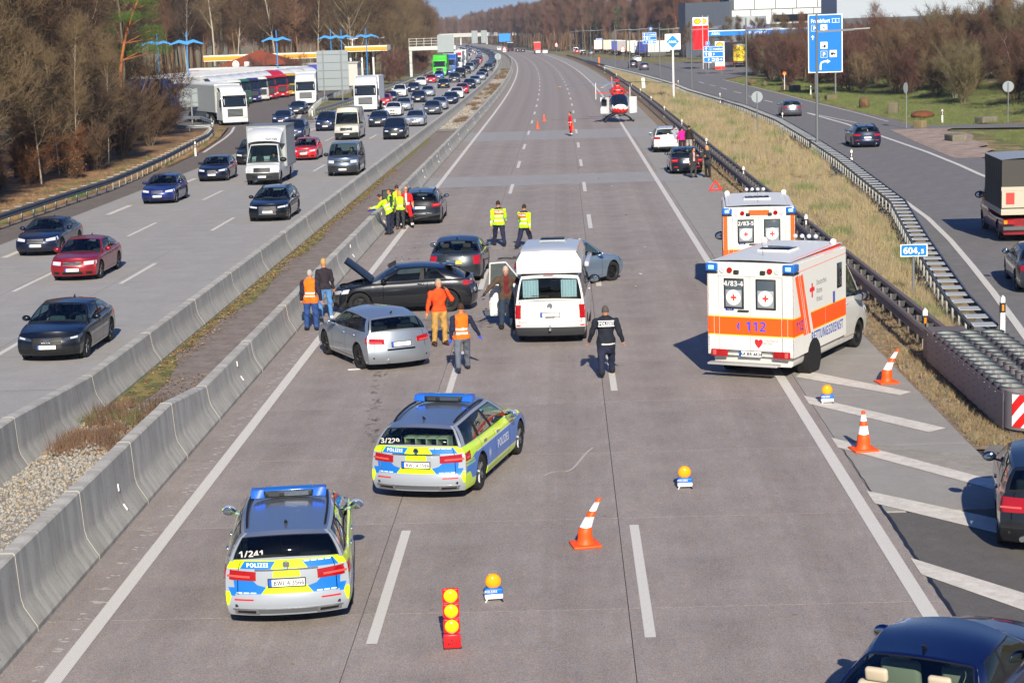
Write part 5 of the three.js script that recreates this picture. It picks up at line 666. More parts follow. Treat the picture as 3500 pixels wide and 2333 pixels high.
// oncoming cars in detail
const ON = 'oncoming cars in the queue';
car('sedan','black sports sedan nearest in the oncoming lanes, two people inside','car','sedan',[-13.8,0,-51.4],0,{ paint: paint('#0c1018',0.35,0.28),spec: { L: 4.46,W: 1.8 } },{ ...HF,head: [0.5,1.25,0.58,0.64,0.63,0.74],grille: [0.46,0.38,0.66,4],rings: 0.58,fplate: 0.43,fog: [0.58,0.9,0.24,0.36] });
car('sedan','dark red older sedan in the middle oncoming lane','car','sedan',[-17.5,0,-68.5],0,{ paint: redP,spec: { L: 4.48,W: 1.73 } },{ ...HF,head: [0.52,1.12,0.58,0.7,0.6,0.72],headMat: M.lamp,grille: [0.4,0.58,0.68,2,true],rings: 0.63,fplate: 0.42 });
car('coupe','dark blue coupe with twin round headlights left of the red sedan','car','coupe',[-21.1,0,-76.9],0,{ paint: navy,spec: { L: 4.64 } },{ ...HF,headMat: M.lamp,grille: [0.4,0.54,0.68,4,true],fplate: 0.44 });
car('hatchback','mid blue hatchback alone in the left oncoming lane','car','hatch',[-21,0,-99.3],0,{ paint: blueP2,spec: { L: 4.26 } },{ ...HF,headMat: M.lamp,grille: [0.36,0.58,0.68,3,true] });
car('hatchback','dark blue hatchback left of the white box van','car','hatch',[-20.8,0,-113.7],0,{ paint: navy,spec: { L: 4.32 } },{ ...HF,headMat: M.lamp,grille: [0.32,0.52,0.66,6,true] });
car('estate_car','black estate car with large framed grille in the near oncoming lane','car','estate',[-13.6,0,-88.5],0,{ paint: paint('#080b12',0.35,0.26) },{ ...HF,head: [0.55,1.25,0.62,0.68,0.66,0.76],headMat: M.lamp,grille: [0.46,0.36,0.68,6,true],rings: 0.62,fplate: 0.46,fog: [0.6,0.86,0.28,0.38] });
car('minibus','blue grey minibus in the near oncoming lane','van','van',[-13.2,0,-115.1],0,{ paint: blueGrey,rim: 'steel',mirrorMat: M.black },{ head: [0.55,1.15,0.78,0.94,0.8,0.96],headMat: M.lamp,grille: [0.52,0.82,0.93,2,true],badge: [1,0.87,0.07],intake: [0.7,0.5,0.64],fplate: 0.42 });
car('hatchback','bright red hatchback behind the white box van','car','hatch',[-17.6,0,-130.1],0,{ paint: brightRed,spec: { L: 4.0,H: 1.5 } },{ ...HF,headMat: M.lamp,grille: [0.4,0.58,0.68,3,true],fplate: 0.48 });
car('people_carrier','dark people carrier half hidden left of the white box van','car','mpv',[-20.85,elev(127),-127.6],0,{ paint: anthra },{ ...HF,headMat: M.lamp,grille: [0.42,0.6,0.7,3,true] });
// ---------------------------------------------------------------- vans with boxes, ambulances
SPEC.cab = { L: 5.9,W: 1.99,H: 2.35,r: 0.36,fo: 1.0,wb: 3.66,y0: 0.3,zA: 2.2,zB: 1.5,zC: 0.62,zD: 0.5,crown: 0.03,fplan: 0.32,rplan: 0.06,rtaper: 0.0,ftaper: 0.1,trimF: 0.7,bow: 0.02,deck: [[-2.95,0.86],[0.28,0.86],[0.5,1.32],[2.2,1.24],[2.6,1.12],[2.95,0.98]],win: [[0.08,0.9]],rw: [0.2,0.8],seams: [1.95,0.75],doors: [[0.755,1.945]],handles: [0.95],roofW: 0.84,roofCrown: 0.05,prof: [[0,0.95],[0.1,0.98],[0.4,1],[0.75,1],[0.92,0.985],[1,0.965]],nose: [[0.2,-0.06],[0.5,0],[0.75,-0.02],[0.95,-0.1],[1.15,-0.24]],tailp: [[0.2,0],[1.2,0]],mk: 1.7,mz: 0.45,seatY: 0.95,rows: [1.05],antenna: false };
const FV = { head: [0.6,1.25,0.78,1.02,0.82,1.08],headMat: M.lamp,grille: [0.5,0.76,0.98,4,true],intake: [0.6,0.42,0.56],fplate: 0.5 };
function panelBox(w,h,l,r) { return new RoundedBoxGeometry(w,h,l,2,r); }
{ // white box van
const [g,S] = car('box_van','white box van with wind deflector nose in the middle oncoming lane','van','cab',[-17.2,0,-110.5],0,{ paint: paint('#c2c6c8',0.1),rim: 'steel',mirrorMat: M.black },FV);
const grey = std('#9da1a0',0.6),b = new MB(); b.box(2.25,2.25,3.6,0,2.05,-1.35); b.add('box_body',grey,g); new MB().box(2.29,0.1,3.64,0,3.2,-1.35).box(2.29,0.08,3.64,0,0.92,-1.35).add('box_frame',M.steel,g); for (const s of [1,-1]) new MB().box(0.09,2.2,0.09,s * 1.1,2.05,0.45).add('corner_post',M.steel,g);
const d = new MB(),zs = [[0.46,3.18],[0.9,3.14],[1.3,2.98],[1.6,2.74],[1.75,2.45]]; d.grid(8,zs.length - 1,(i,j) => { const [z,y] = zs[j],x = (i / 4 - 1) * lerp(1.1,0.92,j / 4); return [x,y - 0.12 * Math.abs(i / 4 - 1) ** 3,z - 0.25 * (i / 4 - 1) ** 2]; }); for (const s of [0,8]) d.face(zs.map(([z,y],j) => [(s / 4 - 1) * lerp(1.1,0.92,j / 4),y - 0.12,z - 0.25]).concat([[(s / 4 - 1) * 0.95,2.25,1.1],[(s / 4 - 1) * 1.08,2.2,0.46]])); d.face([[-0.92,2.33,1.5],[0.92,2.33,1.5],[0.95,2.25,1.1],[-0.95,2.25,1.1]]); d.add('wind_deflector',paint('#c2c6c8',0.1),g,0.8); new MB().geo(letters('Twin Cab',0.11,0.004),T(0.45,2.5,1.66,0.25)).add('lettering',M.plastic,g);
}
{ // flatbed van with dark tarpaulin
const [g,S] = car('tarpaulin_truck','small truck with dark tarpaulin box on the slip road','truck','cab',[17.1,0,-72.6],PI - 0.06,{ paint: redP,rim: 'alloy',mirrorMat: M.black },FV);
const tarp = std('#3d3b37',0.75),b = new MB(); for (const s of [1,-1]) b.grid(40,8,(i,j) => { const z = lerp(-3.15,0.6,i / 40),y = lerp(1.25,3.05,j / 8); return [s * (1.1 + 0.018 * Math.sin(i * 1.3 + j * 0.7) * Math.sin(j * 0.39)),y,z]; }); b.add('tarpaulin_side',tarp,g,1); new MB().grid(6,10,(i,j) => [lerp(-1.1,1.1,i / 6),3.05 + 0.06 * (1 - (i / 3 - 1) ** 2),lerp(-3.15,0.6,j / 10)]).add('tarpaulin_top',std('#8c9299',0.5),g,1); new MB().box(2.16,1.0,0.03,0,2.55,-3.14).add('tarpaulin_rear',tarp,g); new MB().box(2.18,1.8,0.04,0,2.15,0.58).add('front_wall',tarp,g);
const al = std('#b3ad9c',0.55,{ metalness: 0.2 }); for (let i = 0; i < 2; i++) new MB().box(1.06,0.62,0.05,i ? 0.55 : -0.55,1.62,-3.16).add('tail_board',al,g); new MB().box(2.2,0.14,0.07,0,2.0,-3.16).add('upper_sill',al,g); new MB().box(2.2,0.22,3.8,0,1.16,-1.28).add('load_bed',al,g); new MB().box(2.0,0.12,0.12,0,0.55,-3.05).add('underrun_bar',M.steelDark,g);
for (const s of [1,-1]) { const t = new MB().box(0.42,0.14,0.05,s * 0.78,0.78,-3.12).add('tail_light',M.tail,g); new MB().box(0.12,0.13,0.06,s * 0.93,0.78,-3.122).add('indicator',M.amber,t); } new MB().box(0.3,0.42,0.02,0.78,1.65,-3.19).add('warning_plate',std('#c8392f',0.5),g);
}
const orangeR = '#ff5a14';
function ambulance(label,p,turn,call,plate) {
const [g,S] = car('ambulance',label,'ambulance','cab',p,turn,{ paint: paint('#cdcdc6',0,0.4),rim: 'steel',mirrorMat: M.black },{ ...FV,rplate: null });
const W = 2.16,y0 = 0.55,y1 = 2.72,z0 = -3.05,z1 = 0.62,wm = std('#cfcfc8',0.45),L = z1 - z0;
const sideTex = canvasTex(1024,600,(q,w,h) => { // seen from the right: rear at left
const X = (z) => (z - z0) / L * w,Y = (y) => h - (y - y0) / (y1 - y0) * h; q.fillStyle = '#d9d9d2'; q.fillRect(0,0,w,h); q.fillStyle = '#f6c21c'; q.fillRect(0,Y(1.48),w,Y(1.02) - Y(1.48)); q.fillStyle = orangeR; q.fillRect(0,Y(1.455),w,Y(1.045) - Y(1.455));
q.fillStyle = '#d9d9d2'; q.beginPath(); q.moveTo(X(-2.95),Y(2.45)); q.lineTo(X(-2.4),Y(2.55)); q.lineTo(X(-1.75),Y(1.0)); q.lineTo(X(-2.35),Y(0.95)); q.fill(); q.fillStyle = orangeR; for (const [a,b] of [[0,0.2],[0.235,0.3],[0.335,0.5]]) { q.beginPath(); q.moveTo(X(-2.97 + a),Y(2.42)); q.lineTo(X(-2.97 + b),Y(2.46)); q.lineTo(X(-2.42 + b),Y(0.98)); q.lineTo(X(-2.42 + a),Y(0.98)); q.fill(); }
q.fillStyle = '#e0191c'; q.fillRect(X(-1.82) - 13,Y(2.15),26,94); q.fillRect(X(-1.82) - 47,Y(1.98) - 13 - 5,94,26); q.fillStyle = '#222'; q.font = '46px sans-serif'; q.textBaseline = 'middle'; ['Deutsches','Rotes','Kreuz'].forEach((s,i) => q.fillText(s,X(-1.52),Y(2.12 - i * 0.2),200)); q.fillStyle = '#1c3fa8'; q.font = 'bold 86px sans-serif'; q.fillText('RETTUNGSDIENST',X(-1.9),Y(0.86),640); q.font = 'bold 92px sans-serif'; q.fillText('112',X(-2.9),Y(1.25),130); q.fillStyle = '#c9a41c'; q.strokeStyle = '#d6d6d0'; for (const z of [-2.35,-0.9]) { q.fillStyle = '#c6c6c0'; q.fillRect(X(z),0,3,h); }
q.fillStyle = '#1d3fae'; q.fillRect(X(-0.35),Y(1.75),44,78); q.fillStyle = '#f2d330'; for (let i = 0; i < 10; i++) q.fillRect(X(-0.35) + 8 + 26 * (i % 2),Y(1.73) + 15 * (i >> 1),5,5);
});
const rearTex = canvasTex(800,800,(q,w,h) => { const X = (x) => (0.5 + x / W) * w,Y = (y) => h - (y - y0) / (y1 - y0) * h; q.fillStyle = '#d9d9d2'; q.fillRect(0,0,w,h); q.fillStyle = '#f6c21c'; q.fillRect(0,Y(1.48),w,Y(1.02) - Y(1.48)); q.fillStyle = orangeR; q.fillRect(0,Y(1.455),w,Y(1.045) - Y(1.455)); q.fillStyle = '#2b4bd0'; q.font = 'bold 118px sans-serif'; q.textBaseline = 'middle'; q.textAlign = 'center'; q.fillText('112',X(0.13),Y(1.25),210); q.lineWidth = 18; q.strokeStyle = '#2b4bd0'; q.beginPath(); q.arc(X(-0.22),Y(1.25),34,2.2,4.1); q.stroke();
q.fillStyle = '#1d3fae'; q.fillRect(X(-0.62),Y(1.82),78,78); q.fillStyle = '#f2d330'; for (let i = 0; i < 12; i++) { const a = i / 12 * 6.283; q.fillRect(X(-0.62) + 36 + 29 * Math.cos(a),Y(1.82) + 36 + 29 * Math.sin(a),7,7); } q.fillStyle = '#fff'; q.font = 'bold 26px sans-serif'; q.fillText('112',X(-0.62) + 39,Y(1.82) + 40); q.strokeStyle = '#c9c9c3'; q.lineWidth = 4; q.beginPath(); q.arc(X(0.34),Y(1.72),36,0,7); q.stroke(); q.fillStyle = '#1b8fc4'; q.beginPath(); q.moveTo(X(0.34),Y(1.72) - 24); q.lineTo(X(0.34) + 20,Y(1.72) + 16); q.lineTo(X(0.34) - 20,Y(1.72) + 16); q.fill();
q.fillStyle = '#d8202a'; q.beginPath(); q.moveTo(X(0.2),Y(0.74)); q.bezierCurveTo(X(0.0),Y(0.95),X(0.17),Y(1.0),X(0.2),Y(0.92)); q.bezierCurveTo(X(0.23),Y(1.0),X(0.42),Y(0.95),X(0.2),Y(0.74)); q.fill(); q.fillStyle = '#444'; q.font = '24px sans-serif'; q.textAlign = 'left'; q.fillText('Traumberuf',X(0.34),Y(0.93)); q.fillText('LEBENSRETTER',X(0.1),Y(0.86)); q.fillStyle = '#b9b9b3'; for (const x of [-0.78,0.78,-0.92,0.92]) q.fillRect(X(x) - 2,0,4,h); });
const roofM = std('#cdd0cf',0.4),sm = std('#fff',0.4,{ map: sideTex }),rm = std('#fff',0.4,{ map: rearTex });
// module: side panels, rear frame, two doors, roof
for (const s of [1,-1]) { const b = new MB(); b.face(s < 0 ? [[-W / 2,y0,z0],[-W / 2,y1,z0],[-W / 2,y1,z1],[-W / 2,y0,z1]] : [[W / 2,y0,z0],[W / 2,y0,z1],[W / 2,y1,z1],[W / 2,y1,z0]],s < 0 ? [[0,0],[0,1],[1,1],[1,0]] : [[0,0],[1,0],[1,1],[0,1]]); b.box(0.03,y1 - y0,L,s * (W / 2 - 0.02),(y0 + y1) / 2,(z0 + z1) / 2); b.add('side_panel',sm,g);
const wl = new MB(); wl.cyl(0.47,0.47,[s * (W / 2 - 0.28),0.36,S.zr],[s * (W / 2 + 0.006),0.36,S.zr],20); wl.add('rear_wheel_well',M.under,g); }
new MB().box(W - 0.08,0.04,L,0,y0 + 0.02,(z0 + z1) / 2).box(W - 0.06,y1 - y0,0.04,0,(y0 + y1) / 2,z1 - 0.02).add('module_frame',wm,g);
for (const sx of [[-W / 2,-0.8],[0.8,W / 2]]) { const b = new MB(); b.face([[sx[0],y0,z0],[sx[1],y0,z0],[sx[1],y1,z0],[sx[0],y1,z0]].reverse(),[[0.5 - sx[0] / W,0],[0.5 - sx[1] / W,0],[0.5 - sx[1] / W,1],[0.5 - sx[0] / W,1]].reverse()); b.add('corner_panel',rm,g); }
for (const [a,b2] of [[0.006,0.79],[-0.79,-0.006]]) { const b = new MB(),zz = z0 - 0.02; b.face([[a,0.68,zz],[b2,0.68,zz],[b2,2.42,zz],[a,2.42,zz]].reverse(),[[a,0.68],[b2,0.68],[b2,2.42],[a,2.42]].map(([x,y]) => [0.5 - x / W,(y - y0) / (y1 - y0)]).reverse()); b.box(b2 - a,1.74,0.018,(a + b2) / 2,1.55,z0 - 0.01); const d = b.add('rear_door',rm,g); const xc = (a + b2) / 2; new MB().rbox(0.5,0.72,0.03,xc,2.02,z0 - 0.03,0.09,0,0,0,3).add('window_frame',M.plastic,d); const wg = new MB().rbox(0.42,0.64,0.012,xc,2.02,z0 - 0.048,0.07,0,0,0,3).add('window_pane',std('#4a545b',0.15),d); new MB().rbox(0.4,0.4,0.006,xc,1.91,z0 - 0.052,0.03).add('frosted_film',std('#8d969b',0.5),d);
const em = canvasTex(128,128,(q) => { q.fillStyle = '#9aa3a8'; q.fillRect(0,0,128,128); q.fillStyle = '#f4f4f2'; q.beginPath(); q.arc(64,64,60,0,7); q.fill(); q.fillStyle = '#e0392a'; q.fillRect(56,38,16,52); q.fillRect(38,56,52,16); q.fillStyle = '#222'; q.font = 'bold 15px sans-serif'; q.textAlign = 'center'; const t = 'DEUTSCHES ROTES KREUZ '; for (let i = 0; i < t.length; i++) { q.save(); q.translate(64,64); q.rotate(i / t.length * 6.283 - 1.6); q.fillText(t[i],0,-45); q.restore(); } }); const eb = new MB(); eb.geo(new THREE.CircleGeometry(0.19,24),T(xc,1.93,z0 - 0.058,PI)); eb.add('emblem',std('#fff',0.5,{ map: em }),d);
if (a > 0) { const m = mesh('call_sign',letters(call,0.12),M.white,d); m.position.set(xc,2.2,z0 - 0.056); m.rotation.y = PI; new MB().rbox(0.28,0.04,0.04,0.16,1.62,z0 - 0.05,0.012).add('door_handle',M.plastic,d); } }
new MB().box(1.6,0.28,0.04,0,2.57,z0 - 0.005).add('light_panel',std('#e4e4d4',0.5),g); for (const s of [1,-1]) { new MB().cyl(0.07,0.07,[s * 0.5,2.57,z0 - 0.02],[s * 0.5,2.57,z0 - 0.05],14).add('red_lamp',M.tail,g); new MB().cyl(0.07,0.07,[s * 0.68,2.57,z0 - 0.02],[s * 0.68,2.57,z0 - 0.05],14).add('white_lamp',M.lamp,g); new MB().rbox(0.13,0.1,0.06,s * 0.33,2.53,z0 - 0.04,0.02).add('work_lamp',M.plastic,g); const bl = new MB().rbox(0.3,0.2,0.34,s * 0.96,2.63,z0 + 0.12,0.04).add('blue_lamp',blueTop,g); new MB().rbox(0.14,0.1,0.02,s * 0.96,2.63,z0 - 0.055,0.01).add('light_emitter',ledBlue,bl); new MB().rbox(0.3,0.03,0.34,s * 0.96,2.51,z0 + 0.12,0.01).add('lamp_base',M.black,bl); }
const rf = new MB(); rf.grid(6,8,(i,j) => { const z = lerp(z0 + 0.02,z1,j / 8),s = i / 3 - 1; return [s * (W / 2 - 0.1),y1 + 0.06 + 0.03 * (1 - s * s) + 0.06 * j / 8,z]; }); rf.box(W - 0.06,0.05,L,0,y1 + 0.005,(z0 + z1) / 2); rf.add('roof',roofM,g,0.6); for (const s of [1,-1]) { const e = new MB(); e.grid(1,8,(i,j) => { const z = lerp(z0 + 0.3,z1,j / 8); return [s * (i ? W / 2 + 0.006 : W / 2 - 0.2),(i ? y1 - 0.2 : y1 + 0.075) + 0.06 * j / 8,z]; }); e.add('orange_roof_edge',std('#f0380c',0.45),g,1); new MB().geo(new THREE.ConeGeometry(0.08,0.2,12),T(s * 0.9,y1 + 0.2,z1 - 0.3,0,1.4)).add('siren_horn',M.white,g); }
new MB().rbox(0.85,0.06,0.65,0,y1 + 0.13,-1.2,0.03).add('roof_hatch',M.white,g); new MB().rbox(0.75,0.03,0.55,0,y1 + 0.17,-1.2,0.01).add('hatch_glass',M.tint,g); new MB().cyl(0.006,0.003,[0,y1 + 0.1,-2.2],[0,y1 + 0.75,-2.35],5).add('antenna',M.black,g);
const fl = new MB(); for (let i = 0; i < 4; i++) fl.ball(0.06,0.06,0.05,-0.27 + i * 0.18,y1 + 0.24,z1 + 0.1,10); fl.add('roof_lamp',M.lamp,g); new MB().rbox(1.3,0.42,0.5,0,2.55,0.85,0.12).add('cab_spoiler',paint('#cdcdc6',0,0.4),g);
const ss = new MB(); ss.face([[-W / 2 - 0.004,0,0]]); new MB().rbox(0.02,0.62,0.34,-W / 2 - 0.005,2.1,0.12,0.06).add('side_window',M.farGlass,g);
for (const s of [1,-1]) { const tl = new MB().rbox(0.42,0.17,0.05,s * 0.78,0.6,z0 - 0.03,0.02).add('tail_light',M.tail,g); new MB().rbox(0.1,0.13,0.05,s * 0.9,0.6,z0 - 0.035,0.02).add('reverse_lens',M.tailClear,tl); }
new MB().box(0.56,0.14,0.02,0,0.6,z0 - 0.03).add('licence_plate',std('#fff',0.4,{ map: plateTex('') }),g); if (plate) { const m = mesh('plate_lettering',letters(plate,0.075),M.black,g); m.position.set(-0.03,0.565,z0 - 0.044); m.rotation.y = PI; }
new MB().rbox(1.75,0.05,0.26,0.1,0.38,z0 - 0.2,0.015).add('rear_step',std('#b7bab6',0.5,{ metalness: 0.4 }),g);
if (!plate) { for (const s of [1,-1]) new MB().box(0.12,1.9,0.012,s * (W / 2 - 0.07),1.6,z0 - 0.008).add('orange_strip',std('#f25a0c',0.45),g); new MB().box(0.62,0.16,0.02,0,2.58,z0 - 0.03).add('orange_panel',std('#f25a0c',0.45),g); }
return g;
}
ambulance('white and orange ambulance, call sign 4/83-4, parked aslant by the guardrail',[5.64,0,-46.95],PI - 0.4735,'4/83-4','KA BR 4834');
ambulance('white and orange ambulance, call sign 2/83-5, behind the slanted one',[6.05,0,-60.8],PI - 0.07,'2/83-5','');
car('panel_van','cream white high roof panel van behind the blue grey minibus','van','van',[-17.3,elev(153),-154.4],0,{ paint: beigeP,rim: 'steel',mirrorMat: M.black,spec: { L: 5.9,H: 2.6,W: 2.0,wb: 3.66,fo: 1.0,zA: 2.25,zB: 1.55,zC: -2.75,zD: -2.86,deck: [[-2.95,1.3],[0,1.3],[2.25,1.24],[2.6,1.14],[2.95,0.95]],win: [[0.06,0.22]],seams: [1.9,0.75],doors: [[0.755,1.895]],handles: [0.95],rows: [1.1],r: 0.36,rw: [0.4,0.6],v1: 0.62,ws: [0.03,0.72] } },{ ...FV,head: [0.62,1.15,0.76,1.06,0.78,1.06],badge: [1,0.86,0.07] });
// ---------------------------------------------------------------- articulated and rigid trucks, forward +z, origin under the cab front axle
const truckGeo = {};
function truck(label,p,turn,o = {}) {
const g = thing(o.name ?? 'truck',label,'truck',p,turn,o.group),c = o.cab ?? paint('#ccd0d0',0),tl = o.len ?? 13.6,tc = o.trailer ?? std('#c2c5c3',0.55),hb = o.h ?? 4.0,W = 2.48;
const cab = new MB(); cab.grid(10,8,(i,j) => { const s = i / 5 - 1,y = [0.45,0.8,1.15,1.5,2.0,2.5,3.0,3.15,3.2][j],w = W / 2 * (j > 6 ? 0.97 : 1),z = 1.35 + [0,0.05,0.06,0.03,-0.04,-0.14,-0.26,-0.38,-0.55][j]; return [s * w,y,z - 0.12 * Math.abs(s) ** 4]; }); for (const s of [1,-1]) { const f = [[s * W / 2,0.5,-0.95],[s * W / 2,0.5,1.23],[s * W / 2,1.5,1.26],[s * W / 2,2.5,1.09],[s * W / 2 * 0.97,3.2,0.68],[s * W / 2 * 0.97,3.2,-0.95]]; cab.face(s > 0 ? f.slice().reverse() : f); } cab.face([[-W / 2 * 0.97,3.2,-0.95],[W / 2 * 0.97,3.2,-0.95],[W / 2 * 0.97,3.2,0.68],[-W / 2 * 0.97,3.2,0.68]].reverse()); cab.face([[-W / 2,0.5,-0.95],[W / 2,0.5,-0.95],[W / 2,3.2,-0.95],[-W / 2,3.2,-0.95]].reverse()); cab.add('cab',c,g,0.5);
const wsn = new MB(); wsn.grid(8,1,(i,j) => { const s = (i / 4 - 1) * 0.93; return [s * W / 2,j ? 2.72 : 1.78,(j ? 1.17 : 1.36) - 0.12 * Math.abs(s) ** 4]; }); wsn.add('windscreen',M.farGlass,g,1); for (const s of [1,-1]) { new MB().box(0.02,0.62,0.85,s * (W / 2 + 0.004),2.15,0.62).add('side_window',M.farGlass,g); new MB().rbox(0.14,0.75,0.2,s * (W / 2 + 0.16),2.1,1.2,0.05).add('wing_mirror',M.black,g); new MB().rbox(0.42,0.22,0.06,s * 0.95,0.74,1.36,0.05,s * 0.25).add('headlight',M.lamp,g); }
const gr = new MB().box(1.5,0.72,0.04,0,1.22,1.41).add('grille',M.black,g); const gb = new MB(); for (let i = 0; i < 5; i++) gb.box(1.44,0.045,0.03,0,0.98 + i * 0.12,1.435); gb.add('grille_bar',o.bar ?? M.steel,gr); new MB().rbox(W,0.36,0.3,0,0.46,1.28,0.08).add('bumper',o.bumper ?? c,g); new MB().box(0.52,0.11,0.02,0,0.5,1.44).add('licence_plate',blankPlate,g); new MB().box(W * 0.9,0.08,0.34,0,2.84,1.24).add('sun_visor',M.black,g);
const fr = new MB(); fr.grid(6,4,(i,j) => { const s = i / 3 - 1; return [s * W / 2 * 0.93,[3.2,3.45,3.68,3.82,3.86][j] - 0.05 * s * s,[0.6,0.35,-0.1,-0.6,-0.95][j]]; }); fr.add('roof_fairing',o.fair ?? c,g,0.8); if (o.band) { const b = new MB(); b.grid(6,1,(i,j) => [(i / 3 - 1) * W / 2 * 0.8,j ? 3.15 : 2.95,j ? 0.86 : 1.0]); b.add('name_board',tx(256,48,(q) => { q.fillStyle = o.band[1]; q.fillRect(0,0,256,48); q.fillStyle = o.band[2]; q.font = 'bold 38px sans-serif'; q.textAlign = 'center'; q.textBaseline = 'middle'; q.fillText(o.band[0],128,25,240); }),g,1); }
const z1 = o.rigid ? -1.15 : -1.35,z0 = z1 - tl; new MB().box(2.52,hb - 1.2,tl,0,(hb + 1.2) / 2,(z0 + z1) / 2).add(o.rigid ? 'box_body' : 'trailer_box',tc,g); new MB().box(2.54,0.14,tl + 0.02,0,hb + 0.0,(z0 + z1) / 2).add('roof_rail',o.roof ?? M.white,g); new MB().box(0.9,0.25,tl + 1.2,0,0.98,(z0 + z1) / 2).add('chassis',M.steelDark,g); if (!o.rigid) for (const s of [1,-1]) new MB().box(0.05,0.6,tl * 0.45,s * 1.2,0.85,z0 + tl * 0.48).add('side_guard',M.steelDark,g);
const G1 = wheelGeos(0.5,0.32,'steel'); for (const z of o.rigid ? [0,z0 + 2.2] : [0,-3.6,z0 + 2.2,z0 + 3.5,z0 + 4.8]) for (const s of [1,-1]) { const w = mesh('wheel',G1.tyre,M.tyre,g); w.position.set(s * 1.05,0.5,z); w.rotation.y = s < 0 ? PI : 0; mesh('rim',G1.disc,M.steel,w); }
if (o.rearMat) { new MB().box(2.4,hb - 1.4,0.03,0,(hb + 1.25) / 2,z0 - 0.02).add('rear_doors',o.rearMat,g); for (const s of [1,-1]) new MB().box(0.5,0.14,0.05,s * 0.9,1.0,z0 - 0.03).add('tail_light',M.tail,g); }
if (o.decal) o.decal(g,z0,z1,hb); return g;
}
truck('grey semi trailer with white cab leaving the truck park',V(-32.2,elev(184),-185.2),0.42,{ trailer: std('#9ea29f',0.6),cab: paint('#ccd0cc',0),h: 3.85,decal: (g,z0,z1) => { const b = new MB(); b.face([[1.275,1.4,z1 - 3.2],[1.275,1.4,z1 - 6.6],[1.275,2.9,z1 - 6.6],[1.275,2.9,z1 - 3.2]],[[1,0],[0,0],[0,1],[1,1]]); b.add('lettering',tx(256,112,(q,w,h) => { q.fillStyle = '#9ea29f'; q.fillRect(0,0,w,h); q.fillStyle = '#3b3f9a'; q.fillRect(60,84,180,16); q.fillStyle = '#4c8f4a'; q.font = 'bold 70px sans-serif'; q.fillText('inlou',66,74,170); }),g); } });
truck('white truck with grey box leaving the truck park beside the sign back',V(-31.3,elev(232),-233),0.1,{ rigid: true,len: 7.2,trailer: std('#8e9396',0.6),h: 3.9 });
truck('white box truck with blue stripe in the outer oncoming lane',at(-21.2,207),0,{ rigid: true,len: 6,trailer: std('#dfe3e4',0.5),h: 3.7,decal: (g,z0,z1,hb) => { new MB().box(2.1,0.14,0.02,0,3.5,z1 + 0.015).add('blue_stripe',std('#2a9bc9',0.4),g); new MB().box(2.3,0.9,0.03,0,3.4,z1 - 0.01).add('box_front',std('#e8eaea',0.5),g); } });
truck('bright green box truck in the outer lane of the far queue',at(-21.6,366),0,{ rigid: true,len: 7,cab: paint('#35c814',0,0.4),trailer: std('#35c814',0.45),roof: std('#35c814',0.5),h: 3.9 });
truck('blue truck right behind the bright green box truck',at(-20.4,383),0,{ rigid: true,len: 7,cab: paint('#1d57a8',0,0.4),trailer: std('#2a63b0',0.5),h: 4 });
truck('white truck with red sign over the cab in the far queue',at(-20.3,420),0,{ len: 10,fair: paint('#c8201f',0),h: 4 }); truck('white truck behind the red topped one in the far queue',at(-20.2,452),0,{ len: 12,h: 4 });
// parked row in the left truck park: noses to the right
const PARK = 'trucks parked in a row in the left truck park';
[[-45.2,229,'#1f4f9e','blue curtain trailer half hidden by the bare branches','#e6e8e8',std('#1b4fa0',0.6)],[-41.5,233,'#c9cdcb','white cab with plain white trailer, first of the parked row',null,null],[-40.8,238,'#c9cdcb','white cab beside the green fronted one in the parked row',null,null],[-40.4,242,'#2a5f4e','green cab roof truck in the parked row',null,null],[-40.0,247,'#2c2b60','purple blue cab truck in the parked row',null,null,['WILLE','#2b2a86','#e05aa0']],[-39.7,252,'#cdd0ca','white cab with yellow green visor in the parked row',null,null,['','#c8d820','#222222']],[-39.4,257,'#96141c','dark red cab truck with white lettering in the parked row',null,null,['mergo','#b3121c','#ffffff']],[-38.7,263.5,'#b3141a','bright red cab truck with yellow name board in the parked row',null,null,['STRIE','#f0a818','#c01818']],[-38.2,270,'#b8922a','yellow cab truck half hidden behind the white grey box truck',null,null],[-37.6,277,'#c9c9c6','white roofed truck behind the yellow cab',null,null],[-36.8,284,'#b9bbbb','pale truck at the back of the parked row',null,null]].forEach(([x,Z,col,label,cab,tr,band]) => truck(label,V(x - 1,elev(Z),-Z - 1),0.86,{ group: PARK,cab: paint(col,0),fair: label.includes('bright red') ? undefined : paint('#c2c6c6',0),trailer: tr ?? std('#b4b8b6',0.6),h: 3.85,band,bumper: paint(col,0) }));
// trailers parked behind the right hand petrol station
const PB = 'trailers parked behind the right hand slip road';
[[13.6,640,'#dcdcd8','white trailer back at the left end of the parked trailers'],[16.2,618,'#cfc7ae','cream trailer back, second from the left'],[18.0,590,'#3f4d9a','narrow blue trailer back between cream and grey ones'],[19.2,570,'#9a9c9c','grey trailer back beside the narrow blue one'],[21.3,545,'#d6d2bb','pale cream trailer back beside the lettered blue one'],[23.2,520,'#1f2f86','dark blue trailer back with white lettering']].forEach(([x,Z,c,label]) => truck(label,V(x,elev(Z) + 0.2,-Z - 16),PI - 0.1,{ group: PB,cab: paint('#d7d9d9',0),trailer: std(c,0.6),rearMat: std(c,0.55),h: 4.1 }));
[[34,528,'long white reefer trailer parked broadside, left one'],[50.5,540,'long white reefer trailer parked broadside, right one']].forEach(([x,Z,label]) => truck(label,V(x,elev(Z),-Z),PI / 2 - 0.1,{ group: PB,trailer: std('#c8cccc',0.5),h: 4.2 }));
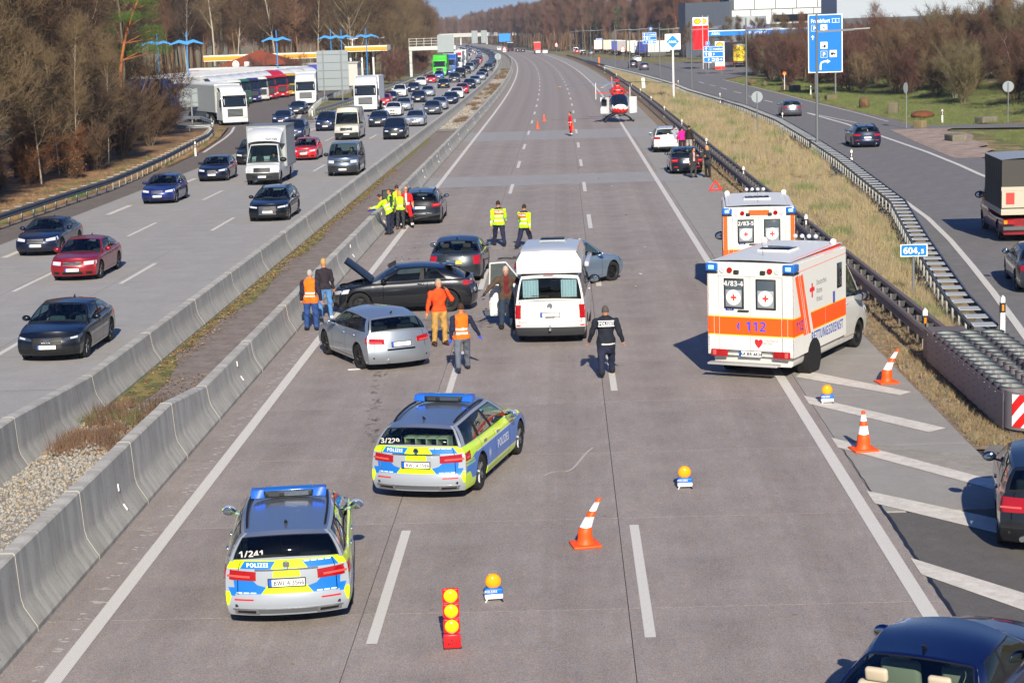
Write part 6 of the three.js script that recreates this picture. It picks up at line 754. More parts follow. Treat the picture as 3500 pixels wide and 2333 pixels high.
truck('trailer with plain yellow back parked by the right petrol canopy',V(34.2,elev(356),-372),PI - 0.08,{ cab: paint('#dfe1e0',0),trailer: std('#d8bd1c',0.55),rearMat: std('#f2d820',0.5),h: 4.1 });
truck('red box truck stopped on the far right shoulder',at(4.9,712),PI,{ rigid: true,len: 9,cab: paint('#b81a1e',0),trailer: std('#2b2f3a',0.6),rearMat: std('#d6231f',0.5),h: 4.1 });
truck('far dark red coach like truck in the right carriageway',at(-1.3,835),PI,{ rigid: true,len: 9,cab: paint('#6a1518',0),trailer: std('#6a1a1c',0.5),rearMat: M.farGlass,h: 3.8 });
// ---------------------------------------------------------------- the queue: low detail models, one prototype per kind, copies with their own paint
const protoCars = {};
function proto(kind) {
if (protoCars[kind]) return protoCars[kind];
const g = new THREE.Group(),S = buildCar(SPEC[kind],{ into: g,lod: true }),v = kind === 'van',y = v ? 0.8 : 0.63;
for (const s of [1,-1]) { S.patch(1,s * 0.52,s * 1.12,y,y + 0.1,y + 0.03,y + 0.14,0.006,3,1).add('headlight',M.lamp,g,0.9); S.patch(-1,s * 0.56,s * 1.08,0.72,0.86,0.72,0.88,0.012,3,1).add('tail_light',M.tail,g,0.9); const z = S.zA - 0.4,m = new MB(); m.ball(0.11,0.08,0.08,s * (S.xs(z,S.top(z)) + 0.13),S.top(z) + 0.07,z,7); m.add('wing_mirror',M.slot,g); }
S.patch(1,-0.42,0.42,y - 0.12,y + 0.03,y - 0.12,y + 0.03,0.006,3,1).add('grille',M.black,g,0.9); S.patch(1,-0.6,0.6,0.26,0.36,0.26,0.36,0.006,3,1).add('air_intake',M.black,g,0.9);
for (const f of [1,-1]) { const p = S.endPt(f,0,f > 0 ? 0.44 : 0.68,0.015); new MB().box(0.5,0.11,0.012,p.x,p.y,p.z).add('licence_plate',blankPlate,g); }
return (protoCars[kind] = g);
}
const nameOf = { hatch: 'hatchback',sedan: 'sedan',estate: 'estate_car',suv: 'suv',mpv: 'people_carrier',van: 'van',coupe: 'coupe' };
function copyCar(kind,pnt,p,turn,label,group,yellow) {
const c = proto(kind).clone(); c.name = numbered(nameOf[kind]); if (p.isVector3) c.position.copy(p); c.rotation.y = turn; tag(c,label,kind === 'van' ? 'van' : 'car',group);
c.traverse((m) => { if (m.material === M.slot) m.material = pnt; if (yellow && m.name === 'licence_plate') m.material = yellowPlate; }); scene.add(c); return c;
}
const Q = 'oncoming cars in the queue',sil = paint('#a9b1b8',0.65),gry = paint('#565c63',0.6),dk = paint('#11151c',0.35),nv = paint('#101b3c',0.4),wh = paint('#e4e5e3',0),rd = paint('#b80f16',0.1),bl = paint('#2458a8',0.3),ag = paint('#2a2f36',0.5);
[['mpv',dk,-13.4,152.4,'dark people carrier first behind the blue grey minibus'],['hatch',sil,-13.3,172.3,'silver hatchback behind the dark people carrier in the near lane'],['hatch',gry,-13.3,195.4,'small grey round headlight car in the near lane'],['sedan',sil,-13.3,207,'silver car hidden behind the small grey one'],['sedan',nv,-12.9,222.6,'dark blue sedan with chrome grille by the barrier'],['hatch',wh,-13.1,240.5,'white hatchback behind the dark blue sedan'],['hatch',rd,-13.2,257.8,'red hatchback behind the white one near the barrier'],['estate',dk,-13.1,280.2,'black estate behind the red hatchback near the barrier'],['sedan',sil,-13.0,300.8,'silver sedan following the black estate near the barrier'],['coupe',sil,-12.9,328.7,'low silver coupe near the barrier'],['estate',dk,-13.0,350.6,'dark estate with roof box near the barrier'],['suv',dk,-13.0,398.4,'dark SUV near the barrier beyond the roof box'],['estate',sil,-13.1,425,'pale silver estate beyond the dark SUV'],
['hatch',ag,-16.7,173.3,'dark hatchback in the middle lane beside the cream panel van'],['hatch',wh,-17.2,194.5,'white hatchback in the middle lane, first of the white cars'],['sedan',sil,-17.2,207.6,'silver sedan with yellow plate in the middle lane',1],['hatch',dk,-17.2,230.4,'dark hatchback behind the yellow plated silver sedan'],['sedan',sil,-17.4,251.2,'silver sedan behind the dark hatchback in the middle lane'],['hatch',dk,-17.2,286.6,'dark hatchback with yellow plate in the middle lane',1],['suv',ag,-16.9,317.6,'dark broad car behind the yellow plated hatchback'],['van',dk,-17.0,346,'dark van in the middle lane beside the green truck'],['suv',dk,-17.1,381.5,'black car with yellow plate beside the silver van',1],['van',sil,-16.9,401,'silver van in the middle lane of the far queue'],
['suv',nv,-21.9,155.8,'dark blue SUV peeking out behind the white box van'],['mpv',nv,-20.9,169.2,'dark blue people carrier left of the cream panel van'],['hatch',rd,-20.8,223.4,'red hatchback beside the white box truck'],['sedan',dk,-20.8,232.7,'dark sedan right behind the red hatchback in the outer lane'],['mpv',wh,-21.2,253,'white people carrier in the outer lane'],['sedan',nv,-20.7,272,'dark sedan with round lights behind the white people carrier'],['hatch',wh,-21.6,303.5,'small white car in the outer lane by the guardrail'],['hatch',rd,-20.9,319.4,'orange red hatchback in the outer lane'],['hatch',bl,-20.9,347,'blue hatchback with roof box in front of the green truck'],
['sedan',nv,-26.8,182.8,'dark blue sedan on the rest area slip road'],['hatch',ag,-28.6,206.5,'dark hatchback behind the sedan on the rest area slip road']].forEach(([k,pt,x,Z,label,yl]) => copyCar(k,pt,at(x,Z),-turnAt(Z) * -1,label,Q,yl));
for (const [x,Z,n] of [[-13.0,350.6,'roof box on the dark estate near the barrier'],[-20.9,347,'roof box on the blue hatchback before the green truck']]) { const p = at(x,Z),m = new MB().rbox(0.8,0.34,1.7,p.x,p.y + (x > -15 ? 1.66 : 1.63),p.z,0.15).add('roof_box',M.black,scene); tag(m,n,'roof box'); }
{ const r = RNG(99),kinds = ['hatch','estate','sedan','suv','hatch'],pal = [dk,dk,nv,ag,gry,sil,dk,nv];
for (const [lane,Z0,Z1,gap] of [[-13.1,434,1120,8.6],[-17,412,1000,11],[-20.8,476,1000,17]]) for (let Z = Z0; Z < Z1; Z += gap + r() * 2.5) { const k = kinds[(r() * 5) | 0],pt = lane > -15 ? pal[(r() * 4) | 0] : [wh,sil,dk,rd,wh,nv,gry][(r() * 7) | 0]; copyCar(lane < -20 && r() < 0.4 ? 'van' : k,pt,at(lane + (r() - 0.5) * 0.3,Z),turnAt(Z),lane > -15 ? 'tiny dark car far back in the inner lane of the queue' : lane > -19 ? 'tiny car far back in the middle lane of the queue' : 'tiny vehicle far back in the outer lane of the queue',lane > -15 ? 'far inner lane cars' : lane > -19 ? 'far middle lane cars' : 'far outer lane cars'); } }
// right carriageway far ahead and the queue on the right slip road
[['suv',wh,4.2,694,'left one of two white SUVs beside the far red truck'],['suv',wh,6.3,682,'right one of two white SUVs beside the far red truck'],['hatch',dk,-0.3,786,'left one of two small dark cars left of the far red truck'],['sedan',dk,1.3,772,'right one of two small dark cars left of the far red truck'],['van',wh,-3.7,914,'white van driving off far up the right carriageway']].forEach(([k,pt,x,Z,l]) => copyCar(k,pt,at(x,Z),PI + turnAt(Z),l,'cars far up the right carriageway'));
[['suv',dk,16.2,385,'dark SUV waiting on the slip road beside a grey sedan'],['sedan',gry,17.1,363,'grey sedan waiting on the slip road beside a dark SUV'],['estate',wh,21.2,451,'white estate turning off towards the trailers'],['hatch',rd,16.6,664,'red car in the far slip road queue'],['hatch',wh,18.2,660,'white car in the far slip road queue'],['sedan',dk,15.6,608,'dark sedan in the far slip road queue'],['suv',gry,17.4,596,'grey SUV last in the far slip road queue'],['van',sil,17.6,690,'silver van at the head of the far slip road queue']].forEach(([k,pt,x,Z,l]) => copyCar(k,pt,at(x,Z),PI,l,'cars on the right slip road'));
// ---------------------------------------------------------------- people: one skin per figure meshed from tapered bones
function surfaceNet(min,max,cell,fn,keepHalf) { // naive surface nets; fn(x,y,z) < 0 inside
const nx = Math.ceil((max[0] - min[0]) / cell) + 1,ny = Math.ceil((max[1] - min[1]) / cell) + 1,nz = Math.ceil((max[2] - min[2]) / cell) + 1,F = new Float32Array(nx * ny * nz),id = (i,j,k) => (k * ny + j) * nx + i;
for (let k = 0; k < nz; k++) for (let j = 0; j < ny; j++) for (let i = 0; i < nx; i++) F[id(i,j,k)] = fn(min[0] + i * cell,min[1] + j * cell,min[2] + k * cell);
const vi = new Int32Array(nx * ny * nz).fill(-1),P = [],I = [];
for (let k = 0; k < nz - 1; k++) for (let j = 0; j < ny - 1; j++) for (let i = 0; i < nx - 1; i++) {
let n = 0,sx = 0,sy = 0,sz = 0; const e = (a,b,c,d,f,g) => { const u = F[id(i + a,j + b,k + c)],v = F[id(i + d,j + f,k + g)]; if ((u < 0) !== (v < 0)) { const t = u / (u - v); n++; sx += a + (d - a) * t; sy += b + (f - b) * t; sz += c + (g - c) * t; } };
e(0,0,0,1,0,0); e(0,1,0,1,1,0); e(0,0,1,1,0,1); e(0,1,1,1,1,1); e(0,0,0,0,1,0); e(1,0,0,1,1,0); e(0,0,1,0,1,1); e(1,0,1,1,1,1); e(0,0,0,0,0,1); e(1,0,0,1,0,1); e(0,1,0,0,1,1); e(1,1,0,1,1,1);
if (n) { vi[id(i,j,k)] = P.length / 3; P.push(min[0] + (i + sx / n) * cell,min[1] + (j + sy / n) * cell,min[2] + (k + sz / n) * cell); }
}
for (let k = 1; k < nz - 1; k++) for (let j = 1; j < ny - 1; j++) for (let i = 1; i < nx - 1; i++) { const a = F[id(i,j,k)] < 0;
const q = (b,c) => { if (b[0] < 0) return; };
const quad = (p0,p1,p2,p3,flip) => { if (p0 < 0 || p1 < 0 || p2 < 0 || p3 < 0) return; flip ? I.push(p0,p2,p1,p0,p3,p2) : I.push(p0,p1,p2,p0,p2,p3); };
if (i < nx - 1 && a !== (F[id(i + 1,j,k)] < 0)) quad(vi[id(i,j - 1,k - 1)],vi[id(i,j,k - 1)],vi[id(i,j,k)],vi[id(i,j - 1,k)],!a);
if (a !== (F[id(i,j + 1,k)] < 0)) quad(vi[id(i - 1,j,k - 1)],vi[id(i - 1,j,k)],vi[id(i,j,k)],vi[id(i,j,k - 1)],!a);
if (a !== (F[id(i,j,k + 1)] < 0)) quad(vi[id(i - 1,j - 1,k)],vi[id(i,j - 1,k)],vi[id(i,j,k)],vi[id(i - 1,j,k)],!a); }
return { P,I };
}
const capD = (p,b) => { // tapered capsule distance, b = {a, b, ra, rb, sq}
const dx = b.b.x - b.a.x,dy = b.b.y - b.a.y,dz = b.b.z - b.a.z,px = p[0] - b.a.x,py = p[1] - b.a.y,pz = p[2] - b.a.z,t = clamp((px * dx + py * dy + pz * dz) / (dx * dx + dy * dy + dz * dz + 1e-9),0,1),ex = (px - dx * t),ey = (py - dy * t),ez = (pz - dz * t) * (b.flat ?? 1);
return Math.sqrt(ex * ex + ey * ey + ez * ez) - lerp(b.ra,b.rb,t); };
const smin = (a,b,k) => { const h = Math.max(k - Math.abs(a - b),0) / k; return Math.min(a,b) - h * h * k * 0.25; };
const hexLin = (h) => { const c = new THREE.Color(h); return [c.r,c.g,c.b]; };
const personMat = std('#ffffff',0.85,{ vertexColors: true });
function person(label,p,turn,o) {
const s = (o.h ?? 1.78) / 1.78,L = o.legs ?? {},A = o.arms ?? {},lean = o.lean ?? 0.03,bulk = o.bulk ?? 1,st = o.stance ?? 0.06;
const rx = (v,a) => V(v.x,v.y * Math.cos(a) - v.z * Math.sin(a),v.y * Math.sin(a) + v.z * Math.cos(a));
const J = {},pel = V(0,0.95,0),up = (k) => pel.clone().add(V(0,Math.cos(lean) * k,Math.sin(lean) * k));
for (const [n,sd] of [['L',1],['R',-1]]) { const f = L['hip' + n] ?? 0,kn = L['knee' + n] ?? 0.05; J['hip' + n] = V(sd * 0.1,0.93,0); J['knee' + n] = J['hip' + n].clone().add(V(sd * st * 0.5,-0.42 * Math.cos(f),0.42 * Math.sin(f))); J['ank' + n] = J['knee' + n].clone().add(V(sd * st * 0.3,-0.41 * Math.cos(f - kn),0.41 * Math.sin(f - kn))); J['toe' + n] = J['ank' + n].clone().add(rx(V(sd * 0.03,-0.05,0.17),L['foot' + n] ?? 0)); }
const low = Math.min(J.ankL.y,J.ankR.y,J.toeL.y + 0.03,J.toeR.y + 0.03) - 0.075; for (const k in J) J[k].y -= low; pel.y -= low;
J.neck = up(0.52); J.head = J.neck.clone().add(V(0,0.17 * Math.cos(lean + (o.nod ?? 0)),0.17 * Math.sin(lean + (o.nod ?? 0)) + 0.015));
for (const [n,sd] of [['L',1],['R',-1]]) { const sh = up(0.455).add(V(sd * 0.185 * bulk,0,0)),fl = A['sh' + n] ?? 0.05,ab = A['ab' + n] ?? 0.14,el = A['el' + n] ?? 0.25,tw = A['tw' + n] ?? 0; const dir = (f) => V(sd * Math.sin(ab),-Math.cos(ab) * Math.cos(f),Math.cos(ab) * Math.sin(f)); const e = sh.clone().addScaledVector(dir(fl),0.29),fd = dir(fl + el); fd.x -= sd * tw; fd.normalize(); const w = e.clone().addScaledVector(fd,0.25); J['sh' + n] = sh; J['el' + n] = e; J['wr' + n] = w; J['hd' + n] = fd; }
const B = [],add = (a,b,ra,rb,c,flat) => B.push({ a,b,ra: ra * bulk,rb: rb * bulk,c,flat });
const trR = o.loose ?? 1.12,hemK = o.hem ?? 0.03;
for (const n of ['L','R']) { add(J['hip' + n],J['knee' + n],0.088 * trR,0.064 * trR,'leg',1); add(J['knee' + n],J['ank' + n],0.062 * trR,0.05 * trR,'leg'); add(J['ank' + n],J['toe' + n],0.05,0.04,'shoe'); add(J['ank' + n].clone().add(V(0,-0.03,-0.04)),J['ank' + n].clone().add(V(0,-0.03,0.02)),0.045,0.045,'shoe'); add(J['sh' + n],J['el' + n],0.062 * (o.sleeve ?? 1),0.052 * (o.sleeve ?? 1),'arm'); add(J['el' + n],J['wr' + n],0.05 * (o.sleeve ?? 1),0.036 * (o.sleeve ?? 1),'fore'); }
add(up(0.0),up(0.2),0.135,0.13,'torso',1.25); add(up(0.2),up(0.4),0.135,0.15,'torso',1.3); for (const sd of [1,-1]) { add(up(0.3).add(V(sd * 0.07,0,0.01)),up(0.43).add(V(sd * 0.11,0,0)),0.1,0.085,'torso',1.1); add(up(0.02).add(V(sd * 0.05,0,-0.015)),up(-0.03).add(V(sd * 0.06,0,-0.02)),0.11,0.1,'seat',1.1); } add(up(0.46),J.neck,0.075,0.06,'torso'); if (o.skirt) { const e = o.skirt; add(up(0.05),up(-e),0.15,0.165,'torso',1.2); }
const pad = 0.22,bb = new THREE.Box3(); B.forEach((b) => { bb.expandByPoint(b.a); bb.expandByPoint(b.b); }); bb.expandByScalar(pad);
const d = (x,y,z) => { let r = 9; const q = [x,y,z]; for (const b of B) { const v = capD(q,b); if (v < r + 0.06) r = smin(r,v,0.045); } if (r < 0.06) r += 0.008 * (Math.sin(y * 31 + Math.sin(x * 23 + z * 9) * 2.2) + Math.sin(x * 27 - y * 17 + z * 21)) * 0.7; return r; };
const N = surfaceNet([bb.min.x,bb.min.y,bb.min.z],[bb.max.x,bb.max.y,bb.max.z],0.024,d),C = o.col,pos = N.P.slice(),idx = N.I.slice(),col = [];
const leg = hexLin(C.leg),top = hexLin(C.top),shoe = hexLin(C.shoe ?? '#15130f'),arm = hexLin(C.arm ?? C.top),fore = hexLin(C.fore ?? C.arm ?? C.top),seat = hexLin(C.seat ?? C.leg),skin = hexLin(C.skin ?? '#b9805f'),ref = hexLin('#d9dcd8');
const spine = (x,y,z) => ((y - pel.y) * Math.cos(lean) + (z - pel.z) * Math.sin(lean)) / 0.52;
for (let i = 0; i < N.P.length; i += 3) { const q = [N.P[i],N.P[i + 1],N.P[i + 2]]; let best = 9,bn = null; for (const b of B) { const v = capD(q,b); if (v < best) { best = v; bn = b; } } const sp = spine(...q); let c = bn.c === 'shoe' ? shoe : bn.c === 'arm' ? arm : bn.c === 'fore' ? fore : sp > -hemK ? top : bn.c === 'leg' ? leg : seat;
if ((bn.c === 'torso' || bn.c === 'seat') && sp > -hemK) { if (o.bands) for (const [b0,b1] of o.bands) if (sp > b0 && sp < b1) c = ref; if (sp > 0.97) c = o.collar ? hexLin(o.collar) : c; if (o.front && q[2] - pel.z - Math.sin(lean) * sp * 0.52 > 0.06 && Math.abs(q[0]) < o.front[1] && sp > 0.05) c = hexLin(o.front[0]); if (o.vest && Math.abs(q[0]) > 0.155) c = arm; if (o.side) c = q[0] * o.side[1] > 0 ? hexLin(o.side[0]) : c; }
if ((bn.c === 'fore' || bn.c === 'arm') && o.armBand) { const e = bn.c === 'fore' ? 0.55 : 2; const t = q[1]; const bp = bn.c === 'fore' ? V(...q).distanceTo(bn.b) : 9; if (bp < 0.16 && bp > 0.09) c = ref; }
if (bn.c === 'leg' && o.legBand) { const y = q[1]; for (const [b0,b1,k] of o.legBand) if (y > b0 && y < b1) c = hexLin(k); }
const tn = 0.82 + 0.36 * fbm(q[0] * 14 + 40,q[1] * 14 + q[2] * 9 + 40,3,3); col.push(c[0] * tn,c[1] * tn,c[2] * tn); }
// head with its own finer skin
const yaw = o.look ?? 0,HC = J.head,cy = Math.cos(yaw),sy = Math.sin(yaw),cp = Math.cos(lean + (o.nod ?? 0)),spn = Math.sin(lean + (o.nod ?? 0));
const toH = (x,y,z) => { x -= HC.x; y -= HC.y; z -= HC.z; const y2 = y * cp + z * spn,z2 = -y * spn + z * cp; return [x * cy - z2 * sy,y2,x * sy + z2 * cy]; };
const ell = (q,cx,cyy,cz,a,b,c) => { const u = (q[0] - cx) / a,v = (q[1] - cyy) / b,w = (q[2] - cz) / c,k = Math.sqrt(u * u + v * v + w * w); return (k - 1) * Math.min(a,b,c); };
const hairT = o.hairLong ? 0.25 : 0.012,hd = (x,y,z) => { const q = toH(x,y,z); let r = ell(q,0,0.02,-0.005,0.078 + (o.bald ? 0 : 0.006),0.115 + (o.bald ? 0 : 0.006),0.098); r = smin(r,ell(q,0,-0.06,0.03,0.052,0.062,0.062),0.03); r = smin(r,ell(q,0,-0.01,0.1,0.014,0.026,0.02),0.015); for (const e of [1,-1]) r = smin(r,ell(q,e * 0.08,-0.005,-0.005,0.012,0.03,0.022),0.008); if (o.hairLong) r = smin(r,ell(q,0,-0.07,-0.05,0.085,0.13,0.06),0.03); const n = capD([x,y,z],{ a: J.neck.clone().add(V(0,-0.06,0)),b: HC.clone().add(V(0,-0.05,-0.01)),ra: 0.056,rb: 0.053 }); return smin(r,n,0.03); };
const hm = HC.clone(),NH = surfaceNet([hm.x - 0.15,hm.y - 0.24,hm.z - 0.16],[hm.x + 0.15,hm.y + 0.17,hm.z + 0.17],0.011,hd),hair = hexLin(C.hair ?? '#2a1c12'),base = pos.length / 3,r = RNG(7);
for (let i = 0; i < NH.P.length; i += 3) { const q = toH(NH.P[i],NH.P[i + 1],NH.P[i + 2]); let c = skin; const isHair = !o.bald && (q[1] > 0.075 - (q[2] < 0.02 ? 0.1 : 0) + (q[2] > 0.06 ? -0.01 : 0) && (q[2] < 0.07 || q[1] > 0.08)); if (isHair) c = hair; if (o.hairLong && q[2] < 0.02 && q[1] > -0.2) c = hair; if (q[2] > 0.055 && Math.abs(Math.abs(q[0]) - 0.032) < 0.013 && Math.abs(q[1] - 0.015) < 0.009) c = [0.05,0.03,0.025]; if (q[2] > 0.06 && Math.abs(q[0]) < 0.022 && Math.abs(q[1] + 0.062) < 0.006) c = [0.3,0.09,0.08]; if (o.shades && q[2] > 0.04 && Math.abs(q[0]) < 0.075 && Math.abs(q[1] - 0.018) < 0.016) c = [0.01,0.01,0.012]; if (q[1] < -0.16) c = hexLin(o.collar ?? C.top); col.push(...c); pos.push(NH.P[i],NH.P[i + 1],NH.P[i + 2]); } for (const k of NH.I) idx.push(base + k);
// hands: palm and five bent fingers
for (const [n,sd] of [['L',1],['R',-1]]) { const w = J['wr' + n],f = J['hd' + n].clone().normalize(),side = V(0,0,1).sub(f.clone().multiplyScalar(f.z)); if (side.lengthSq() < 0.1) side.set(0,1,0).sub(f.clone().multiplyScalar(f.y)); side.normalize(); const nrm = f.clone().cross(side).normalize(),hb = new MB(),hc = hexLin(C.hand ?? C.skin ?? '#b9805f'); hb.cyl(0.03,0.04,w.clone().addScaledVector(f,-0.03),w.clone().addScaledVector(f,0.05),7); hb.ball(0.036,0.036,0.036,w.x + f.x * 0.05,w.y + f.y * 0.05,w.z + f.z * 0.05,7); const inw = nrm.clone().multiplyScalar(-sd * (f.x > 0 ? 1 : 1)),curl = o.curl ?? 0.5; [0.078,0.088,0.082,0.066].forEach((len,i) => { const b0 = w.clone().addScaledVector(f,0.075).addScaledVector(side,0.03 - i * 0.02),k = b0.clone().addScaledVector(f,len * 0.5).addScaledVector(inw,len * 0.15),e = k.clone().addScaledVector(f,len * 0.5 * (1 - curl)).addScaledVector(inw,len * 0.5 * curl); hb.cyl(0.0095,0.009,b0,k,5).cyl(0.009,0.007,k,e,5); }); const t0 = w.clone().addScaledVector(f,0.025).addScaledVector(side,0.032),t1 = t0.clone().addScaledVector(f,0.035).addScaledVector(side,0.025),t2 = t1.clone().addScaledVector(f,0.03).addScaledVector(inw,0.012); hb.cyl(0.012,0.011,t0,t1,5).cyl(0.011,0.008,t1,t2,5); const b0 = pos.length / 3; pos.push(...hb.p); for (const k of hb.i) idx.push(b0 + k); for (let i = 0; i < hb.p.length / 3; i++) col.push(...hc); }
const g = new THREE.BufferGeometry(); g.setAttribute('position',new THREE.Float32BufferAttribute(pos,3)); g.setAttribute('color',new THREE.Float32BufferAttribute(col,3)); g.setIndex(idx); g.computeVertexNormals(); g.scale(s,s,s);
const t = thing('person',label,'person',p,turn,o.group); mesh('body',g,personMat,t);
if (o.print) { const [txt,fg,bgc,k,w,h] = o.print,b = new MB(),c = up(0.52 * k); b.grid(6,1,(i,j) => { const a = (i / 6 - 0.5) * 1.1; return [Math.sin(a) * w * s,(c.y + (j - 0.5) * h) * s,(c.z - 0.125 * bulk - 0.03 + (1 - Math.cos(a)) * 0.16) * s,1 - i / 6,j]; }); for (let q = 0; q < b.u.length; q += 2) b.u[q] = 1 - b.u[q]; const m = tx(256,96,(q) => { q.fillStyle = bgc; q.fillRect(0,0,256,96); q.fillStyle = fg; q.font = 'bold 60px sans-serif'; q.textAlign = 'center'; q.textBaseline = 'middle'; if (o.printBars) { q.fillRect(8,4,240,12); q.fillRect(8,80,240,12); } q.fillText(txt,128,50,236); }); for (let q = 0; q < b.i.length; q += 3) { const z = b.i[q]; b.i[q] = b.i[q + 1]; b.i[q + 1] = z; } for (let q = 0; q < b.u.length; q += 2) b.u[q] = 1 - b.u[q]; b.add('back_lettering',m,t,1); }
return t;
}
const hv = { top: '#b8f000',arm: '#b8f000',leg: '#131a35',shoe: '#0c0c0e',hair: '#2b1d14',hand: '#b9805f' },walk = { legs: { hipL: 0.42,kneeL: 0.12,hipR: -0.32,kneeR: 0.35,footR: -0.5 },arms: { shL: -0.35,elL: 0.3,shR: 0.4,elR: 0.35 } },walk2 = { legs: { hipR: 0.42,kneeR: 0.12,hipL: -0.32,kneeL: 0.35,footL: -0.5 },arms: { shR: -0.35,elR: 0.3,shL: 0.4,elL: 0.35 } };
const HB = { bands: [[0.12,0.22],[0.42,0.52]],armBand: true,hem: 0.16,bulk: 1.2,collar: '#131a35' };
person('person in yellow police jacket walking away, left of two',[-2.63,0,-73.6],PI + 0.15,{ ...walk,...HB,h: 1.84,col: hv,print: ['POLIZEI','#ffffff','#e2572b',0.8,0.34,0.15] });
person('person in yellow police jacket walking away, right of two',[-1.62,0,-72.6],PI - 0.5,{ ...walk2,...HB,h: 1.76,col: hv,print: ['POLIZEI','#ffffff','#e2572b',0.8,0.34,0.15] });
person('person in dark POLIZEI jacket walking away beside the white camper van',[0.87,0,-45.2],PI + 0.05,{ ...walk2,bulk: 1.32,h: 1.76,hem: 0.36,skirt: 0.16,arms: { shL: 0.1,elL: 0.3,shR: -0.2,elR: 0.4,abL: 0.3,abR: 0.3 },col: { top: '#0c1422',leg: '#131a35',shoe: '#0a0a0c',hair: '#4a4642' },bands: [[-0.2,-0.15]],print: ['POLIZEI','#f4f4f4','#0c1422',0.8,0.4,0.16],printBars: true });
person('person in orange sweater and tan trousers, hand raised to face',[-3.48,0,-50.35],0.35,{ h: 1.82,look: 0.2,bulk: 1.16,hem: 0.06,arms: { shL: 0.95,elL: 2.2,abL: 0.25,twL: 0.75,shR: 0.05,elR: 0.15,abR: 0.25 },col: { top: '#e8480c',leg: '#b08a4a',shoe: '#3a2418',hair: '#8d8983',skin: '#c08a6a' },shades: false });
person('person in orange vest and grey jeans walking between the cars',[-2.66,0,-46.3],PI + 0.15,{ ...walk2,h: 1.77,bulk: 1.12,vest: true,bands: [[0.1,0.19],[0.32,0.41]],hem: 0.1,arms: { shL: 0.05,elL: 0.15,abL: 0.12,shR: 0.1,elR: 0.2,abR: 0.45 },col: { top: '#ff6a00',arm: '#141c36',fore: '#141c36',leg: '#5a616c',shoe: '#20242a',hair: '#3a2417',hand: '#3048d8' } });
person('person with grey hair in orange vest at the barrier',[-7.36,0,-53.6],PI - 0.15,{ h: 1.76,vest: true,bulk: 1.2,bands: [[0.08,0.16],[0.24,0.32]],hem: 0.26,col: { top: '#ff6f00',arm: '#1b1a2c',fore: '#1b1a2c',leg: '#1d3f78',shoe: '#111',hair: '#9a9a98' },arms: { shL: 0,elL: 0.2,shR: 0,elR: 0.25 } });
person('person in dark top and light blue jeans behind the orange vest',[-7.2,0,-55.6],PI + 0.2,{ h: 1.84,hem: 0.14,col: { top: '#221a24',leg: '#4f7fb2',shoe: '#d8d4cc',hair: '#a98a55' },look: -0.5 });
person('person in brown jacket standing in the open camper van door',[-1.75,0,-52.9],0.1,{ h: 1.81,bulk: 1.2,nod: 0.25,hem: 0.22,front: ['#5a1218',0.075],arms: { shL: 0.2,elL: 0.15,abL: 0.7,shR: 0.1,elR: 0.2,abR: 0.75 },col: { top: '#4a3a2c',leg: '#27364a',shoe: '#15120f',hair: '#a59f98',skin: '#c79a80',hand: '#1a1512' } });
person('paramedic in red suit with blue gloves and sunglasses by the dark estate',[-6.87,0,-81.6],0.05,{ h: 1.8,bald: true,shades: true,stance: 0.16,loose: 1.12,bulk: 1.08,look: 0.3,bands: [[0.1,0.17],[0.22,0.29]],front: ['#d8d4d0',0.04],legBand: [[0.12,0.2,'#d9dcd8'],[0.2,0.5,'#241416']],col: { top: '#d40a12',arm: '#d40a12',fore: '#c08a6a',leg: '#cc0a12',seat: '#cc0a12',shoe: '#15161a',skin: '#c98f6f',hand: '#4a7fe8' },arms: { shL: 0.05,elL: 0.15,abL: 0.18,shR: 0.05,elR: 0.15,abR: 0.18 } });
person('person in yellow police jacket bending over the barrier with papers',[-7.4,0,-79.2],-PI / 2 - 0.2,{ ...HB,h: 1.82,lean: 0.5,nod: 0.2,col: hv,arms: { shL: 0.75,elL: 0.7,shR: 0.8,elR: 0.6 },print: ['POLIZEI','#ffffff','#e2572b',0.8,0.34,0.14] });
person('person with yellow vest over dark clothes at the barrier, behind the papers',[-7.55,0,-81.6],-1.2,{ h: 1.72,vest: true,bands: [[0.3,0.38]],hem: 0.1,col: { top: '#a8ee10',arm: '#24302c',leg: '#1c2430',shoe: '#15110e',hair: '#4a2f1c' } });
person('person in orange and yellow vest at the barrier',[-7.35,0,-82.6],PI,{ h: 1.8,side: ['#ff7a10',-1],hem: 0.12,bands: [[0.15,0.23]],col: { top: '#bdf010',arm: '#1b2440',leg: '#20262e',shoe: '#111',hair: '#3b2416' } });
person('person with blond hair and yellow vest, brown boots, in the barrier group',[-7.1,0,-81.1],PI - 0.2,{ h: 1.68,hairLong: true,bands: [[0.2,0.3]],hem: 0.1,col: { top: '#b6ee12',arm: '#6d5d4c',leg: '#2a2f34',shoe: '#7a4426',hair: '#b08a52' } });
person('person in red rescue suit standing in front of the helicopter',[0.52,0,-148],-PI / 2 + 0.3,{ h: 1.86,loose: 1.08,bands: [[0.1,0.17]],armBand: true,hem: 0.1,legBand: [[0.12,0.22,'#d9dcd8'],[0.22,0.27,'#20242c']],col: { top: '#d80a14',arm: '#d80a14',leg: '#d0080f',seat: '#d0080f',shoe: '#14161c',hair: '#2a1b12' } });
person('person in long dark coat with pink scarf beside the black sedan',[6.98,0,-103.9],0.4,{ h: 1.66,skirt: 0.35,hem: 0.6,bulk: 1.05,front: ['#c99a98',0.05],look: 0.7,col: { top: '#2a2c2e',leg: '#34363a',shoe: '#111',hair: '#17110d' } });
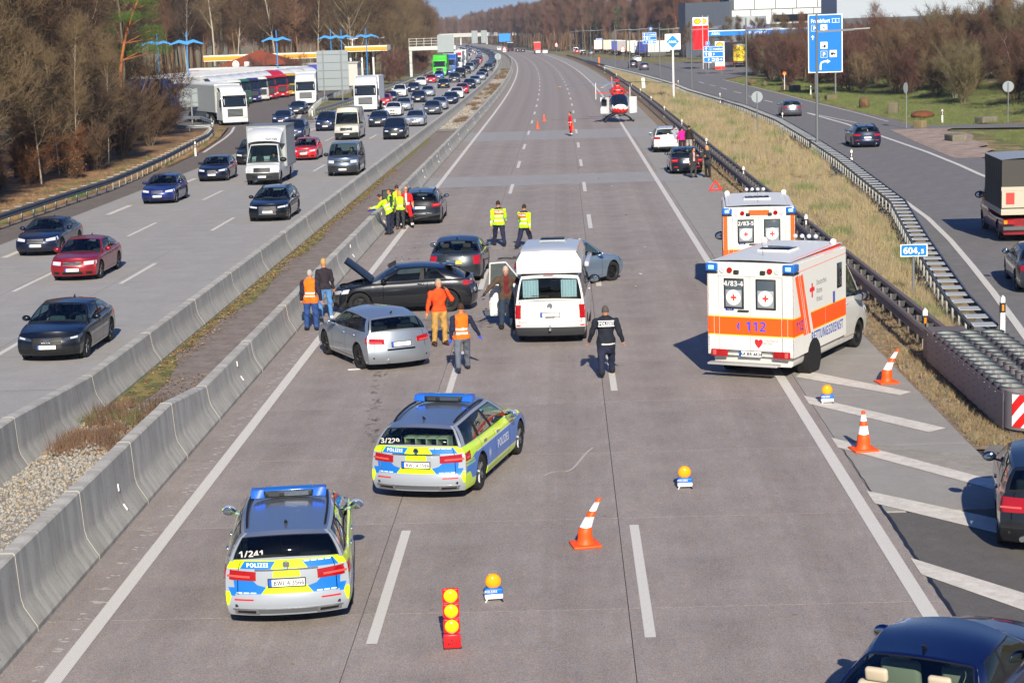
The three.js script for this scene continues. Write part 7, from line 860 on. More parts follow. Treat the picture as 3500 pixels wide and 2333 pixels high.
person('person with blond hair in dark padded jacket by the guardrail',[7.75,0,-103.9],-0.9,{ h: 1.74,hairLong: true,skirt: 0.2,hem: 0.4,bulk: 1.14,arms: { shL: 0.5,elL: 1.3,shR: 0.5,elR: 1.3 },col: { top: '#2b2d31',leg: '#16171a',shoe: '#0e0e10',hair: '#b8965a' } });
person('person in grey shirt with back turned behind the white SUV',[7.2,0,-125.1],PI,{ h: 1.76,hem: 0.06,arms: { shL: 0.3,elL: 1.0,shR: 0.3,elR: 1.0 },col: { top: '#8f95a2',leg: '#1f2a48',shoe: '#111',hair: '#1f1712' } });
person('person in bright pink jacket behind the white SUV',[7.68,0,-124.7],PI + 0.1,{ h: 1.68,bulk: 1.1,hem: 0.12,col: { top: '#f0108c',leg: '#331420',shoe: '#111',hair: '#16100d' } });
person('person in dark leather jacket by the guardrail near the pink one',[8.1,0,-124.3],PI - 0.6,{ h: 1.78,bulk: 1.12,hem: 0.16,col: { top: '#1f1713',leg: '#9a968c',shoe: '#222',hair: '#1a1410' } });
// people seen inside the nearest oncoming cars
const sit = [];
for (const [label,x,z,hair,top] of [['driver of the black sports sedan with sunglasses',-13.44,-51.75,'#1c1512','#3a3f48'],['passenger of the black sports sedan with fair hair',-14.16,-51.75,'#b08a52','#3d4a50']]) { const t = person(label,[x,-0.08,z + 0.0],0,{ h: 1.5,legs: { hipL: 1.5,kneeL: 1.2,hipR: 1.5,kneeR: 1.2 },lean: -0.25,arms: { shL: 0.6,elL: 0.9,shR: 0.6,elR: 0.9 },hairLong: hair !== '#1c1512',col: { top,leg: '#20242c',hair } }); t.position.y = 0.1; sit.push(t); }
[['driver of the dark red sedan',-17.15,-68.9,0],['driver of the dark blue coupe',-20.75,-77.3,0],['driver of the mid blue hatchback',-20.65,-99.8,0],['driver of the dark blue hatchback beside the box van',-20.45,-114.2,0],['driver of the black estate with framed grille',-13.24,-88.8,0],['fair haired passenger of the black estate',-13.95,-88.8,1],['driver of the white box van',-16.75,-109.4,0,0.55],['driver of the blue grey minibus',-12.8,-114.3,0,0.45]].forEach(([label,x,z,k,y]) => { const c = sit[k].clone(); c.name = numbered('person'); c.position.set(x,y ?? 0.1,z); tag(c,label,'person'); scene.add(c); });
// ---------------------------------------------------------------- cones, lamps, triangle, debris, helicopter
const orangeC = std('#f4520a',0.55),whiteC = std('#eef0f0',0.5);
function cone(label,x,Z,h,bend0,dir,striped = true) {
const t = thing('traffic_cone',label,'traffic cone',[x,elev(Z),-Z],0.2,'traffic cones'),r0 = h * 0.2,f = (y) => { const k = y / h,o = bend0 * Math.max(0,k - 0.35) ** 1.25; return [o * Math.cos(dir),o * Math.sin(dir)]; };
new MB().rbox(h * 0.62,h * 0.06,h * 0.62,0,h * 0.03,0,0.02).add('base',orangeC,t);
const seg = striped ? [[0.05,0.42,orangeC],[0.42,0.63,whiteC],[0.63,0.75,orangeC],[0.75,0.92,whiteC],[0.92,1,orangeC]] : [[0.05,1,orangeC]];
for (const [a,b,m] of seg) { const q = new MB(),n = 5; q.grid(16,n,(i,j) => { const y = lerp(a,b,j / n) * h,r = lerp(r0,h * 0.045,y / h) + (y < h * 0.12 ? 0.02 : 0) + (striped && a < 0.1 ? 0.006 * Math.sin(j * 5) : 0),[ox,oz] = f(y),an = -i / 16 * 2 * PI; return [ox + Math.cos(an) * r,y,oz + Math.sin(an) * r]; }); if (b === 1) { const [ox,oz] = f(h); q.cyl(h * 0.045,h * 0.04,[ox,h - 0.005,oz],[ox,h + 0.004,oz],12); } q.add(m === whiteC ? 'white_band' : 'orange_band',m,t,0.9); }
}
cone('striped cone leaning right alone between the two lane lines',0.16,30.0,0.75,0.5,-0.35); cone('striped cone leaning towards the crash cushion near the ambulance',7.27,43.3,0.75,0.55,-0.3); cone('upright striped cone on the hatched gore',5.66,36.4,0.78,0.0,0); cone('left small plain orange cone before the helicopter',-2.2,160.5,0.62,0,0,false); cone('middle small plain orange cone before the helicopter',-1.76,173,0.62,0,0,false); cone('small plain orange cone right behind the red suited person',0.69,157,0.62,0,0,false);
const amberL = phys('#ff9d00',0.12,{ clearcoat: 1,emissive: '#ff8a00',emissiveIntensity: 0.25 });
function beacon(label,x,Z,turn) {
const t = thing('warning_lamp',label,'warning lamp',[x,0,-Z],turn,'blue and white police warning lamps');
new MB().rbox(0.27,0.075,0.13,0,0.075,0,0.02).add('white_base',whiteC,t); const b = new MB().rbox(0.27,0.09,0.13,0,0.155,0,0.025).add('blue_housing',std('#0a6ac8',0.45),t); const l = mesh('lettering',letters('POLIZEI',0.036,0.003),M.white,b); l.position.set(-0.045,0.14,0.066);
const lens = new MB(); lens.lathe([[0.001,0.055],[0.05,0.05],[0.095,0.03],[0.11,0]],0,0,0,22); const lm = lens.add('amber_lens',amberL,t,0.9); lm.position.set(0,0.3,0.01); lm.rotation.x = PI / 2; new MB().cyl(0.112,0.105,[0,0.3,0.01],[0,0.3,-0.06],22).add('lamp_housing',amberL,t); new MB().torus(0.111,0.007,T(0,0.3,0.01),22,5).add('lens_rim',std('#d07a00',0.4),lm); lm.children[0].position.set(0,0,0); lm.children[0].geometry = new MB().torus(0.111,0.007,T(0,0,0,0,PI / 2),22,5).out();
for (const s of [1,-1]) new MB().bar(V(s * 0.09,0.05,0.03),V(s * 0.13,0.0,0.09),0.018,0.014).add('foot',s > 0 ? M.black : M.white,t); const h = new MB(); h.bar(V(-0.03,0.41,0),V(-0.06,0.445,0),0.005,0.005).bar(V(-0.06,0.445,0),V(0.06,0.445,0),0.005,0.005).bar(V(0.06,0.445,0),V(0.03,0.41,0),0.005,0.005); h.add('wire_handle',M.steel,t);
}
beacon('amber police warning lamp right of the triple red lamp',-1.23,27.1,0.15); beacon('amber police warning lamp in the right lane',2.01,33.7,0.05); beacon('amber police warning lamp on the hatched stripe behind the ambulance',5.6,41.1,0.05);
{ const t = thing('triple_warning_lamp','red upright warning unit with three amber lamps','warning lamp',[-1.72,0,-24.95],0.1),red = phys('#e0141c',0.35,{ clearcoat: 0.6 }),tilt = (o) => { o.rotation.x = -0.06; };
for (let i = 0; i < 3; i++) { const y = 0.32 + i * 0.215,h = new MB().rbox(0.23,0.205,0.05,0,y,0,0.025).add('red_panel',red,t),l = new MB(); l.lathe([[0.001,0.04],[0.05,0.034],[0.085,0.016],[0.098,0]],0,0,0,22); const lm = l.add('amber_lens',phys('#ffb400',0.12,{ clearcoat: 1,emissive: '#ff9a00',emissiveIntensity: 0.5 }),t,0.9); lm.position.set(0,y,0.026); lm.rotation.x = PI / 2; new MB().torus(0.1,0.006,T(0,0,0,0,PI / 2),22,5).add('lens_rim',red,lm); const c = new MB(); c.cyl(0.004,0.004,[0.115,y - 0.05,0],[0.135,y - 0.02,0],5).cyl(0.004,0.004,[0.135,y - 0.02,0],[0.13,y + 0.05,0],5).cyl(0.004,0.004,[0.13,y + 0.05,0],[0.115,y + 0.06,0],5); c.add('cable',M.steel,t); }
const b = new MB().rbox(0.24,0.2,0.06,0,0.105,0.005,0.02).add('battery_base',red,t); const l = mesh('lettering',letters('BLITZ',0.036,0.003),M.black,b); l.position.set(0,0.055,0.037); const l2 = mesh('lettering',letters('R',0.034,0.003),M.black,b); l2.position.set(0,0.105,0.037); new MB().box(0.25,0.012,0.2,0,0.006,-0.06).add('stand',M.black,t); }
{ const t = thing('warning_triangle','red warning triangle on the hard shoulder behind the ambulances','warning triangle',[7.48,0,-95.2],0.1),m = std('#f0281c',0.4,{ emissive: '#f0281c',emissiveIntensity: 0.1 }),a = 0.3,h = 0.5; for (const [p,q] of [[[-a,0.06,0],[a,0.06,0]],[[a,0.06,0],[0,h,0]],[[0,h,0],[-a,0.06,0]]]) new MB().bar(V(...p),V(...q),0.03,0.075).add('triangle_bar',m,t); new MB().box(0.5,0.02,0.05,0,0.015,0.05).box(0.05,0.06,0.05,0,0.04,0).add('foot',M.steelDark,t); }
// debris between the cars
{ const r = RNG(41),put = (x,Z,n,spread) => { for (let i = 0; i < n; i++) { const px = x + (r() - 0.5) * spread[0],pz = Z + (r() - 0.5) * spread[1],k = r(),s = 0.03 + r() * r() * 0.12; D.push([px,pz,s,k]); } },D = []; put(-4.6,73,60,[4.5,12]); put(-2.5,60.5,30,[3,5]); put(1.6,66,26,[6,16]); put(-2,57,25,[3,4]); put(-1,112,20,[7,20]); put(2,92,14,[5,24]);
const im = (name,geo,mat,list,label) => { const q = new THREE.InstancedMesh(geo,mat,list.length); q.name = numbered(name); list.forEach(([x,Z,s],i) => q.setMatrixAt(i,T(x,0.006,-Z,r() * 6,0,0,V(s * (0.6 + r()),s * 0.22,s * (0.5 + r()))))); q.castShadow = q.receiveShadow = true; scene.add(q); tag(q,label,'debris',null,'stuff'); };
im('glass_fragments',new THREE.TetrahedronGeometry(0.6),std('#cfd6d8',0.3),D.filter((q) => q[3] < 0.62),'pale glass fragments scattered between the crashed cars'); im('plastic_fragments',new THREE.IcosahedronGeometry(0.6,0),std('#17181a',0.6),D.filter((q) => q[3] >= 0.62),'dark plastic fragments scattered between the crashed cars');
const b = new MB(); for (let i = 0; i < 6; i++) b.bar(V(-0.45 + i * 0.16,0.03 + 0.03 * Math.sin(i),0.03 * Math.sin(i * 1.3)),V(-0.29 + i * 0.16,0.03 + 0.03 * Math.sin(i + 1),0.03 * Math.sin(i * 1.3 + 1.3)),0.06,0.05); b.rbox(0.2,0.07,0.12,0.2,0.06,-0.06,0.02); const m = b.add('bumper_piece',M.plastic,scene); m.position.set(-2.1,0.005,-69.2); tag(m,'torn black bumper strip lying right of the dark grey sedan','debris');
const w = new MB().box(0.5,0.012,0.12,0,0.008,0,0.2).add('trim_piece',M.white,scene); w.position.set(-5.35,0.002,-47.0); tag(w,'white trim piece on the road below the silver hatchback','debris'); }
{ const t = mesh('folder',new MB().box(0.32,0.02,0.24,0,0,0).out(),std('#3c4fa8',0.6)); t.position.set(-8.12,1.02,-79.2); t.rotation.set(0.15,0.2,0.1); tag(t,'blue document folder held over the barrier','folder'); }
{ // rescue helicopter, nose towards the camera
const t = thing('helicopter','red and white rescue helicopter standing across the right edge line','helicopter',[4.78,0,-168.6],0.05),red = phys('#d41410',0.35,{ clearcoat: 0.8 }),whi = phys('#e8e9e8',0.38,{ clearcoat: 0.6 });
const sec = [[3.3,1.12,0.05,0.05],[3.2,1.12,0.32,0.24],[2.95,1.16,0.58,0.42],[2.6,1.27,0.73,0.6],[2.1,1.42,0.82,0.78],[1.5,1.52,0.85,0.9],[0.6,1.55,0.86,0.93],[-0.6,1.55,0.86,0.93],[-1.3,1.62,0.74,0.83],[-1.9,1.8,0.5,0.6],[-2.4,2.0,0.3,0.36]],parts = {},n = 28;
const P = (k,a) => { const [z,cy,w,h] = sec[k],c = Math.cos(a),s = Math.sin(a),e = 0.8; return V(Math.sign(c) * Math.abs(c) ** e * w,cy + Math.sign(s) * Math.abs(s) ** e * h,z); };
for (let k = 0; k < sec.length - 1; k++) for (let i = 0; i < n; i++) { const a0 = i / n * 2 * PI,a1 = (i + 1) / n * 2 * PI,q = [P(k,a0),P(k,a1),P(k + 1,a1),P(k + 1,a0)],y = (q[0].y + q[2].y) / 2,z = (q[0].z + q[2].z) / 2; const nm = y > 1.42 && y < 2.32 && z > 1.1 && z < 3.0 ? 'windscreen' : y > 1.5 && y < 2.2 && z < 1.1 && z > -0.4 ? 'side_window' : y < 0.98 ? 'belly' : y < 1.2 && z > 0.9 ? 'nose_stripe' : y > 2.2 || z < -0.4 ? 'upper_fuselage' : 'fuselage'; (parts[nm] ??= new MB()).face(q.reverse()); }
const mm = { windscreen: M.farGlass,side_window: M.farGlass,belly: phys('#8f1512',0.4,{ clearcoat: 0.6 }),nose_stripe: red,fuselage: whi,upper_fuselage: red }; for (const k in parts) parts[k].add(k,mm[k],t,0.6);
new MB().box(0.05,0.75,0.05,0,1.9,2.35,0,-0.75).add('window_post',whi,t); const l = mesh('lettering',letters('DRF',0.16,0.01),std('#a01a16',0.5),t); l.position.set(0,1.2,2.93); l.rotation.x = -0.3;
const cow = new MB(); cow.rbox(1.25,0.62,2.9,0,2.62,-0.5,0.25,0,0,0,4); const cm = cow.add('engine_cowling',red,t,0.6); for (const s of [1,-1]) { const q = new MB(); q.geo(new THREE.TorusGeometry(0.17,0.04,8,18),T(s * 0.33,2.62,0.96)); q.add('intake_ring',red,cm); new MB().cyl(0.16,0.16,[s * 0.33,2.62,0.94],[s * 0.33,2.62,0.97],16).add('air_intake',M.black,cm); }
new MB().rbox(0.5,0.36,0.9,0,3.02,-0.1,0.14,0,0,0,3).add('mast_fairing',red,t); new MB().cyl(0.09,0.07,[0,3.1,-0.1],[0,3.42,-0.1],10).add('rotor_mast',M.steelDark,t); new MB().ball(0.26,0.13,0.26,0,3.52,-0.1,14).add('rotor_cap',red,t); new MB().cyl(0.3,0.3,[0,3.34,-0.1],[0,3.44,-0.1],12).add('rotor_hub',M.steelDark,t);
for (let i = 0; i < 4; i++) { const a = 0.32 + i * PI / 2,b = new MB(),m = 10; b.grid(1,m,(u,v) => { const R = 0.35 + v / m * 5.1,w = 0.14,y = 3.4 - 0.012 * R * R + 0.05; return [Math.cos(a) * R - Math.sin(a) * (u - 0.5) * 2 * w,y + (u - 0.5) * 0.03,-0.1 + Math.sin(a) * R + Math.cos(a) * (u - 0.5) * 2 * w]; }); b.grid(1,m,(u,v) => { const R = 0.35 + v / m * 5.1,w = 0.14,y = 3.38 - 0.012 * R * R + 0.05; return [Math.cos(a) * R - Math.sin(a) * (0.5 - u) * 2 * w,y + (0.5 - u) * 0.03,-0.1 + Math.sin(a) * R + Math.cos(a) * (0.5 - u) * 2 * w]; }); const bm = b.add('rotor_blade',std('#8ea0b4',0.5),t,0.9); const e = V(Math.cos(a) * 5.35,3.43 - 0.012 * 5.35 ** 2,-0.1 + Math.sin(a) * 5.35); new MB().bar(e.clone().add(V(-Math.cos(a) * 0.3,0.03,-Math.sin(a) * 0.3)),e.clone().add(V(0,0.03,0)),0.3,0.03).add('blade_tip',std('#e8a020',0.5),bm); }
new MB().cyl(0.28,0.17,[0,2.05,-2.2],[0,2.35,-6.2],14).add('tail_boom',red,t); new MB().box(3.1,0.06,0.5,0,2.3,-5.6).add('stabiliser',red,t); for (const s of [1,-1]) { const f = new MB(); f.extr([[0.35,-0.6],[-0.35,-0.6],[-0.5,0.9],[0.05,0.9]],0.05,T(s * 1.55 - 0.025,2.35,-5.6,PI / 2)); f.add('tail_fin',whi,t); } new MB().box(0.06,1.5,0.6,0,2.9,-6.2,0,-0.4).add('vertical_fin',red,t);
for (const s of [1,-1]) { const k = new MB(); k.cyl(0.05,0.05,[s * 1.22,0.05,1.9],[s * 1.22,0.05,-1.5],8).cyl(0.05,0.045,[s * 1.22,0.05,1.9],[s * 1.22,0.22,2.25],8); k.add('skid',M.black,t); for (const z of [1.2,-0.9]) { const c = new MB(); c.cyl(0.05,0.06,[s * 1.22,0.06,z],[s * 0.95,0.38,z],8).cyl(0.06,0.06,[s * 0.95,0.38,z],[s * 0.3,0.66,z],8); c.add('skid_strut',M.black,t); } const d = new MB(); d.grid(5,6,(i,j) => [0.06 * Math.sin(PI * i / 5),lerp(0.75,2.15,j / 6),lerp(0,-1.0,i / 5)]); d.grid(5,6,(i,j) => [0.03 + 0.06 * Math.sin(PI * i / 5),lerp(0.75,2.15,j / 6),lerp(-1.0,0,i / 5)]); const dm = d.add('open_door',whi,t,0.8); dm.position.set(s * 0.9,0,1.75); dm.rotation.y = -s * 0.75; new MB().rbox(0.03,0.55,0.6,s * 0.05,1.72,-0.5,0.01).add('door_window',M.farGlass,dm); }
new MB().rbox(0.14,0.1,0.3,0,0.58,2.3,0.04).add('search_light',M.black,t);
}
// ---------------------------------------------------------------- boulders by the slip road
[[25.2,256,1.3,0.75,'pair of sandy boulders, left one','#a8916a'],[25.9,247,1.0,0.7,'pair of sandy boulders, right mossy one','#8f8a66'],[26.8,233,0.9,0.7,'brown boulder below the orange disc','#8a6a52'],[27.5,228.5,1.3,0.75,'squared pale block beside the orange disc','#b0a48c'],[26.7,203,0.9,0.5,'low brown boulder under the tall blue sign','#8c7660'],[27.7,199,1.2,0.6,'mossy squared block right of the tall blue sign','#a09a78'],[28,179,1.3,1.05,'large rounded brown boulder on the grass bank','#a4805c'],[28.5,166.2,0.9,1.1,'broken concrete stump standing on the grass','#a8a08c'],[29.5,158.4,2.4,0.6,'long reddish boulder at the kerb','#a86440'],[26.7,144.2,0.9,0.62,'square pale concrete block at the branch kerb','#c2ae86'],[32.7,149,1.5,0.5,'flat pale slab on the far grass','#a8a498'],[26.1,128,1.6,0.5,'flat grey slab on the bare soil edge','#aaa69c']].forEach(([x,Z,w,h,label,c],k) => { const sq = /block|slab|stump/.test(label),g = sq ? new RoundedBoxGeometry(w,h,w * 0.7,3,0.09) : new THREE.IcosahedronGeometry(0.5,3),P = g.attributes.position; for (let i = 0; i < P.count; i++) { const q = V(P.getX(i),P.getY(i),P.getZ(i)),n = 0.8 + 0.4 * fbm(q.x * 2 + k * 7 + 20,q.y * 2 + q.z * 1.7 + 20,33,3); sq ? q.multiplyScalar(0.94 + 0.12 * (n - 0.8) * 2) : q.multiply(V(w,h * 1.25,w * 0.8)).multiplyScalar(n); P.setXYZ(i,q.x,q.y,q.z); } const gg = creased(g.index ? g : mergeVertices(g),0.5); const m = mesh('boulder',gg,std(c,0.95,{ map: rep(barTex,1.1) })); m.position.set(x,elev(Z) + bank(x,Z) + h * 0.4,-Z); m.rotation.y = k * 1.3; tag(m,label,'boulder','boulders along the slip road'); });
// ---------------------------------------------------------------- marks on the road
{ const r = RNG(23),blob = (b,x,Z,w,l,a) => { const n = 9,p = []; for (let i = 0; i < n; i++) { const t = i / n * 2 * PI,k = 0.55 + r() * 0.6,u = Math.cos(t) * w * k,v = Math.sin(t) * l * k; p.push([x + u * Math.cos(a) + v * Math.sin(a),0.0025,-(Z - u * Math.sin(a) + v * Math.cos(a))]); } b.face(p); };
const chalk = new MB(); for (let Z = 21; Z < 62; Z += 0.32 + r() * 0.5) for (let k = 0; k < 3; k++) blob(chalk,-7.38 + r() * 0.24,Z + r() * 0.3,0.03 + r() * 0.07,0.015 + r() * 0.035,0.3); const c = chalk.add('chalky_marks',std('#aeaaa2',0.9),scene); tag(c,'pale chalky marks on the road edge below the barrier','road marks',null,'stuff');
const oil = new MB(); for (let i = 0; i < 60; i++) { const t = r(); blob(oil,lerp(-4.2,-4.75,t) + (r() - 0.5) * 0.3,lerp(38,47,t),0.02 + r() * 0.05,0.05 + r() * 0.14,0.1); } for (let i = 0; i < 90; i++) blob(oil,-3.2 + (r() - 0.5) * 2.4,54.2 + (r() - 0.5) * 2.2,0.04 + r() * 0.16,0.03 + r() * 0.08,r()); for (let i = 0; i < 70; i++) blob(oil,(r() - 0.5) * 9,22 + r() * 60,0.015 + r() * 0.03,0.02 + r() * 0.05,r() * 3); const o = oil.add('fluid_stains',std('#756d66',0.8),scene); tag(o,'dark fluid stains and drips on the concrete','stains',null,'stuff');
const sk = new MB(); let p0 = null; for (let i = 0; i <= 14; i++) { const t = i / 14,x = -0.55 + 0.95 * t,Z = 35.0 + 2.2 * t * t + 0.2 * Math.sin(t * 9); if (p0) sk.face([[p0[0] - 0.02,0.0025,-p0[1]],[p0[0] + 0.02,0.0025,-p0[1] + 0.03],[x + 0.02,0.0025,-Z + 0.03],[x - 0.02,0.0025,-Z]]); p0 = [x,Z]; } tag(sk.add('scrape_mark',std('#a8a29b',0.9),scene),'pale curved scrape mark beside the second police car','road marks',null,'stuff'); }
// ---------------------------------------------------------------- bare trees, shrubs, grass
function frustum(b,a,c,r0,r1,n = 4) { // cheap tapered tube
const d = c.clone().sub(a).normalize(),u = Math.abs(d.y) > 0.9 ? V(1,0,0) : V(0,1,0),s = u.cross(d).normalize(),t = d.clone().cross(s),o = b.p.length / 3;
for (const [q,r] of [[a,r0],[c,r1]]) { if (r <= 0) { b.v(q.x,q.y,q.z); continue; } for (let i = 0; i < n; i++) { const an = i / n * 2 * PI; b.v(q.x + (s.x * Math.cos(an) + t.x * Math.sin(an)) * r,q.y + (s.y * Math.cos(an) + t.y * Math.sin(an)) * r,q.z + (s.z * Math.cos(an) + t.z * Math.sin(an)) * r); } }
for (let i = 0; i < n; i++) { const j = (i + 1) % n; if (r1 <= 0) b.tri(o + i,o + j,o + n); else b.quad(o + i,o + j,o + n + j,o + n + i); }
}
function bareTree(seed,o) { // o: H, stems, bare (fraction without limbs), spread, twigR, density
const r = RNG(seed),wood = new MB(),twig = new MB(),leaf = new MB(),rnd = (k) => (r() - 0.5) * 2 * k,H = o.H;
const dirFrom = (d,ang,az) => { const u = Math.abs(d.y) > 0.9 ? V(1,0,0) : V(0,1,0),s = u.cross(d).normalize(),t = d.clone().cross(s); return d.clone().multiplyScalar(Math.cos(ang)).addScaledVector(s,Math.sin(ang) * Math.cos(az)).addScaledVector(t,Math.sin(ang) * Math.sin(az)).normalize(); };
const tw = (p,d,len,rad,lv) => { const e = p.clone().addScaledVector(d,len); e.y += len * (o.droop ?? 0.05); frustum(twig,p,e,rad,0,3); if (lv > 0) { const n = o.tw ?? 4; for (let i = 0; i < n; i++) tw(p.clone().lerp(e,0.25 + 0.7 * (i + r()) / n),dirFrom(d,0.5 + r() * 0.6,r() * 6.28),len * (0.45 + r() * 0.3),rad * 0.7,lv - 1); } else if (o.leaves && r() < o.leaves) { const s = 0.06 + r() * 0.06,q = dirFrom(d,1.2,r() * 6.28).multiplyScalar(s),w = dirFrom(d,1.3,r() * 6.28).multiplyScalar(s * 0.6); leaf.face([e,e.clone().add(q).add(w),e.clone().addScaledVector(q,1.8),e.clone().add(q).sub(w)]); } };
const limb = (p,d,len,rad,lv) => { const n = lv === 0 ? 9 : lv === 1 ? 5 : 3; let q = p.clone(),dd = d.clone(); for (let i = 0; i < n; i++) { const f0 = i / n,f1 = (i + 1) / n,wob = lv === 0 ? o.wob ?? 0.05 : 0.16; dd = dd.add(V(rnd(wob),lv ? 0.06 + (o.rise ?? 0.03) : 0.05,rnd(wob))).normalize(); const e = q.clone().addScaledVector(dd,len / n),ra = rad * (1 - 0.8 * f0),rb = rad * (1 - 0.8 * f1); frustum(lv < 2 ? wood : twig,q,e,ra,rb,lv === 0 ? 7 : lv === 1 ? 5 : 3);
if (lv < 2) { const start = lv === 0 ? o.bare ?? 0.25 : 0.15; const k = lv === 0 ? (o.limbs ?? 3) : (o.k1 ?? 2); if (f1 > start) for (let c = 0; c < k; c++) { const g = lerp(f0,f1,r()); limb(q.clone().lerp(e,r()),dirFrom(dd,(o.ang ?? 0.7) + rnd(0.25),r() * 6.28),len * (lv === 0 ? (o.spread ?? 0.34) * (1.15 - 0.65 * g) : 0.5 * (1.1 - 0.5 * g)),Math.max(o.minR ?? 0.012,rad * (lv === 0 ? 0.4 : 0.5) * (1 - 0.6 * g)),lv + 1); } }
else { const k = o.twPer ?? 3; for (let c = 0; c < k; c++) tw(q.clone().lerp(e,r()),dirFrom(dd,0.5 + r() * 0.7,r() * 6.28),(o.twL ?? 0.9) * (0.6 + r() * 0.8),o.twigR ?? 0.011,o.twLv ?? 1); } q = e; }
if (lv >= 1) tw(q,dd,(o.twL ?? 0.9),o.twigR ?? 0.011,o.twLv ?? 1); };
for (let s = 0; s < (o.stems ?? 1); s++) { const a = r() * 6.28,k = (o.stems ?? 1) > 1 ? 0.15 + 0.35 * r() : 0.03; limb(V(Math.cos(a) * 0.15 * ((o.stems ?? 1) > 1 ? 1 : 0),-0.15,Math.sin(a) * 0.15 * ((o.stems ?? 1) > 1 ? 1 : 0)),V(Math.cos(a) * k,1,Math.sin(a) * k).normalize(),H * ((o.stems ?? 1) > 1 ? 0.75 + 0.3 * r() : 1),o.R ?? H * 0.014,0); }
return { wood: wood.out(9),twig: twig.out(9),leaf: leaf.i.length ? leaf.out(9) : null,n: (wood.i.length + twig.i.length + leaf.i.length) / 3 };
}
const bark = [std('#6f6252',0.95),std('#9a9080',0.95),std('#4a4036',0.95)],twigM = [std('#57432f',0.95),std('#6b5a40',0.95),std('#46362a',0.95),std('#5e4035',0.95),std('#62593c',0.95),std('#6e4a2e',0.95)],leafM = std('#9a5a2c',0.9,{ side: THREE.DoubleSide });
const TP = {
wood1: bareTree(1,{ H: 15,bare: 0.12,limbs: 2,spread: 0.3,twL: 1.1,twPer: 2,tw: 3,twigR: 0.021,R: 0.14 }),wood2: bareTree(2,{ H: 13,bare: 0.2,limbs: 2,spread: 0.34,twL: 1.15,twPer: 2,tw: 3,twigR: 0.021,leaves: 0.2,R: 0.12 }),wood3: bareTree(3,{ H: 16,bare: 0.3,limbs: 2,spread: 0.26,twPer: 3,tw: 3,twigR: 0.021,R: 0.13,wob: 0.08 }),
shrub1: bareTree(4,{ H: 3.6,stems: 7,bare: 0.1,limbs: 1,k1: 1,twLv: 0,spread: 0.5,twL: 0.6,twPer: 3,twigR: 0.013,R: 0.025,minR: 0.01,ang: 0.6 }),shrub2: bareTree(5,{ H: 5.2,stems: 8,bare: 0.08,limbs: 1,k1: 1,twLv: 0,spread: 0.46,twL: 0.8,twPer: 3,twigR: 0.016,R: 0.035,minR: 0.012,ang: 0.6 }),shrub3: bareTree(6,{ H: 2.2,stems: 8,bare: 0.05,limbs: 1,k1: 1,twLv: 0,spread: 0.6,twL: 0.5,twPer: 3,twigR: 0.012,R: 0.016,minR: 0.009,ang: 0.7,leaves: 0.12 }),
sapling: bareTree(7,{ H: 8,bare: 0.3,limbs: 2,spread: 0.2,twL: 0.6,twPer: 2,tw: 3,twigR: 0.011,R: 0.05 }),big: bareTree(8,{ H: 17,bare: 0.22,limbs: 4,spread: 0.42,twL: 1.3,twPer: 3,tw: 3,twigR: 0.022,R: 0.33,wob: 0.1 }),tall: bareTree(9,{ H: 22,bare: 0.4,limbs: 2,spread: 0.2,twL: 1.3,twPer: 3,tw: 3,twigR: 0.03,R: 0.2,wob: 0.05 }),tall2: bareTree(10,{ H: 20,bare: 0.35,limbs: 3,spread: 0.22,twL: 1.3,twPer: 2,tw: 3,twigR: 0.03,R: 0.17,wob: 0.07 }),
};
function tree(name,kind,label,x,Z,s,tm,bm,group,y = 0,lean = 0) {
const t = thing(name,label,name.includes('shrub') || name.includes('bush') ? 'shrub' : 'tree',V(x,y,-Z),((x * 7.13 + Z * 3.7) % 6.28),group); t.scale.setScalar(s); t.rotation.z = lean; const T0 = TP[kind]; mesh('trunk',T0.wood,bm,t); mesh('crown',T0.twig,tm,t); if (T0.leaf) mesh('dead_leaves',T0.leaf,leafM,t); return t;
}
const WL = 'bare trees of the wood on the left',SL = 'bare shrubs along the edge of the left wood';
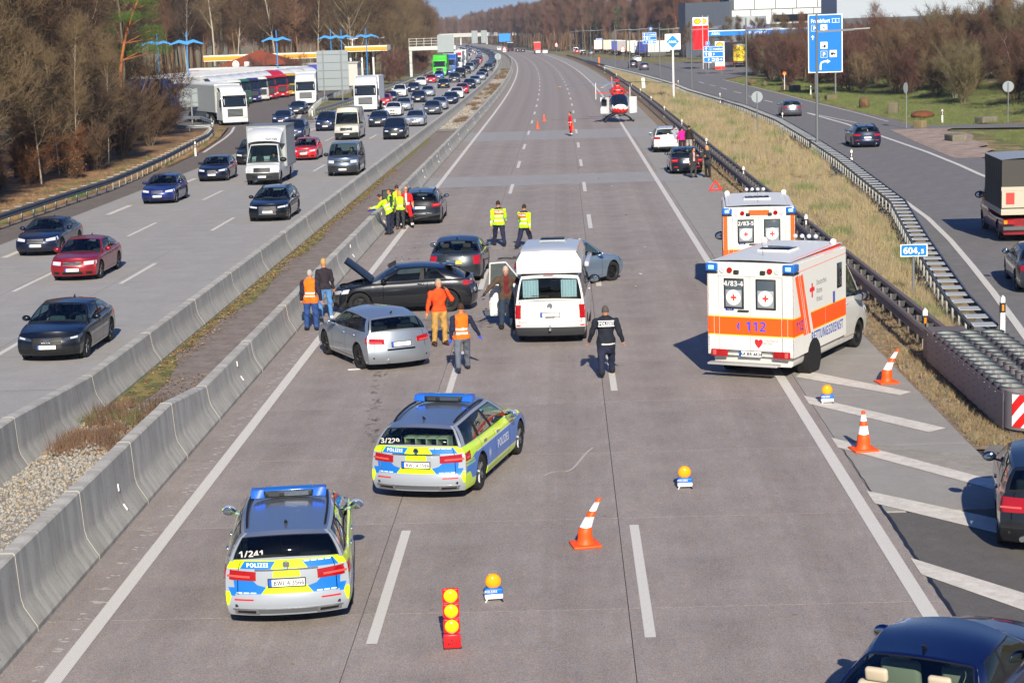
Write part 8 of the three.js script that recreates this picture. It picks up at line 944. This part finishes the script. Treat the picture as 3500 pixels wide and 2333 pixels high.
{ const r = RNG(300); // left wood, front rows first
const edge = (Z) => pw([[60,-30.5],[110,-30.5],[130,-31],[150,-33],[175,-37]],Z);
for (let i = 0; i < 34; i++) { const row = i % 3,Z = 72 + (i / 34) * 100 + r() * 4,x = edge(Z) - 1.5 - row * 4.5 - r() * 3; tree('bare_tree',['wood1','wood2','wood3'][i % 3],`${['bare brown tree', 'leafy brown tree', 'thin bare tree'][i % 3]} ${['in the front row', 'in the second row', 'deeper'][row]} of the left wood, ${Z < 95 ? 'at the left picture edge' : Z < 120 ? 'above the blue hatchback' : Z < 145 ? 'behind the curved guardrail' : 'next to the truck park'}`,x,Z,0.8 + r() * 0.4,twigM[[0,1,2][(r() * 3) | 0]],bark[(r() * 3) | 0],WL,0.1,(r() - 0.5) * 0.16); }
for (let i = 0; i < 40; i++) { const Z = 70 + (i / 40) * 106 + r() * 2,x = edge(Z) + 0.6 - r() * 3.5; tree('bare_shrub',['shrub1','shrub2','shrub3'][(r() * 3) | 0],`bare shrub at the foot of the left wood, ${Z < 95 ? 'at the left picture edge' : Z < 120 ? 'above the blue hatchback' : Z < 145 ? 'behind the curved guardrail' : 'next to the truck park'}`,x,Z,0.55 + r() * 0.55,twigM[[0,1,2,5,2][(r() * 5) | 0]],bark[(r() * 3) | 0],SL,0.05); }
for (const [x,Z,s] of [[-31,112,1.15],[-31.4,122,1.2],[-30.6,84,1.1],[-30.8,101,1.2],[-32,134,1.1],[-30.4,93,1],[-31.5,118,1],[-30.8,128,0.95],[-32,104,1.05],[-31.2,96,0.9],[-33,139,0.9],[-31.8,88,1.1]]) tree('slender_tree','sapling',`slender pale sapling at the edge of the left wood, ${Z < 95 ? "by the picture edge" : Z < 110 ? "above the blue hatchback" : Z < 125 ? "behind the guardrail bend" : "towards the trucks"}`,x,Z,s,twigM[1],bark[1],'slender saplings at the wood edge',0.1,0.04);
for (let i = 0; i < 10; i++) tree('bare_tree',['wood1','wood2'][i % 2],'bare tree at the back of the left wood',-48 - r() * 14,80 + i * 10,1 + r() * 0.2,twigM[2],bark[2],WL,0.1); }
// pine with orange bark and needle clumps
{ const r = RNG(17),t = thing('pine_tree','leaning pine with orange bark and green needle clumps above the left wood','tree',V(-35,0.1,-150),0),b = new MB(); let p = V(0,0,0),d = V(0.05,1,0); const pts = [p.clone()]; for (let i = 0; i < 9; i++) { d.add(V(i < 4 ? 0.0 : 0.09,0,0)).normalize(); const e = p.clone().addScaledVector(d,1.35); frustum(b,p,e,0.2 - i * 0.014,0.19 - i * 0.014,7); p = e; pts.push(p.clone()); } const n = new MB(); for (let k = 0; k < 13; k++) { const q = pts[5 + (k % 5)].clone(),a = r() * 6.28,L = 1.2 + r() * 2.0,e = q.clone().add(V(Math.cos(a) * L + 0.6,0.3 + r() * 0.7,Math.sin(a) * L)); frustum(b,q,e,0.05,0.02,4); for (let j = 0; j < 420; j++) { const c = e.clone().add(V((r() - 0.5) * 1.8,(r() - 0.5) * 0.7,(r() - 0.5) * 1.8)),v = V(r() - 0.5,r() * 0.8,r() - 0.5).normalize(); frustum(n,c,c.clone().addScaledVector(v,0.22),0.014,0,3); } } b.add('trunk',std('#a0643a',0.95),t,9); n.add('crown',std('#4d6a24',0.9),t,9); }
// big bare trees between truck park and motorway, then the row along the lanes
[[-36,346,1.0,'big'],[-33.5,352,0.92,'big'],[-31,372,0.86,'big'],[-38.5,362,1.05,'big'],[-30.5,392,0.85,'big'],[-33,405,0.95,'big'],[-30,420,0.82,'big'],[-30.5,445,0.8,'big'],[-33,470,0.85,'big'],[-30.5,490,0.75,'big'],[-31,520,0.72,'big'],[-42,372,1.05,'big'],[-40,395,1,'big'],[-35,430,0.95,'big'],[-36,500,0.8,'big']].forEach(([x,Z,s,k],i) => tree('broad_tree',k,i === 0 ? 'largest bare tree with pale forked trunk behind the sign back' : `broad bare tree beside the oncoming lanes, ${['', 'right next to the largest one', 'left of the gantry column', 'behind the largest one', 'just behind the gantry', 'second behind the gantry', 'third behind the gantry', 'above the green truck', 'behind the green truck', 'above the far white trucks', 'last before the open sky', 'left behind the largest one', 'far left of the group', 'in the middle of the group', 'deep in the group near the sky'][i]}`,x + bend(Z),Z,s,twigM[i % 2 ? 0 : 1],bark[i % 3 === 0 ? 1 : 0],'broad bare trees beside the oncoming lanes',elev(Z),0));
for (const [x,Z] of [[-28.5,318],[-29,338],[-28,372],[-28.5,396],[-42,300],[-47,296]]) tree('bare_shrub','shrub2','bare shrub beside the outer guardrail under the big trees',x,Z,0.9,twigM[3],bark[0],'shrubs under the big trees',elev(Z));
{ const r = RNG(55); for (let i = 0; i < 64; i++) { const Z = 335 + r() * 75,x = -46 - i * 1.35 - r(); tree('tall_tree',i % 2 ? 'tall' : 'tall2',`tall bare forest tree behind the left rest area, ${i < 12 ? 'right of the red roof' : i < 28 ? 'above the red roof' : i < 46 ? 'left of the red roof' : 'half hidden by the near wood'}`,x,Z,0.9 + r() * 0.25,twigM[[0,2,1][i % 3]],bark[1],'tall trees behind the left rest area',elev(Z) - 0.5); } }
function massInstances(name,label,kind,list,mat,part) { const im = new THREE.InstancedMesh(TP[kind][part],mat,list.length),c = new THREE.Color(); im.name = numbered(name); list.forEach(([x,y,Z,s,a,v],i) => { im.setMatrixAt(i,T(x,y,-Z,a,0,0,V(s,s * (v ?? 1),s))); c.setHSL(0.06 + 0.03 * Math.sin(i * 3.1),0.3,0.5 + 0.14 * Math.sin(i * 7.7)); im.setColorAt(i,c); }); im.castShadow = im.receiveShadow = true; scene.add(im); return tag(im,label,part === 'wood' ? 'trees' : 'forest',null,'stuff'); }
{ const r = RNG(56),A = [],B = [],white = std('#ffffff',0.95);
for (let i = 0; i < 230; i++) { const Z = 350 + r() * 150; A.push([-45 - r() * 130,elev(Z) - 0.5,Z,0.9 + r() * 0.3,r() * 6]); }
for (let i = 0; i < 420; i++) { const Z = 480 + r() * 900; A.push([bend(Z) - 34 - r() * r() * 120,elev(Z) - 0.5,Z,0.68 + r() * 0.25,r() * 6]); }
const edgeR = (Z) => bend(Z) + pw([[560,40],[700,30],[760,14.5],[900,12.5],[1400,13]],Z);
for (let i = 0; i < 900; i++) { const Z = 600 + r() * 900,x = edgeR(Z) + 1 + r() * r() * 190 + (Z < 760 ? 10 : 0); B.push([x,elev(Z) - 0.3,Z,0.72 + r() * 0.32,r() * 6]); }
for (let i = 0; i < 500; i++) { const Z = 1350 + r() * 500; A.push([bend(1600) - 130 + r() * 330,elev(Z),Z,0.75 + r() * 0.25,r() * 6]); }
massInstances('far_wood','distant bare wood along the left side and the horizon','tall2',A,std('#8c7a68',0.95),'twig'); massInstances('far_wood_trunks','trunks of the distant bare wood on the left','tall2',A,std('#9a8468',0.95),'wood'); massInstances('far_wood','distant brown wood rising behind the right rest area','tall',B,std('#857060',0.95),'twig'); massInstances('far_wood_trunks','trunks of the distant wood on the right','tall',B,std('#9a8260',0.95),'wood');
// conifers standing out of the right wood and on the horizon
const con = (seed,H) => { const q = RNG(seed),b = new MB(),w = new MB(); frustum(w,V(0,0,0),V(0,H * 0.9,0),0.22,0.05,6); for (let i = 0; i < 2600; i++) { const k = Math.pow(q(),0.8),y = H * (0.12 + 0.88 * k),R = H * 0.2 * (1 - k) * (0.5 + 0.5 * q()) + 0.1,a = q() * 6.28,c = V(Math.cos(a) * R,y - R * 0.3,Math.sin(a) * R),d = V(Math.cos(a) + (q() - 0.5),-0.2 + (q() - 0.5) * 0.6,Math.sin(a) + (q() - 0.5)).normalize(); frustum(b,c,c.clone().addScaledVector(d,0.6),0.07,0,3); } return [w.out(9),b.out(9)]; },C1 = con(5,16),round = (() => { const q = RNG(8),b = new MB(),w = new MB(); frustum(w,V(0,0,0),V(0,9,0),0.3,0.1,6); for (let i = 0; i < 3600; i++) { const cl = (i % 14),a0 = cl * 2.4,c0 = V(Math.cos(a0) * 2.3,8.5 + Math.sin(cl * 1.7) * 2.6,Math.sin(a0) * 2.3),v = V(q() - 0.5,(q() - 0.5) * 0.8,q() - 0.5).normalize().multiplyScalar(1.9 * Math.cbrt(q())),c = c0.add(v),d = V(q() - 0.5,q() - 0.3,q() - 0.5).normalize(); frustum(b,c,c.clone().addScaledVector(d,0.5),0.08,0,3); } return [w.out(9),b.out(9)]; })(),gm = std('#3d5a26',0.9),gm2 = std('#27402a',0.9);
const evergreen = (name,label,x,Z,s,gg,mat) => { const t = thing(name,label,'tree',V(x,elev(Z),-Z),x,'evergreens in the far woods'); t.scale.setScalar(s); mesh('trunk',gg[0],bark[2],t); mesh('crown',gg[1],mat,t); };
evergreen('round_pine','round green pine rising above the brown right wood',26,745,1.35,round,gm); evergreen('round_pine','smaller green pine right of the round one in the right wood',36.5,690,0.85,round,gm); [[8,795,1.15],[12,810,1.2],[9.5,850,1.15],[14,780,1.0],[-3,1010,1.2],[17,770,1.05]].forEach(([x,Z,s]) => evergreen('dark_conifer','dark conifer at the left end of the right wood',x,Z,s,C1,gm2)); [[bend(1500) + 22,1500,1.2],[bend(1500) + 27,1530,0.95],[bend(1500) + 2,1600,0.8],[bend(1400) + 38,1420,1.1]].forEach(([x,Z,s]) => evergreen('dark_conifer','tall conifer standing out on the horizon',x,Z,s,C1,gm2));
}
// planted bank on the right
{ const r = RNG(61),kinds = ['shrub2','shrub1','shrub2']; let n = 0; for (let Z = 128; Z < 330; Z += 7.5) for (let k = 0; k < 6; k++) { const x = pw([[128,37],[158,37.5],[177,36],[215,32.5],[232,29.5],[260,27.5],[300,30],[330,36]],Z) + k * 4.2 + r() * 3,zz = Z + r() * 6; tree('bank_shrub',kinds[(r() * 3) | 0],`bare shrub ${['at the foot of', 'in the second row of', 'in the third row of', 'halfway up', 'high on', 'on top of'][k]} the right bank, ${zz < 152 ? 'right of the round sign backs' : zz < 178 ? 'above the long reddish boulder' : zz < 205 ? 'above the large rounded boulder' : zz < 240 ? 'behind the tall blue sign' : zz < 280 ? 'left of the tall blue sign' : 'beside the yellow backed trailer'}`,x,zz,0.75 + r() * 0.45,twigM[[3,0,3,2,4,1,0][(r() * 7) | 0]],bark[(r() * 3) | 0],'bare shrubs on the right bank',elev(zz) + bank(x,zz)); n++; }
for (const [x,Z,s] of [[33,262,0.6],[38,232,0.62],[46,205,0.6],[54,240,0.7],[31,300,0.42],[29.5,330,0.36]]) tree('bank_tree','wood2','bare young tree standing above the right bank shrubs',x,Z,s,twigM[3],bark[0],'young trees on the right bank',elev(Z) + bank(x,Z)); }
// ---------------------------------------------------------------- grass, gravel, litter
function scatter(name,label,cat,geo,mat,list,colour) { const im = new THREE.InstancedMesh(geo,mat,list.length),c = new THREE.Color(); im.name = numbered(name); list.forEach((m,i) => { im.setMatrixAt(i,m[0]); if (colour) { im.setColorAt(i,c.setRGB(...m[1])); } }); im.castShadow = im.receiveShadow = true; scene.add(im); return tag(im,label,cat,null,'stuff'); }
const tuft = (seed,n,h,w) => { const r = RNG(seed),b = new MB(); for (let i = 0; i < n; i++) { const a = r() * 6.28,d = r() * w,p = V(Math.cos(a) * d,0,Math.sin(a) * d),l = h * (0.5 + r() * 0.6); frustum(b,p,p.clone().add(V((r() - 0.5) * l * 0.9,l,(r() - 0.5) * l * 0.9)),0.006 + 0.003 * r(),0,3); } return b.out(9); };
{ const r = RNG(71),L = [],base = [0.36,0.29,0.16]; for (let i = 0; i < 15000; i++) { const Z = 46 + 300 * Math.pow(r(),1.9),xl = 9.45,xr = pw(rampL,Z) - 0.75,x = lerp(xl,xr,r()),k = fbm(x * 0.6,Z * 0.3,8,3); if (k < 0.36 && r() < 0.7) continue; const s = (0.55 + r() * 0.7) * (Z > 110 ? 1.5 : 1),t = 0.75 + r() * 0.5; L.push([T(x + (Z > 177 ? bend(Z) : 0),elev(Z),-Z,r() * 6,0,0,V(s,s * (0.7 + k),s)),k > 0.6 ? [base[0] * t * 0.5,base[1] * t * 0.75,base[2] * t * 0.5] : [base[0] * t,base[1] * t,base[2] * t * (0.8 + r() * 0.4)]]); } scatter('dry_grass','dry yellow grass covering the strip between the guardrails','grass',tuft(1,16,0.34,0.2),std('#ffffff',1),L,true);
const Gv = []; for (let i = 0; i < 5000; i++) { const Z = 36.5 + 90 * Math.pow(r(),1.6),x = 7.85 + r() * 1.3,k = r(),t = 0.6 + r() * 0.6; Gv.push([T(x,0.01,-Z,r() * 6,0,0,0.25 + r() * 0.3),k < 0.5 ? [0.3 * t,0.2 * t,0.1 * t] : [0.33 * t,0.28 * t,0.16 * t]]); } scatter('verge_weeds','low dry weeds and leaf litter along the shoulder edge','weeds',tuft(2,12,0.3,0.2),std('#ffffff',1),Gv,true);
const W = []; for (let i = 0; i < 7000; i++) { const Z = 62 + 116 * r(),e = pw([[60,-26.5],[125,-26.5],[141,-27.4],[160,-29.2],[180,-31.8]],Z),x = e - r() * r() * 5.5,k = fbm(x * 0.5,Z * 0.3,9,3),t = 0.6 + r() * 0.6; W.push([T(x,0.03,-Z,r() * 6,0,0,0.35 + r() * 0.55),k > 0.5 ? [0.1 * t,0.16 * t,0.05 * t] : [0.3 * t,0.2 * t,0.1 * t]]); } scatter('verge_grass','patchy grass and dead leaves on the verge below the left wood','grass',tuft(3,12,0.28,0.22),std('#ffffff',1),W,true);
const GB = []; for (let i = 0; i < 16000; i++) { const Z = 100 + 180 * r(),x = pw(rampR,Z) + 0.5 + r() * 16,t = 0.6 + r() * 0.7; if (Z > 131 && Z < 149 && x > 24 && Math.abs(-Z + 140 - 0.0 + (x - 26) * -0.26 * -1) < 5) continue; if (Z < 143 && x < 29 && Z > 111) continue; GB.push([T(x,elev(Z) + bank(x,Z) - 0.05,-Z,r() * 6,0,0,0.6 + r() * 0.7),[0.14 * t,0.175 * t,0.05 * t]]); } scatter('bank_grass','green grass on the bank across the slip road','grass',tuft(4,14,0.26,0.28),std('#ffffff',1),GB,true);
const S1 = []; for (let i = 0; i < 15000; i++) { const near = i < 11000,Z = near ? 21 + 22 * r() : 164 + 230 * Math.pow(r(),1.3),x = -10.7 + r() * 2.3,s = (near ? 0.015 + r() * 0.026 : 0.05 + 0.05 * r()),t = 0.7 + r() * 0.5; const y = near ? 0.05 + 0.14 * sst(44,34,Z) : 0.03; if (near && Z > 41 && r() < 0.7) continue; S1.push([T(x + bend(Z),elev(Z) + y + s * 0.2,-Z,r() * 6,r() * 6,0,V(s,s * 0.7,s * (0.7 + r() * 0.6))),r() < 0.2 ? [0.34 * t,0.27 * t,0.17 * t] : [0.3 * t,0.285 * t,0.255 * t]]); } scatter('median_stones','pale gravel stones filling the median','gravel',new THREE.IcosahedronGeometry(1,0),std('#ffffff',0.95),S1,true);
const H = []; for (let i = 0; i < 620; i++) { const near = i < 330,Z = near ? 22 + r() * 22 : 166 + r() * 240,c = fbm(Z * 0.25,3,4,2); if (c < 0.42) continue; const x = near ? -10.6 + r() * 2.1 : -10.6 + r() * 2.1,t = 0.7 + r() * 0.5; H.push([T(x + bend(Z),elev(Z) + 0.1,-Z,r() * 6,0,0,V(1,near ? 0.9 : 0.7,1).multiplyScalar(near ? 0.7 + r() * 0.5 : 1.4)),r() < 0.15 ? [0.12 * t,0.15 * t,0.05 * t] : [0.17 * t,0.1 * t,0.06 * t]]); } scatter('median_heather','brown low weeds growing in the median gravel','weeds',tuft(5,70,0.34,0.3),std('#ffffff',1),H,true);
// moss and leaves along the left barrier
const mo = new MB(),zz = zline(40,150,0.5); mo.grid(3,zz.length - 1,(i,j) => { const Z = zz[j],w = 0.15 + 1.3 * Math.max(0,fbm(Z * 0.2,2,5,4) - 0.22) * (1 - 0.6 * sst(60,110,Z)),x = -10.7 + w * i / 3; return [x,0.012 + 0.02 * (i === 0 ? 1 : i === 3 ? 0 : 0.7),-Z,x,Z]; }); structure('moss_strip',mo.out(9),std('#ffffff',1,{ map: rep(dataTex(256,256,(u,v) => { const a = fbm(u * 6,v * 6,81,5,6),b = hash2(u * 256 | 0,v * 256 | 0,3),k = sst(0.4,0.6,a); return [lerp(84,122,k) + (b - 0.5) * 50,lerp(88,112,k) + (b - 0.5) * 50,lerp(46,60,k) + (b - 0.5) * 36]; }),1.7) }));
const LF = []; for (let i = 0; i < 3600; i++) { const Z = 37 + 80 * Math.pow(r(),1.4),x = Z < 47 ? -10.6 + r() * 2.0 : -10.68 + Math.abs(r() - r()) * 0.7,t = 0.6 + r() * 0.7; LF.push([T(x,0.03 + r() * 0.02 + 0.16 * sst(44,36,Z),-Z,r() * 6,(r() - 0.5),(r() - 0.5),0.6 + r() * 0.7),r() < 0.5 ? [0.28 * t,0.13 * t,0.06 * t] : [0.24 * t,0.19 * t,0.1 * t]]); } scatter('fallen_leaves','fallen brown leaves lying along the left barrier','leaves',new MB().face([[-0.035,0,0],[0,0.008,0.025],[0.04,0,0],[0,0.008,-0.025]]).box(0.04,0.003,0.02,0,-0.004,0).out(),std('#ffffff',0.9),LF,true);
}
// ---------------------------------------------------------------- buildings
{ // left petrol station, hip roofed restaurant and low pink annexe
const y = elev(320),cm = std('#e9e6df',0.6),band = tx(512,64,(g,w,h) => { g.fillStyle = '#d6d3c8'; g.fillRect(0,0,w,h); g.fillStyle = '#d99a14'; g.fillRect(0,16,w,34); g.fillStyle = '#e07a18'; g.fillRect(0,50,w,6); });
for (const [x0,x1,Z,label,yy] of [[-61,-40.5,330,'long yellow and white petrol station canopy beside the red roof',0],[-38.5,-31,345,'shorter yellow canopy end right of the red roof',0.7]]) { const t = thing('station_canopy',label,'canopy',V((x0 + x1) / 2,y + yy,-Z)); const w = x1 - x0; const b = new MB(); b.face([[-w / 2,4.6,4],[w / 2,4.6,4],[w / 2,5.6,4],[-w / 2,5.6,4]],[[0,0],[w / 6,0],[w / 6,1],[0,1]]); band.map.wrapS = THREE.RepeatWrapping; b.add('fascia',band,t); new MB().box(w - 0.1,0.95,7.9,0,5.1,0).add('canopy_roof',cm,t); for (let i = 0; i < 4; i++) new MB().box(0.3,4.65,0.3,-w * 0.4 + i * w * 0.27,2.32,2).add('column',M.white,t); }
const h = thing('restaurant','restaurant with red tiled hip roof and red walls','building',V(-50,y,-318)),rm = std('#a04a2c',0.9,{ map: rep(dataTex(128,128,(u,v) => { const k = (v * 16) % 1 < 0.18 ? -50 : 0,b = hash2(u * 128 | 0,v * 16 | 0,5) * 40; return [200 + k + b,200 + k + b,200 + k + b]; }),3) }); new MB().box(10.4,3.6,9,0,1.9,0).add('wall',std('#b8343a',0.7),h); const rf = new MB(),A = [-6.2,3.95,5.6],B = [6.2,3.95,5.6],C = [6.2,3.95,-5.6],D = [-6.2,3.95,-5.6],E0 = [0,6.35,0]; for (const [p,q] of [[A,B],[B,C],[C,D],[D,A]]) rf.face([p,q,E0],[[0,0],[12,0],[6,6]]); rf.face([D,C,B,A]); rf.add('roof',rm,h,0.3); for (let i = 0; i < 5; i++) new MB().box(1.2,1.0,0.06,-4 + i * 2,2.2,4.52).add('window',M.farGlass,h); new MB().ball(0.6,0.7,0.2,-3.2,4.1,5.7,10).add('satellite_dish',M.white,h); new MB().rbox(1.2,1.1,0.9,-1.2,4.0,5.3,0.1).add('air_conditioner',M.white,h);
const a = thing('annexe','low pink annexe with flat roof behind the parked trailers','building',V(-54.5,y,-306)); new MB().box(9,3.3,6,0,1.9,0).add('wall',std('#d2a09a',0.8),a); new MB().box(9.4,0.3,6.4,0,3.7,0).add('roof',std('#c8c2bc',0.8),a); for (let i = 0; i < 3; i++) new MB().box(0.9,0.35,0.05,-3 + i * 2.6,3.0,3.02).add('window',M.farGlass,a);
const s = thing('service_building','flat service building with dark blue front right of the red roof','building',V(-37.5,y,-312)); new MB().box(9,3.6,6,0,2,0).add('wall',std('#b8b6b0',0.8),s); new MB().box(4.5,1.4,0.1,-1.5,3.0,3.05).add('sign_panel',std('#2b3aa0',0.5),s); new MB().box(9.3,0.25,6.3,0,3.9,0).add('roof',std('#9a9a98',0.8),s); }
{ // right: warehouse, petrol canopy, flags, pylon
const Z = 500,y = elev(Z),t = thing('warehouse','large warehouse with dark ribbed left part and white panelled front','building',V(0,y,-Z)),dkm = std('#3c4656',0.55,{ metalness: 0.2 }); const rib = new MB(); for (let i = 0; i < 26; i++) rib.box(0.38,8.9,0.24,32.6 + i * 0.44,9.3,0.1 - 0.02 * (i % 2)); rib.add('ribbed_cladding',dkm,t); new MB().box(12,14,30,38.2,6.8,-15.1).add('dark_wall',dkm,t);
const wm = std('#c4c8c8',0.5),jm = std('#4a5054',0.7); new MB().box(76,22,30,81.5,11,-15.4).add('joint_wall',jm,t); let k = 0; for (let r = 0; r < 4; r++) for (let c = 0; c < 14; c++) { const x = 46.4 + c * 5.4 + (r % 2) * 2.2 - (r === 1 ? 1.2 : 0),yy = 9.6 + r * 3.9; if (x > 117) continue; new MB().box(5.2,3.7,0.12,x,yy,-0.3).add('wall_panel',wm,t); } const cyl = new MB(); cyl.grid(14,1,(i,j) => { const a = PI * i / 14; return [48.5 - Math.cos(a) * 4.6,j ? 9.9 : 0,Math.sin(a) * 2.2 - 0.3]; }); cyl.add('rounded_front',std('#9aa1a4',0.45,{ metalness: 0.3 }),t,1.2); new MB().box(34,1.7,0.2,72,9.2,0.1).add('window_strip',M.farGlass,t); const l = mesh('lettering',letters('EBRUCHS',1.35,0.15),std('#5a62c8',0.5),t); l.position.set(50.8,5.9,2.4); new MB().box(2.4,1.9,0.2,77.5,10.3,0.25).add('emblem_panel',std('#8a2a6a',0.5),t);
const c = thing('petrol_canopy','blue petrol station canopy behind the yellow trailer','canopy',V(40,elev(405),-405)),bm = tx(1024,48,(g,w,h) => { g.fillStyle = '#0a78d0'; g.fillRect(0,0,w,h); g.fillStyle = '#e8f2fa'; g.fillRect(0,0,w,8); g.font = 'bold 30px sans-serif'; g.fillText('ARAL',140,38); g.fillText('24h Autohof',420,38); }); const f = new MB(); f.face([[-12.5,5.7,6],[13,5.7,6],[13,6.8,6],[-12.5,6.8,6]],[[0,0],[1,0],[1,1],[0,1]]); f.add('fascia',bm,c); new MB().box(25.3,1.05,12,0.25,6.25,-0.1).add('canopy_roof',std('#d9dcdc',0.6),c); for (let i = 0; i < 4; i++) new MB().box(0.4,5.8,0.4,-9 + i * 6.5,2.9,2).add('column',M.white,c); new MB().box(18,4.2,8,3,2.1,-14).add('shop',std('#9aa0a2',0.6),c);
for (let i = 0; i < 2; i++) { const p = thing('flag',i ? 'right one of two tall red petrol flags with shell emblem' : 'left one of two tall red petrol flags with shell emblem','flag',V(25.7 + i * 1.25,elev(352),-352 - i * 3),0,'petrol station flags'),fm = tx(64,256,(g) => { g.fillStyle = '#d8141c'; g.fillRect(0,0,64,256); g.fillStyle = '#f4f2ec'; g.fillRect(0,0,64,66); g.fillStyle = '#f6c00c'; g.strokeStyle = '#d8141c'; g.lineWidth = 4; g.beginPath(); g.arc(32,34,22,PI * 0.98,PI * 2.02); g.lineTo(42,52); g.lineTo(22,52); g.closePath(); g.fill(); g.stroke(); }); const b = new MB(); b.grid(8,12,(q,v) => { const x = q / 8; return [-x * 1.75,lerp(3.6,9.4,v / 12),0.12 * Math.sin(x * 5 + v * 0.3) + 0.02,1 - x,v / 12]; }); b.grid(8,12,(q,v) => { const x = 1 - q / 8; return [-x * 1.75,lerp(3.6,9.4,v / 12),0.12 * Math.sin(x * 5 + v * 0.3),1 - x,v / 12]; }); b.add('cloth',fm,p,1); new MB().cyl(0.06,0.04,[0.06,0,0],[0.06,9.7,0],8).add('pole',M.white,p); }
const q = thing('price_pylon','cream price pylon with yellow shell emblem beside the flags','sign',V(28.3,elev(346),-346)); const pb = new MB(); pb.face([[-0.85,0,0.31],[0.85,0,0.31],[0.85,5,0.31],[-0.85,5,0.31]],[[0,0],[1,0],[1,1],[0,1]]); pb.add('face',tx(96,280,(g) => { g.fillStyle = '#e8e2d2'; g.fillRect(0,0,96,280); g.fillStyle = '#e02a1a'; g.fillRect(0,246,96,34); g.fillStyle = '#f6c00c'; g.strokeStyle = '#d8141c'; g.lineWidth = 7; g.beginPath(); g.arc(48,46,34,PI * 0.98,PI * 2.02); g.lineTo(62,74); g.lineTo(34,74); g.closePath(); g.fill(); g.stroke(); }),q); new MB().rbox(1.74,5.05,0.6,0,2.5,0,0.15).add('body',std('#d8d2c2',0.6),q);
const d = thing('distribution_hall','long grey hall with red lettering and oval emblem above the right bank','building',V(70,3.2,-330)); new MB().box(70,9,20,12,8,-10).add('wall',std('#9aa4ae',0.5,{ metalness: 0.2 }),d); new MB().box(72,1.6,21,12,4.2,-9.8).add('plinth',std('#4a4f56',0.7),d); new MB().box(15,1.5,0.3,2,1.2,3.1,0.0).add('blue_band',std('#2a6ad0',0.5),d); }
{ const r = RNG(91); for (let i = 0; i < 22; i++) { const Z = 455 + r() * 30,x = 30 + i * 1.5; tree('young_tree',i % 2 ? 'tall' : 'tall2','bare young tree in front of the dark warehouse wall',x,Z,0.34 + r() * 0.1,twigM[i % 3],bark[0],'young trees before the warehouse',elev(Z)); } }
{ // road bridge across the motorway far ahead
const Z = 1330,t = thing('road_bridge','grey road bridge crossing the motorway on the horizon','bridge',at(-10,Z),turnAt(Z)),cm = std('#b6b6b2',0.8); new MB().box(150,1.6,10,0,6.2,0).add('deck',cm,t); new MB().box(150,0.9,0.2,0,7.5,5).add('parapet',cm,t); for (const x of [-32,-8,4,22]) new MB().box(1.2,5.6,8,x,2.6,0).add('pier',cm,t);
for (const [x,label] of [[-9.5,'left one of two grey sign backs on the far median'],[-4.2,'right one of two grey sign backs on the far median']]) sign('reversed_sign',label,'road sign',at(x,1080),PI,3.4,7,6,null,{ posts: [-1,1] }); }
scene.fog = new THREE.FogExp2('#b9c6d8',0.00013);
renderer.render(scene,camera);
